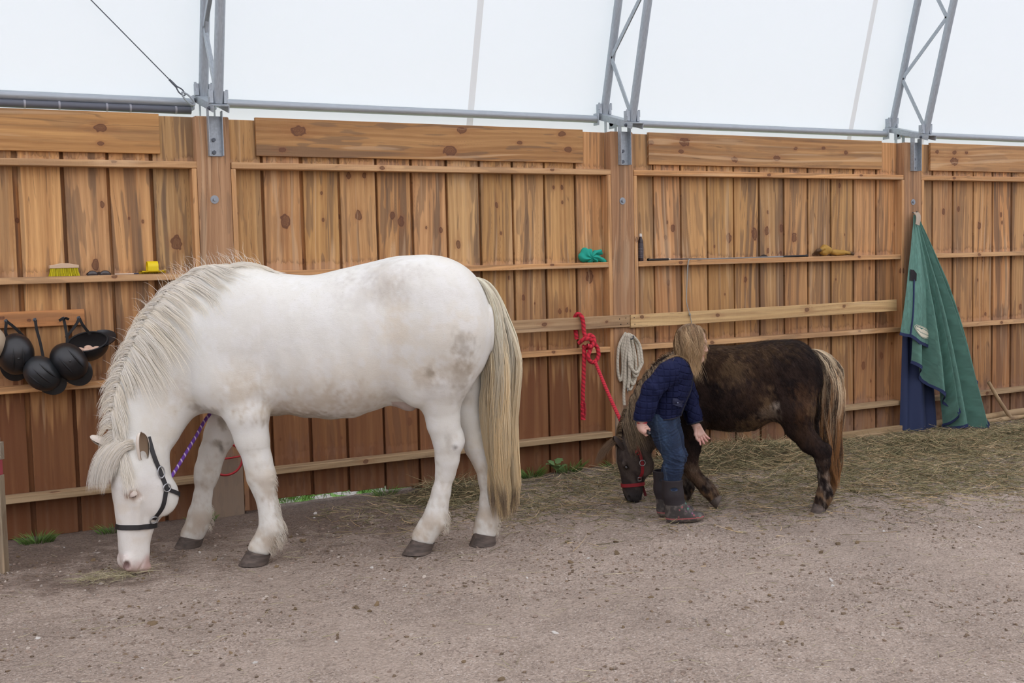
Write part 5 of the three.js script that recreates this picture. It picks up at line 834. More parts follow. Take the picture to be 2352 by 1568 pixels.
  const flap = sheet(12, 6, (u, v) => on(V(lerp(-0.05, 0.03, u), lerp(0.755, 0.715, v) - 0.028 * u, 0.14), 0.005)); mesh('pocket_flap', [flap, tube([0, 0.25, 0.5, 0.75, 1].map((u) => on(V(lerp(-0.05, 0.03, u), 0.716 - 0.028 * u, 0.14), 0.005)), 0.0025, 24, 6)], std(lin(0.013, 0.017, 0.055), 0.7, { side: THREE.DoubleSide }), jacket);
  const st = on(V(-0.03, 0.73, 0.14), 0.008); mesh('stud', new THREE.SphereGeometry(0.0048, 14, 10).scale(1, 1, 0.5).translate(st.x, st.y, st.z), std(srgb(120, 125, 150), 0.35, { metalness: 0.6 }), jacket);
  const cuff = (c, n, r) => { const t = new THREE.TorusGeometry(r, 0.005, 8, 36); t.applyQuaternion(new THREE.Quaternion().setFromUnitVectors(V(0, 0, 1), V(...n).normalize())); t.translate(...c); return t; };
  mesh('cuff_binding', cuff([-0.2325, 0.636, 0.186], [0.05, 1, 0], 0.044), dark, jacket); mesh('cuff_binding', cuff([0.1205, 0.568, -0.13], [-0.25, 0.97, -0.05], 0.0465), dark, jacket);
  mesh('collar', tube([[0.07, 0.93, 0.05], [0.03, 0.955, 0.058], [-0.015, 0.965, 0.03], [-0.022, 0.967, 0], [-0.015, 0.965, -0.03], [0.03, 0.955, -0.058], [0.07, 0.93, -0.05]], 0.012, 40, 10), std(lin(0.012, 0.014, 0.045), 0.75), jacket);
  mesh('bracelet', cuff([-0.2335, 0.619, 0.187], [-0.05, 1, 0], 0.0245).scale(1, 1, 1), std(srgb(190, 30, 60), 0.5), T);
  // ---- boots
  const bootTex = (() => { const c = document.createElement('canvas'); c.width = 512; c.height = 512; const g = c.getContext('2d'); g.fillStyle = '#3b3536'; g.fillRect(0, 0, 512, 512); const R = rng(77); for (let i = 0; i < 5000; i++) { const v = 40 + R() * 45; g.fillStyle = `rgba(${v},${v * 0.95},${v * 0.95},0.35)`; g.fillRect(R() * 512, R() * 512, 2, 2); } return new THREE.CanvasTexture(c); })(); bootTex.colorSpace = THREE.SRGBColorSpace; bootTex.wrapS = bootTex.wrapT = THREE.RepeatWrapping;
  const boot = (x0, z0, shaft, toeUp, legs) => {
    const F = new Field();
    F.chain(shaft, 0.03, 0.95); F.bone([x0 + 0.005, 0.05, z0], [x0 + 0.135, 0.036, z0], 0.042, 0.029, 0.025, 0.95); F.bone([x0 + 0.0, 0.03, z0], [x0 + 0.165, 0.027 + toeUp, z0], 0.032, 0.026, 0.015, 1.15); F.bone([x0 + 0.03, 0.095, z0], [x0 + 0.08, 0.065, z0], 0.042, 0.034, 0.03, 0.95);
    F.add((x, y) => y - 0.002 - (x > x0 + 0.12 ? (x - x0 - 0.12) * toeUp * 8 : 0), V(x0 + 0.08, -0.1, z0), 0.25, 0.006, true);
    const [tx, ty, tz] = shaft[0]; F.add((x, y, z) => Math.max(ty - y, Math.hypot(x - tx, z - tz) - 0.12), V(tx, ty + 0.06, tz), 0.15, 0.004, true);
    F.add((x, y, z) => Math.max(Math.hypot(x - tx, (z - tz) / 0.95) - shaft[0][3] + 0.012, ty - 0.02 - y), V(tx, ty + 0.02, tz), 0.09, 0.004, true);
    const h = V(tx + 0.004, ty - 0.05, tz + 0.062); F.ball([h.x, h.y, h.z], [0.024, 0.01, 0.013], 0.004, null, true);
    const R = rng(Math.round(x0 * 1000) + 9), dots = []; for (let i = 0; i < 15; i++) dots.push([x0 + 0.02 + R() * 0.15, 0.04 + R() * 0.09, [[0.3, 0.09, 0.22], [0.08, 0.25, 0.2], [0.35, 0.28, 0.06], [0.3, 0.08, 0.09]][Math.floor(R() * 4)], 0.0028 + R() * 0.0035]);
    const geo = F.mesh([x0 - 0.07, -0.01, z0 - 0.1], [x0 + 0.26, 0.34, z0 + 0.1], 0.0036, (x, y, z) => {
      const rub = y < 0.115 + 0.3 * Math.max(0, x - x0 - 0.035) * (x < x0 + 0.09 ? 1 : 0.3); let c = rub ? [0.05, 0.043, 0.041] : [0.02, 0.015, 0.018]; const n = fbm3(x * 50, y * 40, z * 50, 3);
      if (rub) { c = cmix(c, [0.2, 0.175, 0.15], 0.5 * sstep(0.45, 0.7, n)); for (const [dx, dy, col, r] of dots) if (Math.hypot(x - dx, y - dy) < r) c = col; }
      if (Math.abs(y - 0.033 - Math.max(0, x - x0 - 0.12) * toeUp * 9) < 0.0035) c = [0.42, 0.12, 0.12]; else if (y < 0.03 + Math.max(0, x - x0 - 0.12) * toeUp * 9) c = cmix([0.085, 0.075, 0.07], [0.22, 0.18, 0.14], sstep(0.4, 0.6, n));
      if (Math.hypot((x - h.x) / 0.026, (y - h.y) / 0.011) < 0.8 && z > tz + 0.03) c = [0.016, 0.038, 0.1]; else if (Math.hypot((x - h.x) / 0.031, (y - h.y) / 0.016) < 1 && z > tz + 0.03) c = [0.01, 0.01, 0.012];
      return c;
    });
    return mesh('boot', geo, std(0xffffff, 0.7, { vertexColors: true, map: null }), T);
  };
  boot(-0.055, 0.07, [[-0.05, 0.262, 0.073, 0.062], [-0.046, 0.17, 0.071, 0.058], [-0.032, 0.1, 0.07, 0.053], [-0.03, 0.06, 0.07, 0.05]], 0.012);
  boot(-0.085, -0.1, [[-0.083, 0.285, -0.097, 0.06], [-0.077, 0.17, -0.1, 0.056], [-0.062, 0.1, -0.1, 0.052], [-0.06, 0.06, -0.1, 0.05]], 0.01);
  // ---- hair
  const Hh = new Hair(), R = rng(31), both = { at: (x, y, z) => Math.min(Hd.at(x, y, z), K.at(x, y, z)), grad: (x, y, z) => (Hd.at(x, y, z) < K.at(x, y, z) ? Hd.grad(x, y, z) : K.grad(x, y, z)) };
  const tone = () => { const k = R(), v = 0.75 + 0.5 * R(); return k < 0.5 ? [0.34 * v, 0.215 * v, 0.115 * v] : k < 0.75 ? [0.2 * v, 0.12 * v, 0.064 * v] : [0.56 * v, 0.4 * v, 0.23 * v]; };
  const ctr = hp(0, 0.025, 0);
  const lock = (root, dir, len, n, o) => { const c0 = tone(), ph = R() * 6, wv = 0.22 + 0.3 * R(); for (let s = 0; s < n; s++) Hh.strand(root.clone().add(V(R() - 0.5, R() - 0.5, R() - 0.5).multiplyScalar(0.011)), dir.clone().add(V(R() - 0.5, R() - 0.5, R() - 0.5).multiplyScalar(0.15)), len * (0.8 + 0.3 * R()), 0.0021, { n: 15, gravity: 0.36, wave: wv, phase: ph + R() * 0.8, freq: 0.95, field: both, off: 0.003 + 0.008 * R(), c0, c1: cmix(c0, [0.72, 0.5, 0.26], 0.7), cpow: 1.8, ...o }); };
  for (let i = 0; i < 520; i++) {
    const a = R() * Math.PI * 2, el = Math.acos(lerp(1, -0.05, R())), d = V(Math.sin(el) * Math.cos(a), Math.cos(el), Math.sin(el) * Math.sin(a));
    if (d.x > 0.32 && d.y < 0.93) continue; if (d.x > 0.05 && d.y < 0.72) continue;
    const root = hp(d.x * 0.088, 0.025 + d.y * 0.089, d.z * 0.072), side = d.z >= 0 ? 1 : -1, t = V(0.12 - 0.5 * d.x, -0.5, side * (0.2 + d.y)); t.addScaledVector(d, -t.dot(d)).normalize();
    lock(root, t, 0.1 + 0.13 * R() + 0.1 * Math.max(0, d.y), 11, { pull: V(0.08 - 0.5 * Math.max(0, d.x), -1, 0) });
  }
  for (let i = 0; i < 46; i++) lock(hp(0.04 + 0.025 * R(), 0.098 - 0.012 * R(), -0.005 - 0.04 * R()), V(0.6, -0.1, -0.8), 0.15 + 0.1 * R(), 9, { pull: V(-0.02, -1, -0.05) });   // the far curtain of hair, beyond the face
  for (let i = 0; i < 14; i++) lock(hp(0.03, 0.104, 0.004), V(0.2, -0.1, 0.9), 0.2 + 0.09 * R(), 6, { pull: V(-0.08, -1, 0.02) });
  mesh('hair', Hh.geometry(), hairMat(0.5), T);
  const Cp = new Field(); Cp.ball(arr(hp(-0.004, 0.028, 0)), [0.088, 0.09, 0.0745], 0.01, tilt); Cp.add((x, y, z) => { const q = V(x, y, z).sub(V(0.078, 1.055, 0)).applyQuaternion(tilt.clone().invert()); return -(q.x - 0.03 - Math.max(0, q.y - 0.05) * 1.2); }, V(0.15, 1.03, 0), 0.3, 0.01, true);
  mesh('hair_cap', Cp.mesh([-0.05, 0.93, -0.1], [0.2, 1.2, 0.1], 0.004, () => [0.19, 0.12, 0.066]), std(0xffffff, 0.7, { vertexColors: true }), T);
  // ---- the pick in her hand
  const pk = thing('hoof_pick', 'small hoof pick with black handle held in the child\'s fist', 'hoof pick', GPOS, FACE);
  mesh('handle', taperTube([C.clone().addScaledVector(hx, -0.045), C.clone(), C.clone().addScaledVector(hx, 0.05), C.clone().addScaledVector(hx, 0.062)], (t) => (t > 0.97 ? 0.006 : 0.0095 + 0.001 * Math.sin(t * 9)), 20, 12), std(lin(0.012, 0.012, 0.014), 0.45), pk);
  const tip = C.clone().addScaledVector(hx, -0.045); mesh('hook', taperTube([tip, tip.clone().add(V(-0.02, 0.01, -0.035)), tip.clone().add(V(-0.022, -0.012, -0.05)), tip.clone().add(V(-0.01, -0.03, -0.045))], (t) => 0.004 - 0.002 * t, 16, 8), galvDark, pk);
}

// ---------------------------------------------------------------- halters and lead ropes
const toWorld = (pos, turn) => (v) => v.clone().applyAxisAngle(V(0, 1, 0), turn).add(V(...pos));
const whW = toWorld(WHPOS, FACE), pnW = toWorld(PNPOS, PNTURN);
const steel = std(srgb(176, 178, 180), 0.3, { metalness: 0.85 });
const fit = (F, hd, t, a, b, off = 0.004) => F.onto(hd.at(t, a, b), off, 10);
const torusAt = (c, n, r, w) => { const g = new THREE.TorusGeometry(r, w, 8, 28); g.applyQuaternion(new THREE.Quaternion().setFromUnitVectors(V(0, 0, 1), n.clone().normalize())); g.translate(c.x, c.y, c.z); return g; };
{
  const T = thing('halter', 'black leather halter with steel rings on the white horse', 'halter', WHPOS, FACE), F = WH, h = whHead, leather = std(lin(0.018, 0.017, 0.018), 0.5);
  const across = (t, p) => h.ax;
  const nb = []; for (let i = 0; i < 26; i++) { const q = (i / 26) * Math.PI * 2, c = Math.cos(q), s = Math.sin(q); nb.push(F.ring(h.at(0.64, -0.01, 0), h.e.clone().multiplyScalar(c).addScaledVector(h.s, s).normalize(), 0.005)); }
  mesh('noseband', strap([...nb, nb[0]], 0.026, 0.005, across, 80), leather, T);
  for (const m of [1, -1]) {
    const r1 = fit(F, h, 0.66, -0.055, m * 0.2), r2 = fit(F, h, 0.345, -0.115, m * 0.2, 0.006), r3 = fit(F, h, 0.2, -0.085, m * 0.2, 0.006), r4 = fit(F, h, 0.06, -0.045, m * 0.2, 0.006), r5 = fit(F, h, -0.05, -0.02, m * 0.06, 0.006), mid = fit(F, h, 0.5, -0.09, m * 0.2, 0.006);
    mesh('cheek_strap', strap([r1, mid, r2], 0.022, 0.005, h.e, 24), leather, T); mesh('crown_strap', strap([r2, r3, r4, r5], 0.022, 0.005, h.e, 24), leather, T);
    for (const r of [r1, r2]) { const n = F.grad(r.x, r.y, r.z); mesh('ring', torusAt(r.clone().addScaledVector(n, 0.004), n, 0.02, 0.0035), steel, T); }
    const n3 = F.grad(r3.x, r3.y, r3.z), bk = r3.clone().addScaledVector(n3, 0.006); mesh('buckle', torusAt(bk, n3, 0.019, 0.003).translate(-bk.x, -bk.y, -bk.z).scale(1, 1.55, 1).translate(bk.x, bk.y, bk.z), steel, T);
    const th = [0.36, 0.4, 0.43].map((t, i) => fit(F, h, t, [-0.13, -0.2, -0.3][i], m * [0.2, 0.1, 0][i], 0.006)); mesh('throat_strap', strap([r2, ...th], 0.02, 0.005, h.ax, 20), leather, T);
  }
  // purple lead rope from the halter up behind the chest to the wall
  const r2 = fit(F, h, 0.345, -0.115, 0.2, 0.008), jaw = V(-0.905, 0.418, 0.3), L = thing('lead_rope', 'purple braided lead rope clipped to the white horse\'s halter', 'lead rope');
  const pts = [jaw.clone().add(V(0.028, 0.02, -0.02)), V(-0.835, 0.52, 0.18), V(-0.77, 0.66, 0.04), V(-0.72, 0.77, -0.1), V(-0.6, 0.9, -0.4), V(-0.5, 1.0, -0.75)].map(whW); pts.push(V(0.0, 1.1, 0.112));
  const twist = dataTex(32, 64, (i, j) => { const k = ((i / 32 + (j / 64) * 1) % 1 + 1) % 1, n = noise2(i / 3, j / 3, 4); return k < 0.22 ? [196 + 20 * n, 176 + 20 * n, 214] : [88 + 40 * n, 52 + 24 * n, 142 + 30 * n]; }); twist.repeat.set(16, 26);
  mesh('rope', taperTube(pts, 0.0095, 70, 10), new THREE.MeshStandardMaterial({ map: twist, roughness: 0.85 }), L);
  const a = whW(r2), b = whW(jaw); mesh('snap', [taperTube([a, a.clone().lerp(b, 0.5).add(V(0, -0.004, 0.004)), b], (t) => 0.004 + 0.004 * Math.sin(t * 3), 14, 8), torusAt(a, V(0.3, 1, 0.2), 0.011, 0.003)], std(srgb(170, 150, 110), 0.35, { metalness: 0.8 }), L);
  mesh('end_cap', taperTube([b.clone().lerp(pts[0], -0.3), pts[0].clone().lerp(pts[1], 0.06)], 0.0125, 8, 10), leather, L);
}
{
  const T = thing('halter', 'red nylon halter on the dark pony', 'halter', PNPOS, PNTURN), F = PN, h = pnHead, red = std(srgb(140, 26, 34), 0.7);
  const nb = []; for (let i = 0; i < 22; i++) { const q = (i / 22) * Math.PI * 2, c = Math.cos(q), s = Math.sin(q); nb.push(F.ring(h.at(0.715, -0.005, 0), h.e.clone().multiplyScalar(c).addScaledVector(h.s, s).normalize(), 0.006)); }
  mesh('noseband', strap([...nb, nb[0]], 0.022, 0.004, () => h.ax, 70), red, T);
  for (const m of [1, -1]) {
    const r1 = fit(F, h, 0.705, -0.035, m * 0.14), r2 = fit(F, h, 0.37, -0.06, m * 0.14, 0.006), r3 = fit(F, h, 0.18, -0.045, m * 0.14, 0.008), r4 = fit(F, h, 0.02, -0.02, m * 0.1, 0.008), mid = fit(F, h, 0.54, -0.05, m * 0.14, 0.006);
    mesh('cheek_strap', strap([r1, mid, r2], 0.02, 0.004, h.e, 20), red, T); mesh('crown_strap', strap([r2, r3, r4], 0.018, 0.004, h.e, 16), red, T);
    const n2 = F.grad(r2.x, r2.y, r2.z), n1 = F.grad(r1.x, r1.y, r1.z); mesh('ring', torusAt(r2.clone().addScaledVector(n2, 0.005), n2, 0.018, 0.003), steel, T);
    const bq = r1.clone().addScaledVector(n1, 0.006), bk = new THREE.TorusGeometry(0.015, 0.0028, 6, 4); bk.rotateZ(Math.PI / 4); bk.scale(1, 1.25, 1); bk.applyQuaternion(new THREE.Quaternion().setFromUnitVectors(V(0, 0, 1), n1)); bk.translate(bq.x, bq.y, bq.z); mesh('buckle', bk, steel, T);
    if (m > 0) { const th = fit(F, h, 0.44, -0.14, 0.06, 0.008); mesh('throat_snap', taperTube([r2, r2.clone().lerp(th, 0.5).add(V(0, 0.004, 0.004)), th], 0.004, 12, 8), std(srgb(190, 165, 110), 0.35, { metalness: 0.8 }), T); mesh('throat_strap', strap([th, th.clone().add(V(0.012, 0.0, -0.03)), fit(F, h, 0.46, -0.16, 0, 0.006)], 0.02, 0.004, h.ax, 10), red, T); }
  }
  const e = fit(F, h, 0.735, -0.075, 0.06, 0.005); mesh('loose_strap', strap([e, e.clone().add(V(0.018, -0.03, 0.012)), e.clone().add(V(0.035, -0.085, 0.012))], 0.017, 0.004, V(1, 0.35, 0), 10), std(srgb(96, 22, 28), 0.75), T);
}
// thick red rope knotted over the cross plank and led to the pony
{
  const T = thing('red_rope', 'thick red rope knotted over the plank and tied to the pony', 'rope');
  const red = dataTex(32, 64, (i, j) => { const k = ((i / 32 + j / 32) % 1 + 1) % 1, n = noise2(i / 2, j / 3, 5), v = 0.74 + 0.34 * Math.sin(k * Math.PI); return [186 * v + 18 * n, 36 * v + 12 * n, 52 * v + 12 * n]; }); red.repeat.set(20, 16);
  const m = new THREE.MeshStandardMaterial({ map: red, bumpMap: red, bumpScale: 0.006, roughness: 0.9 }), r = 0.0155;
  mesh('loop', taperTube([[2.575, 0.98, 0.09], [2.57, 1.06, 0.082], [2.565, 1.13, 0.086], [2.57, 1.168, 0.112], [2.588, 1.15, 0.142], [2.6, 1.1, 0.146], [2.602, 1.04, 0.148], [2.612, 0.985, 0.16]], r, 50, 10), m, T);
  mesh('knot', [taperTube([[2.56, 0.955, 0.14], [2.585, 0.985, 0.175], [2.63, 0.985, 0.185], [2.655, 0.95, 0.17], [2.63, 0.92, 0.15], [2.59, 0.93, 0.15]], r, 40, 10), taperTube([[2.6, 1.0, 0.15], [2.65, 1.01, 0.165], [2.665, 0.975, 0.19], [2.635, 0.93, 0.195], [2.6, 0.94, 0.19]], r, 40, 10), taperTube([[2.655, 0.97, 0.17], [2.69, 0.92, 0.185], [2.7, 0.86, 0.185], [2.672, 0.815, 0.18], [2.635, 0.82, 0.178], [2.615, 0.86, 0.18], [2.64, 0.92, 0.18]], r, 50, 10)], m, T);
  mesh('hanging_end', taperTube([[2.6, 0.94, 0.15], [2.598, 0.85, 0.15], [2.593, 0.7, 0.145], [2.588, 0.55, 0.14], [2.586, 0.39, 0.138]], (t) => (t > 0.78 ? 0.0185 + 0.002 * Math.sin(t * 90) : r), 60, 10), m, T);
  const end = pnW(V(-0.47, 0.33, 0.03));
  mesh('lead', taperTube([0, 0.2, 0.4, 0.6, 0.8, 1].map((q) => V(2.672, 0.82, 0.18).lerp(end, q).add(V(0, -0.03 * Math.sin(Math.PI * q), 0))), 0.0125, 70, 10), m, T);
  const H = new Hair(), R = rng(3); for (let i = 0; i < 60; i++) H.strand(V(2.586, 0.44 + 0.1 * R(), 0.15), V(R() - 0.3, -0.6, R()), 0.03 + 0.03 * R(), 0.003, { n: 5, gravity: 0.3, c0: [0.45, 0.03, 0.05] }); mesh('frayed_fibres', H.geometry(), hairMat(0.9), T);
}
// pale coiled rope on the post
{
  const T = thing('coiled_rope', 'off white coiled rope hung on the wooden post', 'rope'), m = (() => { const t = dataTex(32, 64, (i, j) => { const k = ((i / 32 + j / 32) % 1 + 1) % 1, n = noise2(i / 2, j / 2, 6), v = 0.94 + 0.07 * Math.sin(k * 9.4) + 0.12 * (n - 0.5); return [200 * v, 192 * v, 174 * v]; }); t.repeat.set(22, 20); return new THREE.MeshStandardMaterial({ map: t, bumpMap: t, bumpScale: 0.003, roughness: 0.95 }); })();
  const R = rng(14), r = 0.0115, hook = V(3.0, 0.985, 0.11);
  [[2.91, 2.955, 0.65], [2.95, 3.0, 0.60], [2.965, 3.03, 0.58], [2.985, 3.05, 0.62], [3.0, 3.075, 0.68], [2.975, 3.09, 0.71]].forEach(([xl, xr, yb], i) => { const z = 0.115 + 0.012 * i, zt = 0.135 + (i % 3) * 0.014; mesh('coil', taperTube([[xl, 0.8, z], [xl + 0.012, 0.92, zt - 0.01], [3.0 - 0.02 + i * 0.004, 1.012 - 0.004 * i, zt], [xr - 0.008, 0.92, zt - 0.01], [xr, 0.8, z], [xr - 0.003, yb + 0.06, z], [(xl + xr) / 2, yb, z + 0.004], [xl + 0.004, yb + 0.06, z], [xl, 0.8, z]], r, 70, 9), m, T); });
  mesh('tail_end', taperTube([[2.99, 0.98, 0.15], [2.965, 0.85, 0.15], [2.955, 0.7, 0.145], [2.945, 0.55, 0.14], [2.947, 0.47, 0.14]], r, 40, 9), m, T); mesh('clip_end', taperTube([[2.985, 0.98, 0.16], [2.985, 0.8, 0.165], [2.98, 0.66, 0.16], [2.972, 0.6, 0.158]], r, 40, 9), m, T);
  mesh('snap', [torusAt(V(2.968, 0.578, 0.158), V(1, 0, 0.6), 0.013, 0.003), rod(V(2.97, 0.605, 0.158), V(2.967, 0.585, 0.158), 0.006, 0.005, 8)], steel, T);
  mesh('hook', taperTube([[3.0, 0.97, 0.099], [3.0, 0.965, 0.15], [3.0, 0.968, 0.19], [3.0, 0.99, 0.2]], 0.005, 20, 8), galvDark, T);
}

// ---------------------------------------------------------------- things on the ledges
{
  const SH = 1.5402;
  // scrubbing brush with yellow bristles
  const b = thing('dandy_brush', 'wooden backed brush with yellow bristles on the ledge', 'brush', [-0.915, SH, 0.05]);
  const s = new THREE.Shape([[-0.078, 0], [0.078, 0], [0.078, 0.012], [0.05, 0.016], [0.02, 0.023], [-0.02, 0.023], [-0.05, 0.016], [-0.078, 0.012]].map((p) => new THREE.Vector2(...p)));
  const bg = new THREE.ExtrudeGeometry(s, { depth: 0.05, bevelEnabled: true, bevelSize: 0.003, bevelThickness: 0.003, bevelSegments: 2 }); bg.translate(0, 0.05, -0.025); mesh('back', bg, std(srgb(206, 178, 148), 0.7), b);
  const H = new Hair(), R = rng(41); for (let i = 0; i < 900; i++) { const x = (R() - 0.5) * 0.15, z = (R() - 0.5) * 0.05, v = 0.75 + 0.4 * R(); H.blade([V(x, 0.052, z), V(x * 1.04, 0.026, z * 1.1), V(x * 1.13 + (R() - 0.5) * 0.008, 0.001, z * 1.25)], 0.0028, { c0: [0.8 * v, 0.7 * v, 0.02], profile: () => 1 }); } stuff(mesh('bristles', H.geometry(), hairMat(0.5), b));
  // dark sunglasses
  const g = thing('sunglasses', 'dark brown sunglasses lying on the ledge between the brush and the comb', 'sunglasses', [-0.722, SH, 0.055]), dk = phys(srgb(46, 34, 30), 0.3, { clearcoat: 0.6 });
  for (const m of [-1, 1]) { const l = new THREE.SphereGeometry(0.03, 24, 14, 0, Math.PI * 2, 0, Math.PI * 0.5); l.scale(1.05, 0.85, 0.55); l.rotateX(0.25); l.translate(m * 0.036, 0.004, 0); mesh('lens', l, dk, g); mesh('rim', torusAt(V(0, 0, 0), V(0, 1, 0.25), 0.03, 0.0035).scale(1.05, 1, 0.55).translate(m * 0.036, 0.006, 0), std(srgb(30, 24, 22), 0.4), g); mesh('temple', taperTube([[m * 0.066, 0.012, -0.005], [m * 0.05, 0.014, -0.03], [-m * 0.02, 0.01, -0.038]], 0.0028, 14, 6), std(srgb(34, 26, 24), 0.4), g); }
  mesh('bridge', taperTube([[-0.01, 0.014, 0.0], [0, 0.018, 0], [0.01, 0.014, 0]], 0.0035, 8, 6), std(srgb(30, 24, 22), 0.4), g);
  // thin pick
  const p = thing('thin_pick', 'thin pale stick with a dark tip lying beside the yellow comb', 'stick', [-0.565, SH + 0.004, 0.05]); mesh('shaft', rod(V(-0.065, 0, 0), V(0.045, 0, 0.004), 0.003, 0.003, 8), std(srgb(206, 190, 175), 0.6), p); mesh('tip', rod(V(0.045, 0, 0.004), V(0.072, 0, 0.005), 0.0035, 0.003, 8), std(srgb(60, 62, 80), 0.5), p);
  // yellow rubber curry comb
  const c = thing('curry_comb', 'yellow rubber curry comb with an arched hand strap', 'curry comb', [-0.41, SH, 0.05]), ye = phys(srgb(232, 204, 10), 0.55);
  const plate = sheet(24, 8, (u, v) => V((u - 0.5) * 0.165, 0.018 + 0.008 * Math.pow(Math.abs(u - 0.5) * 2, 3), (v - 0.5) * 0.075 * (1 - 0.5 * Math.pow(Math.abs(u - 0.5) * 2, 3))), null), under = plate.clone(); under.translate(0, -0.006, 0); under.index = plate.index.clone(); under.index.array.reverse(); under.computeVertexNormals();
  mesh('pad', [plate, under, bx(0, 0.016, 0, 0.13, 0.007, 0.06)], ye, c); mesh('hand_strap', strap([[0, 0.018, -0.034], [0, 0.05, -0.034], [0, 0.068, -0.022], [0, 0.075, 0], [0, 0.068, 0.022], [0, 0.05, 0.034], [0, 0.018, 0.034]], 0.062, 0.005, V(1, 0, 0), 40), ye, c);
  const te = []; for (let i = 0; i < 18; i++) for (let j = 0; j < 3; j++) te.push(new THREE.ConeGeometry(0.0028, 0.014, 6).rotateX(Math.PI).translate((i - 8.5) * 0.0088, 0.007, (j - 1) * 0.02)); stuff(mesh('teeth', te, std(srgb(206, 176, 8), 0.6), c));
  // crumpled teal cloth
  const t = thing('teal_cloth', 'crumpled teal cloth lying on the ledge beside the post', 'cloth', [2.752, SH - 0.003, 0.047]);
  const CF = new Field(); CF.ball([-0.055, 0.055, 0.0], [0.058, 0.055, 0.04], 0.02); CF.ball([0.0, 0.035, 0.005], [0.06, 0.035, 0.035], 0.025); CF.bone([0.02, 0.075, 0], [0.085, 0.062, 0.0], 0.022, 0.012, 0.01); CF.bone([0.02, 0.08, 0], [0.06, 0.09, 0.01], 0.012, 0.008, 0.008); CF.bone([0.04, 0.03, 0.005], [0.105, 0.012, 0.01], 0.026, 0.012, 0.012); CF.ball([0.075, 0.048, 0.03], [0.02, 0.012, 0.03], 0.008, null, true);
  CF.add((x, y, z) => y - 0.002, V(0, -0.1, 0), 0.2, 0.004, true);
  CF.skin = (x, y, z, d) => (Math.abs(d) > 0.03 ? 0 : 0.006 * Math.sin(Math.atan2(y - 0.04, x + 0.03) * 7 + Math.hypot(x, y) * 60 + 3 * noise3(x * 20, y * 20, z * 20)) + 0.008 * (fbm3(x * 30, y * 30, z * 30, 2) - 0.5));
  mesh('cloth', CF.mesh([-0.14, -0.01, -0.06], [0.14, 0.14, 0.07], 0.0032), std(srgb(30, 160, 140), 0.85), t).name = 'folded_fabric';
  // bottle
  const bo = thing('bottle', 'dark plastic bottle with a white cap standing beside the post', 'bottle', [3.181, SH, 0.047]), lab = (() => { const c2 = document.createElement('canvas'); c2.width = 256; c2.height = 256; const q = c2.getContext('2d'); q.fillStyle = '#3a3338'; q.fillRect(0, 0, 256, 256); const R2 = rng(6); for (let y = 10; y < 250; y += 9) { q.fillStyle = 'rgba(190,190,200,' + (0.2 + 0.5 * R2()) + ')'; let x = 6; while (x < 250) { const w = 4 + R2() * 18; q.fillRect(x, y, w, 3); x += w + 4; } } const tx = new THREE.CanvasTexture(c2); tx.colorSpace = THREE.SRGBColorSpace; return tx; })();
  mesh('body', new THREE.LatheGeometry([[0, 0], [0.0185, 0], [0.0205, 0.003], [0.0205, 0.02], [0.0205, 0.14], [0.019, 0.155], [0.012, 0.172], [0.0095, 0.178], [0.0095, 0.186], [0, 0.186]].map((q) => new THREE.Vector2(...q)), 28), std(srgb(44, 30, 34), 0.35), bo);
  mesh('printed_label', new THREE.CylinderGeometry(0.0209, 0.0209, 0.115, 28, 1, true).translate(0, 0.08, 0), new THREE.MeshStandardMaterial({ map: lab, roughness: 0.5 }), bo); mesh('cap', [new THREE.CylinderGeometry(0.0105, 0.0112, 0.018, 20).translate(0, 0.194, 0), new THREE.CylinderGeometry(0.0075, 0.0095, 0.006, 20).translate(0, 0.205, 0)], std(srgb(225, 222, 216), 0.5), bo);
  // two whips
  const blk = std(srgb(22, 22, 24), 0.5), w1 = thing('riding_whip', 'riding whip with black grip lying on the ledge near the bottle', 'whip', [3.235, SH + 0.009, 0.06]);
  mesh('grip', taperTube([[0, 0, 0], [0.1, 0, 0], [0.19, 0, 0]], (q) => (q < 0.06 ? 0.0115 : 0.0085), 20, 12), blk, w1); mesh('ferrule', rod(V(0.19, 0, 0), V(0.21, 0, 0), 0.0072, 0.006, 12), std(srgb(190, 185, 170), 0.4, { metalness: 0.5 }), w1); mesh('shaft', taperTube([[0.21, 0, 0], [0.7, -0.004, -0.008], [1.1, -0.006, -0.01]], (q) => 0.0048 - 0.0025 * q, 24, 8), std(srgb(70, 70, 72), 0.5), w1); mesh('keeper', taperTube([[1.09, -0.005, -0.01], [1.13, 0.006, 0], [1.17, 0.0, 0.005]], (q) => 0.013 * Math.sin(0.4 + q * 2.6), 12, 8), std(srgb(50, 38, 32), 0.8), w1);
  const w2 = thing('lunge_whip', 'lunge whip whose grey lash hangs down over the yellow plank', 'whip', [4.81, SH + 0.009, 0.072]);
  mesh('grip', taperTube([[0, 0, 0], [-0.12, -0.001, 0], [-0.255, -0.002, 0]], (q) => (q < 0.05 ? 0.0115 : 0.0088), 20, 12), blk, w2); mesh('shaft', taperTube([[-0.255, -0.002, 0], [-0.7, -0.004, 0.004], [-1.2, -0.005, 0.012]], (q) => 0.0055 - 0.0015 * q, 24, 8), std(srgb(140, 140, 138), 0.5), w2);
  mesh('lash', taperTube([[-1.2, -0.005, 0.012], [-1.222, -0.012, 0.03], [-1.236, -0.06, 0.034], [-1.246, -0.19, 0.035], [-1.258, -0.32, 0.04], [-1.25, -0.4, 0.06], [-1.235, -0.46, 0.062], [-1.225, -0.5, 0.06]], (q) => (Math.abs(q - 0.86) < 0.02 ? 0.009 : 0.0058 - 0.0028 * q), 60, 8), std(srgb(150, 148, 140), 0.8), w2);
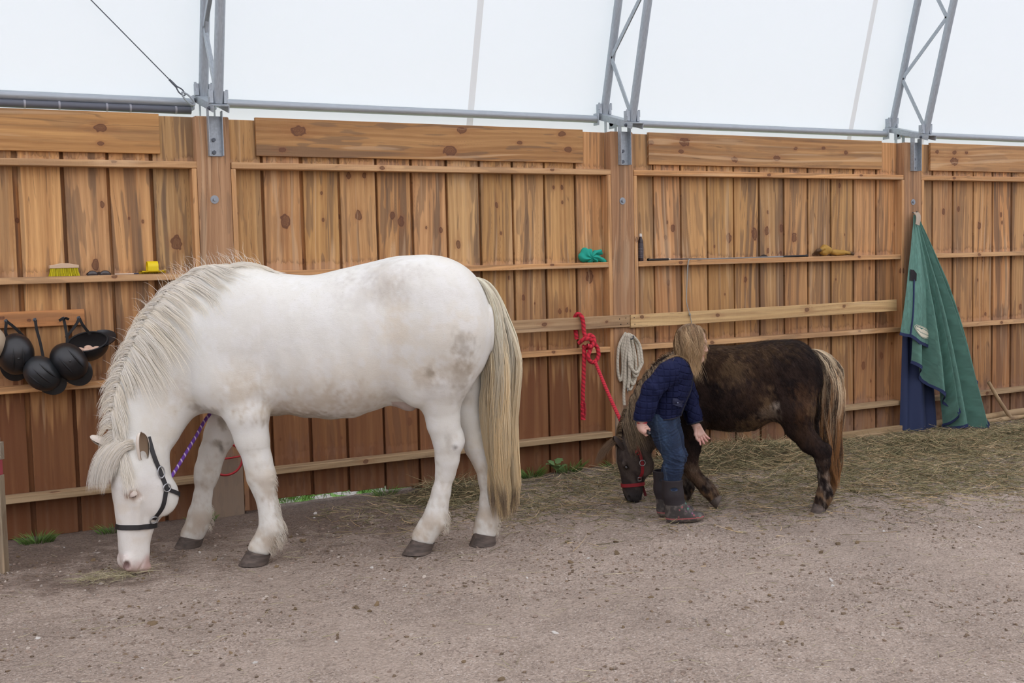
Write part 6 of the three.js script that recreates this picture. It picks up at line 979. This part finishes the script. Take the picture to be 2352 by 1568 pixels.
  // work gloves
  const glove = (nm, lb, pos, turn, fold) => { const G = thing(nm, lb, 'glove', pos, turn, 'leather work gloves'), GF = new Field(); if (fold) { GF.ball([0, 0.045, 0], [0.05, 0.04, 0.036], 0.02); GF.bone([0.0, 0.07, 0], [0.045, 0.05, 0.01], 0.028, 0.024, 0.02); for (let i = 0; i < 4; i++) GF.chain([[-0.03, 0.04 + i * 0.008, -0.024 + i * 0.015, 0.014], [-0.07, 0.03 + i * 0.008, -0.026 + i * 0.016, 0.0125], [-0.1, 0.018 + 0.01 * i, -0.022 + i * 0.014, 0.011]], 0.008); } else { GF.ball([0, 0.028, 0], [0.055, 0.024, 0.036], 0.02); for (let i = 0; i < 4; i++) GF.chain([[-0.04, 0.026, -0.026 + i * 0.017, 0.014], [-0.08, 0.022, -0.028 + i * 0.018, 0.012], [-0.105, 0.014, -0.03 + i * 0.018, 0.011]], 0.008); GF.bone([0.04, 0.028, 0], [0.085, 0.036, 0], 0.024, 0.022, 0.02); } GF.add((x, y) => y - 0.0005, V(0, -0.1, 0), 0.2, 0.003, true); GF.skin = (x, y, z, d) => (Math.abs(d) > 0.02 ? 0 : 0.007 * (fbm3(x * 40, y * 40, z * 40, 2) - 0.5));
    mesh('leather', GF.mesh([-0.13, -0.01, -0.06], [0.12, 0.12, 0.06], 0.0034, (x, y, z) => cmix([0.42, 0.24, 0.045], [0.1, 0.055, 0.025], sstep(-0.045, -0.08, x + 0.05 * (fbm3(x * 30, y * 30, z * 30, 2) - 0.5)))), std(0xffffff, 0.75, { vertexColors: true }), G); };
  glove('work_glove', 'bulging yellow brown leather work glove on the ledge, folded upright', [5.02, SH, 0.05], 0, true); glove('work_glove', 'flat yellow brown leather work glove lying beside the folded one', [5.2, SH, 0.05], Math.PI - 0.1, false);
}

// ---------------------------------------------------------------- helmet rack and helmets
{
  const T = thing('helmet_rack', 'reddish board with hooks holding the riding helmets', 'rack', [-1.3, 1.295, 0.0045]), t = timber(8800, 1.2, 0.12, [0.92, 0.72, 0.62], 0.3, [[0.04, 0.86, 0.008], [0.06, 0.7, 0.01]], 512, 48);
  mesh('board', plankX(-0.6, 0.49, -0.048, 0.046, 0, 0.024, 0.003), woodMat(t, { rx: 4, ry: 0.5 }), T);
  for (const x of [0.058, 0.212, 0.367, 0.454]) mesh('hook', [taperTube([[x, -0.005, 0.024], [x, -0.012, 0.05], [x, -0.01, 0.068], [x, 0.006, 0.074]], 0.0045, 16, 8), rod(V(x, -0.005, 0.0235), V(x, -0.005, 0.028), 0.01, 0.01, 10)], galvDark, T);
}
const shellBlack = phys(srgb(26, 27, 30), 0.38, { clearcoat: 0.25, clearcoatRoughness: 0.3 });
function helmet(label, c, r, up, front, o = {}) {
  const T = thing('riding_helmet', label, 'helmet', c, 0, 'riding helmets hung on the rack'); up = V(...up).normalize(); front = V(...front); front.addScaledVector(up, -front.dot(up)).normalize(); const side = V().crossVectors(front, up), M = new THREE.Matrix4().makeBasis(front, up, side), put = (g) => g.applyMatrix4(M), mat = o.mat ?? shellBlack;
  const dome = (k, y0) => { const g = new THREE.SphereGeometry(r * k, 36, 20, 0, Math.PI * 2, 0, Math.PI * y0); g.scale(1.12, 0.98, 0.92); return g; };
  const inner = dome(0.93, 0.56); mesh('shell', put(dome(1, 0.56)), mat, T);
  const lin0 = put(inner); mesh('lining', lin0, std(o.lining ?? srgb(24, 22, 22), 0.9, { side: THREE.DoubleSide }), T);
  const rim = []; for (let i = 0; i < 36; i++) { const a = (i / 36) * Math.PI * 2, q = Math.sin(Math.PI * 0.56) * r * 0.965, y = Math.cos(Math.PI * 0.56) * r * 0.955; rim.push(V(Math.cos(a) * q * 1.12, y, Math.sin(a) * q * 0.92)); } mesh('rim_edge', put(tube(rim, r * 0.05, 80, 8, true)), std(srgb(20, 20, 22), 0.6), T);
  const pk = sheet(20, 6, (u, v) => { const a = (u - 0.5) * 1.9, q = r * (0.97 + v * 0.42 * Math.cos((u - 0.5) * 2.7)); return V(Math.cos(a) * q * 1.12, -r * 0.12 - v * r * 0.1 + Math.abs(u - 0.5) * r * 0.1, Math.sin(a) * q * 0.92); }), pk2 = pk.clone(); pk2.translate(0, -0.005, 0); pk2.setIndex([...pk.index.array].reverse()); pk2.computeVertexNormals(); mesh('peak', put(merge([pk, pk2])), mat, T);
  for (const z of o.vents ?? [-0.32, 0.32]) { const l = []; for (let i = 0; i <= 10; i++) { const a = -0.55 + (i / 10) * 1.35, q = r * 1.005; l.push(V(Math.sin(a) * q * 1.12 * Math.sqrt(1 - z * z), Math.cos(a) * q * 0.98 * Math.sqrt(1 - z * z), z * q * 0.92)); } mesh('vent_ridge', put(taperTube(l, (t2) => r * 0.055 * Math.sin(Math.PI * clamp(t2, 0.03, 0.97)), 24, 8)), std(srgb(16, 17, 19), 0.5), T); }
  if (o.button !== false) mesh('crown_button', put(new THREE.SphereGeometry(r * 0.07, 12, 8).scale(1, 0.5, 1).translate(0, r * 0.985, 0)), mat, T);
  for (const p of o.straps ?? []) mesh('strap', strap(p.map((q) => V(q[0] - c[0], q[1] - c[1], q[2] - c[2])), 0.016, 0.003, V(1, 0.1, 0.2), 20), std(srgb(28, 26, 27), 0.85), T);
  return T;
}
helmet('tan riding helmet hanging at the end of the rack', [-1.335, 1.17, 0.14], 0.09, [0.1, -0.25, 1], [0, -1, 0], { mat: std(srgb(176, 158, 134), 0.7), straps: [[[-1.29, 1.29, 0.07], [-1.31, 1.26, 0.09], [-1.32, 1.22, 0.1]]] });
helmet('large matte black helmet between the tan one and the small one', [-1.205, 1.1, 0.125], 0.108, [0.05, -0.2, 0.98], [0, -0.9, 0], { vents: [-0.25, 0.25], straps: [[[-1.242, 1.29, 0.075], [-1.2, 1.25, 0.08], [-1.15, 1.19, 0.08]], [[-1.242, 1.29, 0.075], [-1.25, 1.23, 0.08], [-1.24, 1.19, 0.08]]] });
helmet('small black helmet with dusty crown hanging lowest on a long strap', [-1.078, 0.985, 0.195], 0.1, [-0.15, -0.05, 1], [0.7, -0.7, 0], { vents: [-0.45, 0, 0.45], straps: [[[-1.088, 1.29, 0.075], [-1.085, 1.24, 0.085], [-1.07, 1.15, 0.11], [-1.062, 1.07, 0.14]]], mat: phys(srgb(34, 37, 40), 0.45, { clearcoat: 0.2 }) });
helmet('glossy black helmet with slotted vents, in front of the upturned one', [-0.93, 1.045, 0.2], 0.105, [-0.05, 0.1, 1], [0.6, -0.8, 0], { vents: [-0.35, 0.35], straps: [[[-0.933, 1.29, 0.075], [-0.928, 1.24, 0.09], [-0.925, 1.18, 0.12], [-0.93, 1.13, 0.13]], [[-0.96, 1.28, 0.08], [-0.93, 1.295, 0.085], [-0.905, 1.285, 0.08]]] });
helmet('upturned black helmet showing its pale padded lining', [-0.81, 1.135, 0.112], 0.106, [0.16, -0.78, -0.5], [1, 0.28, 0.1], { lining: srgb(40, 36, 36), vents: [], straps: [[[-0.846, 1.29, 0.075], [-0.87, 1.25, 0.085], [-0.93, 1.18, 0.11]], [[-0.846, 1.29, 0.075], [-0.83, 1.25, 0.08], [-0.79, 1.19, 0.07]]] });
{ const T = scene.getObjectByName('riding_helmet_004'); for (const [x, y, z, k] of [[-0.05, -0.03, 0.02, 1], [-0.015, -0.035, 0.025, 1], [0.02, -0.03, 0.022, 0.9], [0.045, -0.025, 0.01, 0.8], [0.0, -0.02, -0.005, 0.9]]) mesh('lining_pad', new THREE.SphereGeometry(0.022 * k, 14, 10).scale(1.2, 0.7, 1).translate(x, y - 0.0, z), std(srgb(214, 180, 158), 0.8), T); }

// ---------------------------------------------------------------- green horse rug hanging on the third post
{
  const T = thing('horse_rug', 'green horse rug with navy lining hanging from the post', 'horse rug', [6.0, 0, 0.1]);
  const weave = dataTex(128, 128, (i, j) => { const n = fbm2(i / 20, j / 20, 95, 3), w = ((i % 4) < 2) !== ((j % 4) < 2) ? 1 : 0.93, v = (0.86 + 0.28 * n) * w; return [96 * v, 138 * v, 125 * v]; }); weave.repeat.set(5, 7);
  const green = new THREE.MeshStandardMaterial({ map: weave, roughness: 0.85, side: THREE.DoubleSide }), navy = std(srgb(38, 50, 88), 0.85, { side: THREE.DoubleSide }), lining = std(srgb(40, 52, 86), 0.8, { side: THREE.DoubleSide });
  const apex = V(-0.01, 1.88, 0.03), poly = (pts) => (u) => { const q = u * (pts.length - 1), i = Math.min(pts.length - 2, Math.floor(q)); return V(...pts[i]).lerp(V(...pts[i + 1]), q - i); };
  const hang = (pts, folds, amp, ph, bow = 0.06) => { const B = poly(pts); return (u, v) => { const b = B(u), p = apex.clone().lerp(b, v), k = Math.pow(Math.sin(Math.min(1, v * 1.6) * Math.PI * 0.5), 0.9) * (0.55 + 0.45 * v); p.x += (u - 0.5) * 0.05 * Math.sin(Math.PI * v) + (apex.x + (u - 0.5) * 0.05 - apex.x) * (1 - v); p.z += bow * Math.sin(Math.PI * Math.min(1, v * 0.7)) + amp * k * Math.sin(u * folds * Math.PI * 2 + ph) + 0.012 * (fbm2(u * 6, v * 5, 97, 2) - 0.5); p.z = Math.max(p.z, 0.006 + 0.03 * v); return p; }; };
  const fA = hang([[-0.335, 0.87, 0.09], [-0.27, 0.855, 0.1], [-0.21, 0.845, 0.11], [-0.14, 0.785, 0.13], [-0.06, 0.76, 0.14], [0.03, 0.735, 0.1]], 1.7, 0.013, 2.2, 0.07);
  const fB = hang([[-0.17, 0.617, 0.04], [-0.09, 0.54, 0.09], [0.0, 0.42, 0.13], [0.06, 0.335, 0.16], [0.16, 0.25, 0.2], [0.21, 0.2, 0.2], [0.2, 0.06, 0.16], [0.22, 0.012, 0.15], [0.3, 0.05, 0.2], [0.37, 0.012, 0.26], [0.45, 0.012, 0.3], [0.44, 0.16, 0.24], [0.44, 0.34, 0.18], [0.475, 0.42, 0.14]], 5.3, 0.075, 0.4, 0.07);
  mesh('main_panel', sheet(90, 60, fB, (u, v) => [u, v]), green, T); mesh('front_panel', sheet(40, 40, fA, (u, v) => [u * 0.6, v * 0.6]), green, T);
  const edge = (f, a, b, n = 50) => { const p = []; for (let i = 0; i <= n; i++) p.push(f(lerp(a, b, i / n), 0.998)); return p; };
  mesh('hem_binding', strap(edge(fB, 0, 1), 0.028, 0.006, (t, p) => V(0.25, 1, 0.1), 160), navy, T); mesh('hem_binding', strap(edge(fA, 0, 1), 0.026, 0.006, (t, p) => V(0.1, 1, 0.1), 80), navy, T);
  const fC = hang([[-0.19, 0.02, 0.05], [-0.12, 0.006, 0.1], [-0.02, 0.006, 0.14], [0.1, 0.004, 0.12], [0.2, 0.02, 0.1]], 2.4, 0.02, 0, 0.02); mesh('lining_panel', sheet(50, 30, (u, v) => { const p = fC(u, lerp(0.42, 1, v)); p.z = Math.max(0.012, p.z - 0.05); return p; }), lining, T);
  mesh('seam_piping', tube([0.54, 0.62, 0.7, 0.78, 0.86, 0.93, 0.99].map((v) => fA(lerp(0.3, 0.38, v), v).add(V(0, 0, 0.003))), 0.007, 50, 8), navy, T);
  mesh('fastening_patch', sheet(6, 6, (u, v) => fA(lerp(0.12, 0.4, u) * (1 - 0.25 * (v < 0.3 ? 1 - v / 0.3 : 0)), lerp(0.46, 0.55, v)).add(V(0, 0, 0.008))), std(srgb(34, 28, 34), 0.9, { side: THREE.DoubleSide }), T);
  mesh('hanging_tab', strap([[-0.015, 1.9, 0.035], [-0.03, 1.87, 0.075], [-0.045, 1.83, 0.09], [-0.06, 1.79, 0.095]], 0.042, 0.006, V(1, 0.3, 0.1), 16), std(srgb(172, 158, 140), 0.9), T); mesh('hook', taperTube([[-0.01, 1.9, -0.002], [-0.01, 1.895, 0.03], [-0.01, 1.905, 0.045]], 0.006, 12, 8), galvDark, T);
  // oval maker's patch
  const cv = document.createElement('canvas'); cv.width = 512; cv.height = 384; const q = cv.getContext('2d'); q.fillStyle = '#d9d3bd'; q.fillRect(0, 0, 512, 384); q.fillStyle = '#2d6a60'; q.beginPath(); q.moveTo(40, 190); q.bezierCurveTo(90, 90, 140, 120, 180, 110); q.bezierCurveTo(260, 40, 330, 110, 380, 100); q.bezierCurveTo(430, 120, 460, 150, 480, 190); q.lineTo(480, 176); q.bezierCurveTo(470, 30, 60, 10, 40, 176); q.fill(); q.font = 'bold 64px sans-serif'; q.textAlign = 'center'; q.fillStyle = '#245a50'; q.fillText('WeatherBeeta', 256, 250, 420); q.lineWidth = 16; q.strokeStyle = '#2d6a60'; q.beginPath(); q.ellipse(256, 192, 238, 172, 0, 0, 7); q.stroke();
  const pt = new THREE.CanvasTexture(cv); pt.colorSpace = THREE.SRGBColorSpace; const rad = (i, j) => { const r2 = j / 8, a = (i / 32) * Math.PI * 2; return [0.5 + Math.cos(a) * r2 * 0.5, 0.5 + Math.sin(a) * r2 * 0.5]; };
  mesh('maker_patch', sheet(32, 8, (u, v) => { const [a, b] = rad(u * 32, v * 8), P = fA(lerp(0.46, 0.8, a), lerp(0.86, 0.93, 0.5)), p = fA(lerp(0.43, 0.95, a), lerp(0.955, 0.87, b)); p.z += 0.006; return p; }, (u, v) => rad(u * 32, v * 8)), new THREE.MeshStandardMaterial({ map: pt, roughness: 0.7, side: THREE.DoubleSide }), T).userData.label = 'cream oval patch with green lettering';
  mesh('trailing_strap', strap([[0.4, 0.012, 0.2], [0.5, 0.02, 0.16], [0.58, 0.03, 0.12], [0.66, 0.014, 0.1], [0.7, 0.012, 0.14]], 0.03, 0.005, V(0.2, 0.3, 1), 24), std(srgb(30, 32, 40), 0.85), T);
}
// broken stick leaning on the sill log
{ const T = thing('leaning_stick', 'pale broken stick leaning against the lowest rail beyond the rug', 'stick'); mesh('stick', taperTube([[6.93, 0.36, 0.118], [7.0, 0.215, 0.16], [7.06, 0.105, 0.193], [7.1, 0.03, 0.225]], (t) => 0.016 + 0.003 * t + 0.001 * Math.sin(t * 30), 20, 10), woodMat(dustTex[0], { rx: 1, ry: 1 }), T).name = 'shaft'; }
// red wire hoop on the foot of the first post
{ const T = thing('bucket_ring', 'red metal bucket ring fixed low on the post behind the white horse', 'ring', [-0.04, 0.375, 0.102]), red = phys(srgb(170, 24, 34), 0.45, { clearcoat: 0.3 });
  const pts = []; for (let i = 0; i < 28; i++) { const a = (i / 28) * Math.PI * 2; pts.push(V(Math.cos(a) * 0.1, Math.sin(a) * 0.098, 0.075)); } mesh('ring', tube(pts, 0.0075, 70, 8, true), red, T); mesh('bracket', [taperTube([[-0.098, 0.012, 0.075], [0, 0.006, 0.075], [0.098, 0.012, 0.075]], 0.006, 12, 8), taperTube([[0, 0.098, 0.075], [0, 0.11, 0.04], [0, 0.1, 0]], 0.0065, 12, 8)], red, T); mesh('mount_plate', bx(0, 0.085, 0.004, 0.05, 0.06, 0.008), red, T); }
// weathered jump stand at the edge
{ const T = thing('jump_stand', 'weathered grey wooden jump stand with a red painted band', 'jump stand', [-1.385, 0, 0.79], FACE), gt = timber(8900, 1.2, 0.13, [0.62, 0.9, 1.5], 0.6, [[0.05, 0.4, 0.008]], 512, 64);
  const gw = woodMat(gt, { rx: 2, ry: 0.5 }), up = chamferBox(-0.06, 0.036, 0, 0.52, -0.03, 0.03, 0.003); { const p = up.attributes.position, u = up.attributes.uv; for (let i = 0; i < p.count; i++) u.setXY(i, p.getY(i), (p.getX(i) + p.getZ(i)) * 6 + 0.5); }
  mesh('upright', up, gw, T); mesh('red_band', chamferBox(-0.062, 0.03, 0.52, 0.665, -0.031, 0.031, 0.003), std(srgb(168, 74, 84), 0.8), T).userData.label = 'faded red painted section'; mesh('top_section', chamferBox(-0.06, 0.026, 0.665, 0.715, -0.03, 0.03, 0.003), gw, T);
  mesh('beam', [plankX(-0.42, 0.07, 0.612, 0.702, 0.031, 0.07)], woodMat(timber(8950, 0.5, 0.13, [0.5, 0.75, 1.35], 0.6, [], 256, 48), { rx: 2, ry: 0.5 }), T); mesh('foot', bx(-0.28, 0.03, 0, 0.44, 0.06, 0.1), gw, T); }

// ---------------------------------------------------------------- hay, grass, crumbs on the floor, the strip outside
const hayHump = (x, z) => 0.13 * Math.exp(-(((x - 3.75) / 0.75) ** 2) - (((z - 0.34) / 0.26) ** 2)) + 0.1 * Math.exp(-(((x - 1.42) / 0.3) ** 2) - (((z - 0.3) / 0.22) ** 2)) + 0.06 * Math.exp(-(((x - 5.4) / 0.5) ** 2) - (((z - 0.8) / 0.25) ** 2)) + 0.06 * Math.exp(-(((x - 6.8) / 0.6) ** 2) - (((z - 0.9) / 0.25) ** 2));
const hayDense = (x, z) => {
  const g = (a, b, r, s) => Math.exp(-(((x - a) / r) ** 2) - (((z - b) / s) ** 2));
  return clamp(1.0 * g(3.75, 0.35, 0.85, 0.3) + 0.9 * g(4.6, 0.5, 1.2, 0.4) + 0.85 * g(6.2, 0.8, 1.6, 0.55) + 0.6 * g(5.0, 1.2, 1.6, 0.35) + 0.95 * g(1.4, 0.35, 0.36, 0.28) + 0.5 * g(1.6, 0.9, 0.7, 0.35) + 0.5 * g(2.4, 0.55, 0.6, 0.4) + 0.55 * g(7.6, 1.4, 1.0, 0.5) + 0.5 * g(3.6, 1.3, 1.3, 0.55) + 0.6 * g(4.5, 1.75, 1.2, 0.5) + 0.45 * g(5.2, 2.2, 1.2, 0.45) + 0.16 * g(0.3, 0.5, 1.2, 0.3), 0, 1);
};
{
  // heaped hay: a tangled mound under the loose stalks
  const R = rng(51);
  const stalk = (() => { const P = [], I = [], n = 5; for (let i = 0; i <= n; i++) { const t = i / n, w = 0.5 * (1 - 0.6 * t); P.push(-w, 0, 0, 0, 0, 0, w, 0, 0); for (let j = 0; j < 3; j++) { const o = (i * 3 + j) * 3; P[o + 2] = t; P[o + 1] = (j === 1 ? 0.5 : 0) * (1 - t) ; } } for (let i = 0; i < n; i++) for (let j = 0; j < 2; j++) { const a = i * 3 + j, b = a + 3; I.push(a, b, a + 1, b, b + 1, a + 1); } const g = new THREE.BufferGeometry(); g.setAttribute('position', new THREE.Float32BufferAttribute(P, 3)); g.setIndex(I); return g; })();
  const bent = [0, 1, 2].map((k) => { const g = stalk.clone(), p = g.attributes.position; for (let i = 0; i < p.count; i++) { const t = p.getZ(i); p.setX(i, p.getX(i) + 0); p.setY(i, p.getY(i) + 0); g.attributes.position.setZ(i, t); } g.userData.bend = [0.05, 0.18, 0.34][k]; g.computeVertexNormals(); return g; });
  const make = (name, label, spots, seed, tone) => {
    const Q = rng(seed), mats = [[], [], []], cols = [[], [], []];
    for (const [x, y, z, len, wid, yaw, pitch] of spots) {
      const k = Math.floor(Q() * 3), m = new THREE.Matrix4().compose(V(x, y, z), new THREE.Quaternion().setFromEuler(new THREE.Euler(-pitch, yaw, Q() * 3, 'YXZ')), V(wid, wid, len)); mats[k].push(m); cols[k].push(tone(Q));
    }
    const geos = bent.map((g, k) => { const c = g.clone(), p = c.attributes.position; for (let i = 0; i < p.count; i++) { const t = p.getZ(i), b = c.userData.bend ?? [0.05, 0.18, 0.34][k]; p.setX(i, p.getX(i) * 1 + [0, 6, -12][k] * t * t); } c.computeVertexNormals(); return c; });
    geos.forEach((g, k) => { const o = instanced(name, g, std(0xffffff, 0.85, { side: THREE.DoubleSide }), mats[k], cols[k]); o.userData = { kind: 'stuff', label, category: 'hay' }; });
  };
  const hayTone = (Q) => { const k = Q(), v = 0.7 + 0.55 * Q(); return k < 0.45 ? lin(0.29 * v, 0.25 * v, 0.13 * v) : k < 0.76 ? lin(0.15 * v, 0.14 * v, 0.07 * v) : lin(0.5 * v, 0.37 * v, 0.21 * v); };
  const spots = [];
  for (let i = 0; i < 66000; i++) {
    const x = 0.4 + R() * 8.4, z = 0.12 + R() * 2.75, d = hayDense(x, z), n = fbm2(x * 3.4, z * 3.4, 52, 3);
    if (R() > d * sstep(0.24, 0.6, n + d * 0.3)) continue;
    const h = hayHump(x, z), len = 0.06 + 0.2 * R() * R(); spots.push([x, groundH(x, z) + 0.004 + h * Math.pow(R(), 0.35) + 0.012 * R() * d, z, len, 0.0032 + 0.0022 * R(), R() * 6.28, (R() - 0.35) * (0.25 + 0.7 * Math.min(1, h * 9))]);
  }
  make('hay', 'loose hay strewn along the foot of the wall', spots, 53, hayTone);
  const thin = []; for (let i = 0; i < 1500; i++) { const x = -2.5 + R() * 10.5, z = 0.6 + R() * 5.2; thin.push([x, groundH(x, z) + 0.005, z, 0.05 + 0.16 * R() * R(), 0.002 + 0.001 * R(), R() * 6.28, (R() - 0.5) * 0.08]); }
  for (let i = 0; i < 260; i++) { const a = R() * 6.28, r = 0.12 * Math.sqrt(R()), c = whW(V(-1.12, 0, 0.42)); thin.push([c.x + Math.cos(a) * r * 1.6, 0.006 + 0.025 * R(), c.z + Math.sin(a) * r * 0.7, 0.04 + 0.09 * R(), 0.002, R() * 6.28, (R() - 0.4) * 0.4]); }
  make('straw', 'single straws scattered over the arena floor', thin, 54, (Q) => { const v = 0.8 + 0.4 * Q(); return Q() < 0.6 ? lin(0.5 * v, 0.44 * v, 0.28 * v) : lin(0.34 * v, 0.31 * v, 0.17 * v); });
  const mg = sheet(120, 30, (u, v) => { const x = lerp(0.6, 8, u), z = lerp(1.4, 0.16, v), h = hayHump(x, z); return V(x, groundH(x, z) + h * 0.75 - 0.012 + (h > 0.01 ? 0.02 * (fbm2(x * 14, z * 14, 55, 3) - 0.5) : -0.02), z); }), mt = dataTex(256, 256, (i, j) => { const n = noise2(i / 3 + noise2(i / 20, j / 20, 1) * 12, j / 24, 56), m = noise2(i / 30, j / 3 + 9 * noise2(i / 16, j / 16, 2), 57), v = 0.45 + 0.6 * Math.max(n, m); return [96 * v, 84 * v, 56 * v]; }); mt.repeat.set(16, 3);  // mound colour darkened to paint in the shadow between the stalks
  const heap = mesh('hay_heap', mg, new THREE.MeshStandardMaterial({ map: mt, bumpMap: mt, bumpScale: 0.02, roughness: 1 })); heap.userData = { kind: 'stuff', label: 'flattened hay matted into low heaps by the wall', category: 'hay' };
  // crumbs of earth, dung and small stones
  const lump = (() => { const g = new THREE.IcosahedronGeometry(1, 1), p = g.attributes.position; for (let i = 0; i < p.count; i++) { const x = p.getX(i), y = p.getY(i), z = p.getZ(i), k = 0.45 + 1.05 * noise3(x * 1.9 + 9, y * 1.9, z * 1.9) + 0.25 * (noise3(x * 5, y * 5 + 3, z * 5) - 0.5); p.setXYZ(i, x * k, y * k * 0.75, z * k); } g.deleteAttribute('normal'); return g; })();
  const scatter = (name, label, cat, n, size, tone, dens, seed) => { const Q = rng(seed), mats = [], cols = []; let tries = 0; while (mats.length < n && tries++ < n * 30) { const z = 0.3 + Q() * 5.6, x = -3 + Q() * 11; if (Q() > dens(x, z)) continue; const s = size(Q); mats.push(new THREE.Matrix4().compose(V(x, groundH(x, z) + s * 0.12, z), new THREE.Quaternion().setFromEuler(new THREE.Euler(Q() * 0.6, Q() * 6.28, Q() * 0.6)), V(s * (0.8 + 0.9 * Q()), s * (0.4 + 0.5 * Q()), s * (0.7 + 0.5 * Q())))); cols.push(tone(Q)); } const o = instanced(name, lump, std(0xffffff, 0.95), mats, cols); o.userData = { kind: 'stuff', label, category: cat }; };
  scatter('soil_crumb', 'small crumbs of earth and dung over the arena floor', 'soil', 26000, (Q) => 0.0025 + 0.008 * Math.pow(Q(), 3), (Q) => { const k = Q(), v = 0.7 + 0.6 * Q(); return k < 0.35 ? lin(0.15 * v, 0.105 * v, 0.068 * v) : k < 0.8 ? lin(0.24 * v, 0.18 * v, 0.14 * v) : lin(0.34 * v, 0.29 * v, 0.245 * v); }, (x, z) => 0.15 + 0.85 * sstep(0.4, 0.62, fbm2(x * 2.4, z * 2.4, 58, 3)), 61);
  scatter('dung_crumb', 'larger dark lumps of trodden dung', 'dung', 380, (Q) => 0.007 + 0.017 * Q() * Q(), (Q) => { const v = 0.7 + 0.6 * Q(); return lin(0.16 * v, 0.11 * v, 0.06 * v); }, (x, z) => sstep(0.42, 0.7, fbm2(x * 1.6, z * 1.6, 59, 2)), 62);
  scatter('pebble', 'pale pebbles lying on the arena floor', 'pebble', 90, (Q) => 0.005 + 0.009 * Q(), (Q) => { const v = 0.8 + 0.3 * Q(); return lin(0.5 * v, 0.47 * v, 0.43 * v); }, () => 1, 63);
  // grass tufts along the foot of the wall
  const tufts = [[2.17, 0.09, 0.1, 130, 'bushy green grass tuft at the wall beside the white tail'], [2.5, 0.07, 0.11, 110, 'tall green grass tuft by the wall under the red rope'], [2.86, 0.1, 0.07, 60, 'short grass tuft by the wall behind the pony\'s muzzle'], [-1.15, 0.16, 0.075, 150, 'dark low grass by the wall next to the jump stand'], [-0.72, 0.14, 0.065, 110, 'low grass by the wall behind the white horse\'s face'], [1.05, 0.06, 0.07, 80, 'small grass tuft at the end of the gap under the wall'], [1.85, 0.08, 0.06, 60, 'grass tuft by the wall between the white horse\'s hind legs'], [-0.2, 0.16, 0.06, 60, 'sparse grass tuft at the foot of the post behind the white horse'], [7.35, 0.26, 0.06, 50, 'small weed tuft beside the sill log']];
  const gm = std(0xffffff, 0.7, { vertexColors: true, side: THREE.DoubleSide });
  tufts.forEach(([x, z, h, n, lb]) => { const H = new Hair(); for (let i = 0; i < n; i++) { const a = R() * 6.28, r = 0.09 * Math.sqrt(R()), v = 0.6 + 0.8 * R(); H.strand(V(Math.cos(a) * r, 0, Math.sin(a) * r * 0.5), V(Math.cos(a) * 0.5, 1, Math.sin(a) * 0.5), h * (0.5 + 0.8 * R()), 0.005, { n: 6, gravity: 0.16, c0: [0.07 * v, 0.14 * v, 0.025 * v], c1: [0.14 * v, 0.24 * v, 0.04 * v] }); } tag(mesh('grass_tuft', H.geometry(), gm), lb, 'grass').position.set(x, groundH(x, z) - 0.004, z); });
  { const T = thing('weed_plant', 'broad leaved weed growing at the wall in front of the grass', 'weed', [2.36, 0, 0.12]); for (let i = 0; i < 5; i++) { const a = i * 1.3 + 0.4, d = V(Math.cos(a), 0, Math.sin(a) * 0.8), g = sheet(6, 8, (u, v) => { const w = 0.035 * Math.sin(Math.PI * Math.pow(v, 0.7)) * (1 + 0.25 * Math.sin(v * 20)), p = d.clone().multiplyScalar(0.02 + v * 0.075); p.y = 0.04 + 0.035 * Math.sin(v * 2.2) + 0.01 * i; return p.add(V(-d.z, 0, d.x).multiplyScalar((u - 0.5) * 2 * w)); }); mesh('leaf', g, std(srgb(96, 124, 74), 0.6, { side: THREE.DoubleSide }), T); } mesh('stem', taperTube([[0, 0, 0], [0.002, 0.03, 0.002], [0.01, 0.06, 0]], 0.003, 8, 6), std(srgb(90, 110, 60), 0.7), T); }
  // outside: gravel and grass against the outer face of the wall
  const out = dataTex(512, 512, (i, j) => { const n = fbm2(i / 9, j / 9, 65, 3), k = noise2(i / 3, j / 3, 66); const grass = sstep(0.5, 0.58, fbm2(i / 40, j / 40, 67, 3)); const c = cmix([150 + 80 * k, 146 + 78 * k, 140 + 76 * k], [80 + 60 * n, 130 + 60 * n, 50 + 30 * n], grass); return c; }); out.repeat.set(0.7, 0.7);
  const og = sheet(2, 2, (u, v) => V(lerp(X0 - 4, X1 + 4, u), -0.012, lerp(-0.085, -14, v)), (u, v, p) => [p.x, p.z]); structure(mesh('floor', og, new THREE.MeshStandardMaterial({ map: out, roughness: 0.95 })), 'gravel and grass outside, seen through the gap under the wall');
  const H = new Hair(); for (let i = 0; i < 900; i++) { const x = 0.1 + R() * 1.3, v = 0.7 + 0.6 * R(); if (x > 0.62 && x < 0.95 && R() < 0.8) continue; H.strand(V(x, -0.01, -0.09 - 0.2 * R()), V(R() - 0.5, 1, R() - 0.5), 0.03 + 0.04 * R(), 0.005, { n: 4, gravity: 0.12, c0: [0.12 * v, 0.26 * v, 0.04 * v], c1: [0.25 * v, 0.42 * v, 0.08 * v] }); } const og2 = mesh('outside_grass', H.geometry(), gm); og2.userData = { kind: 'stuff', label: 'bright grass outside, showing under the plank wall', category: 'grass' };
}

// fit and hand over
scene.traverse((o) => { if (o.isMesh) o.castShadow = o.receiveShadow = true; });
renderer.render(scene, camera);
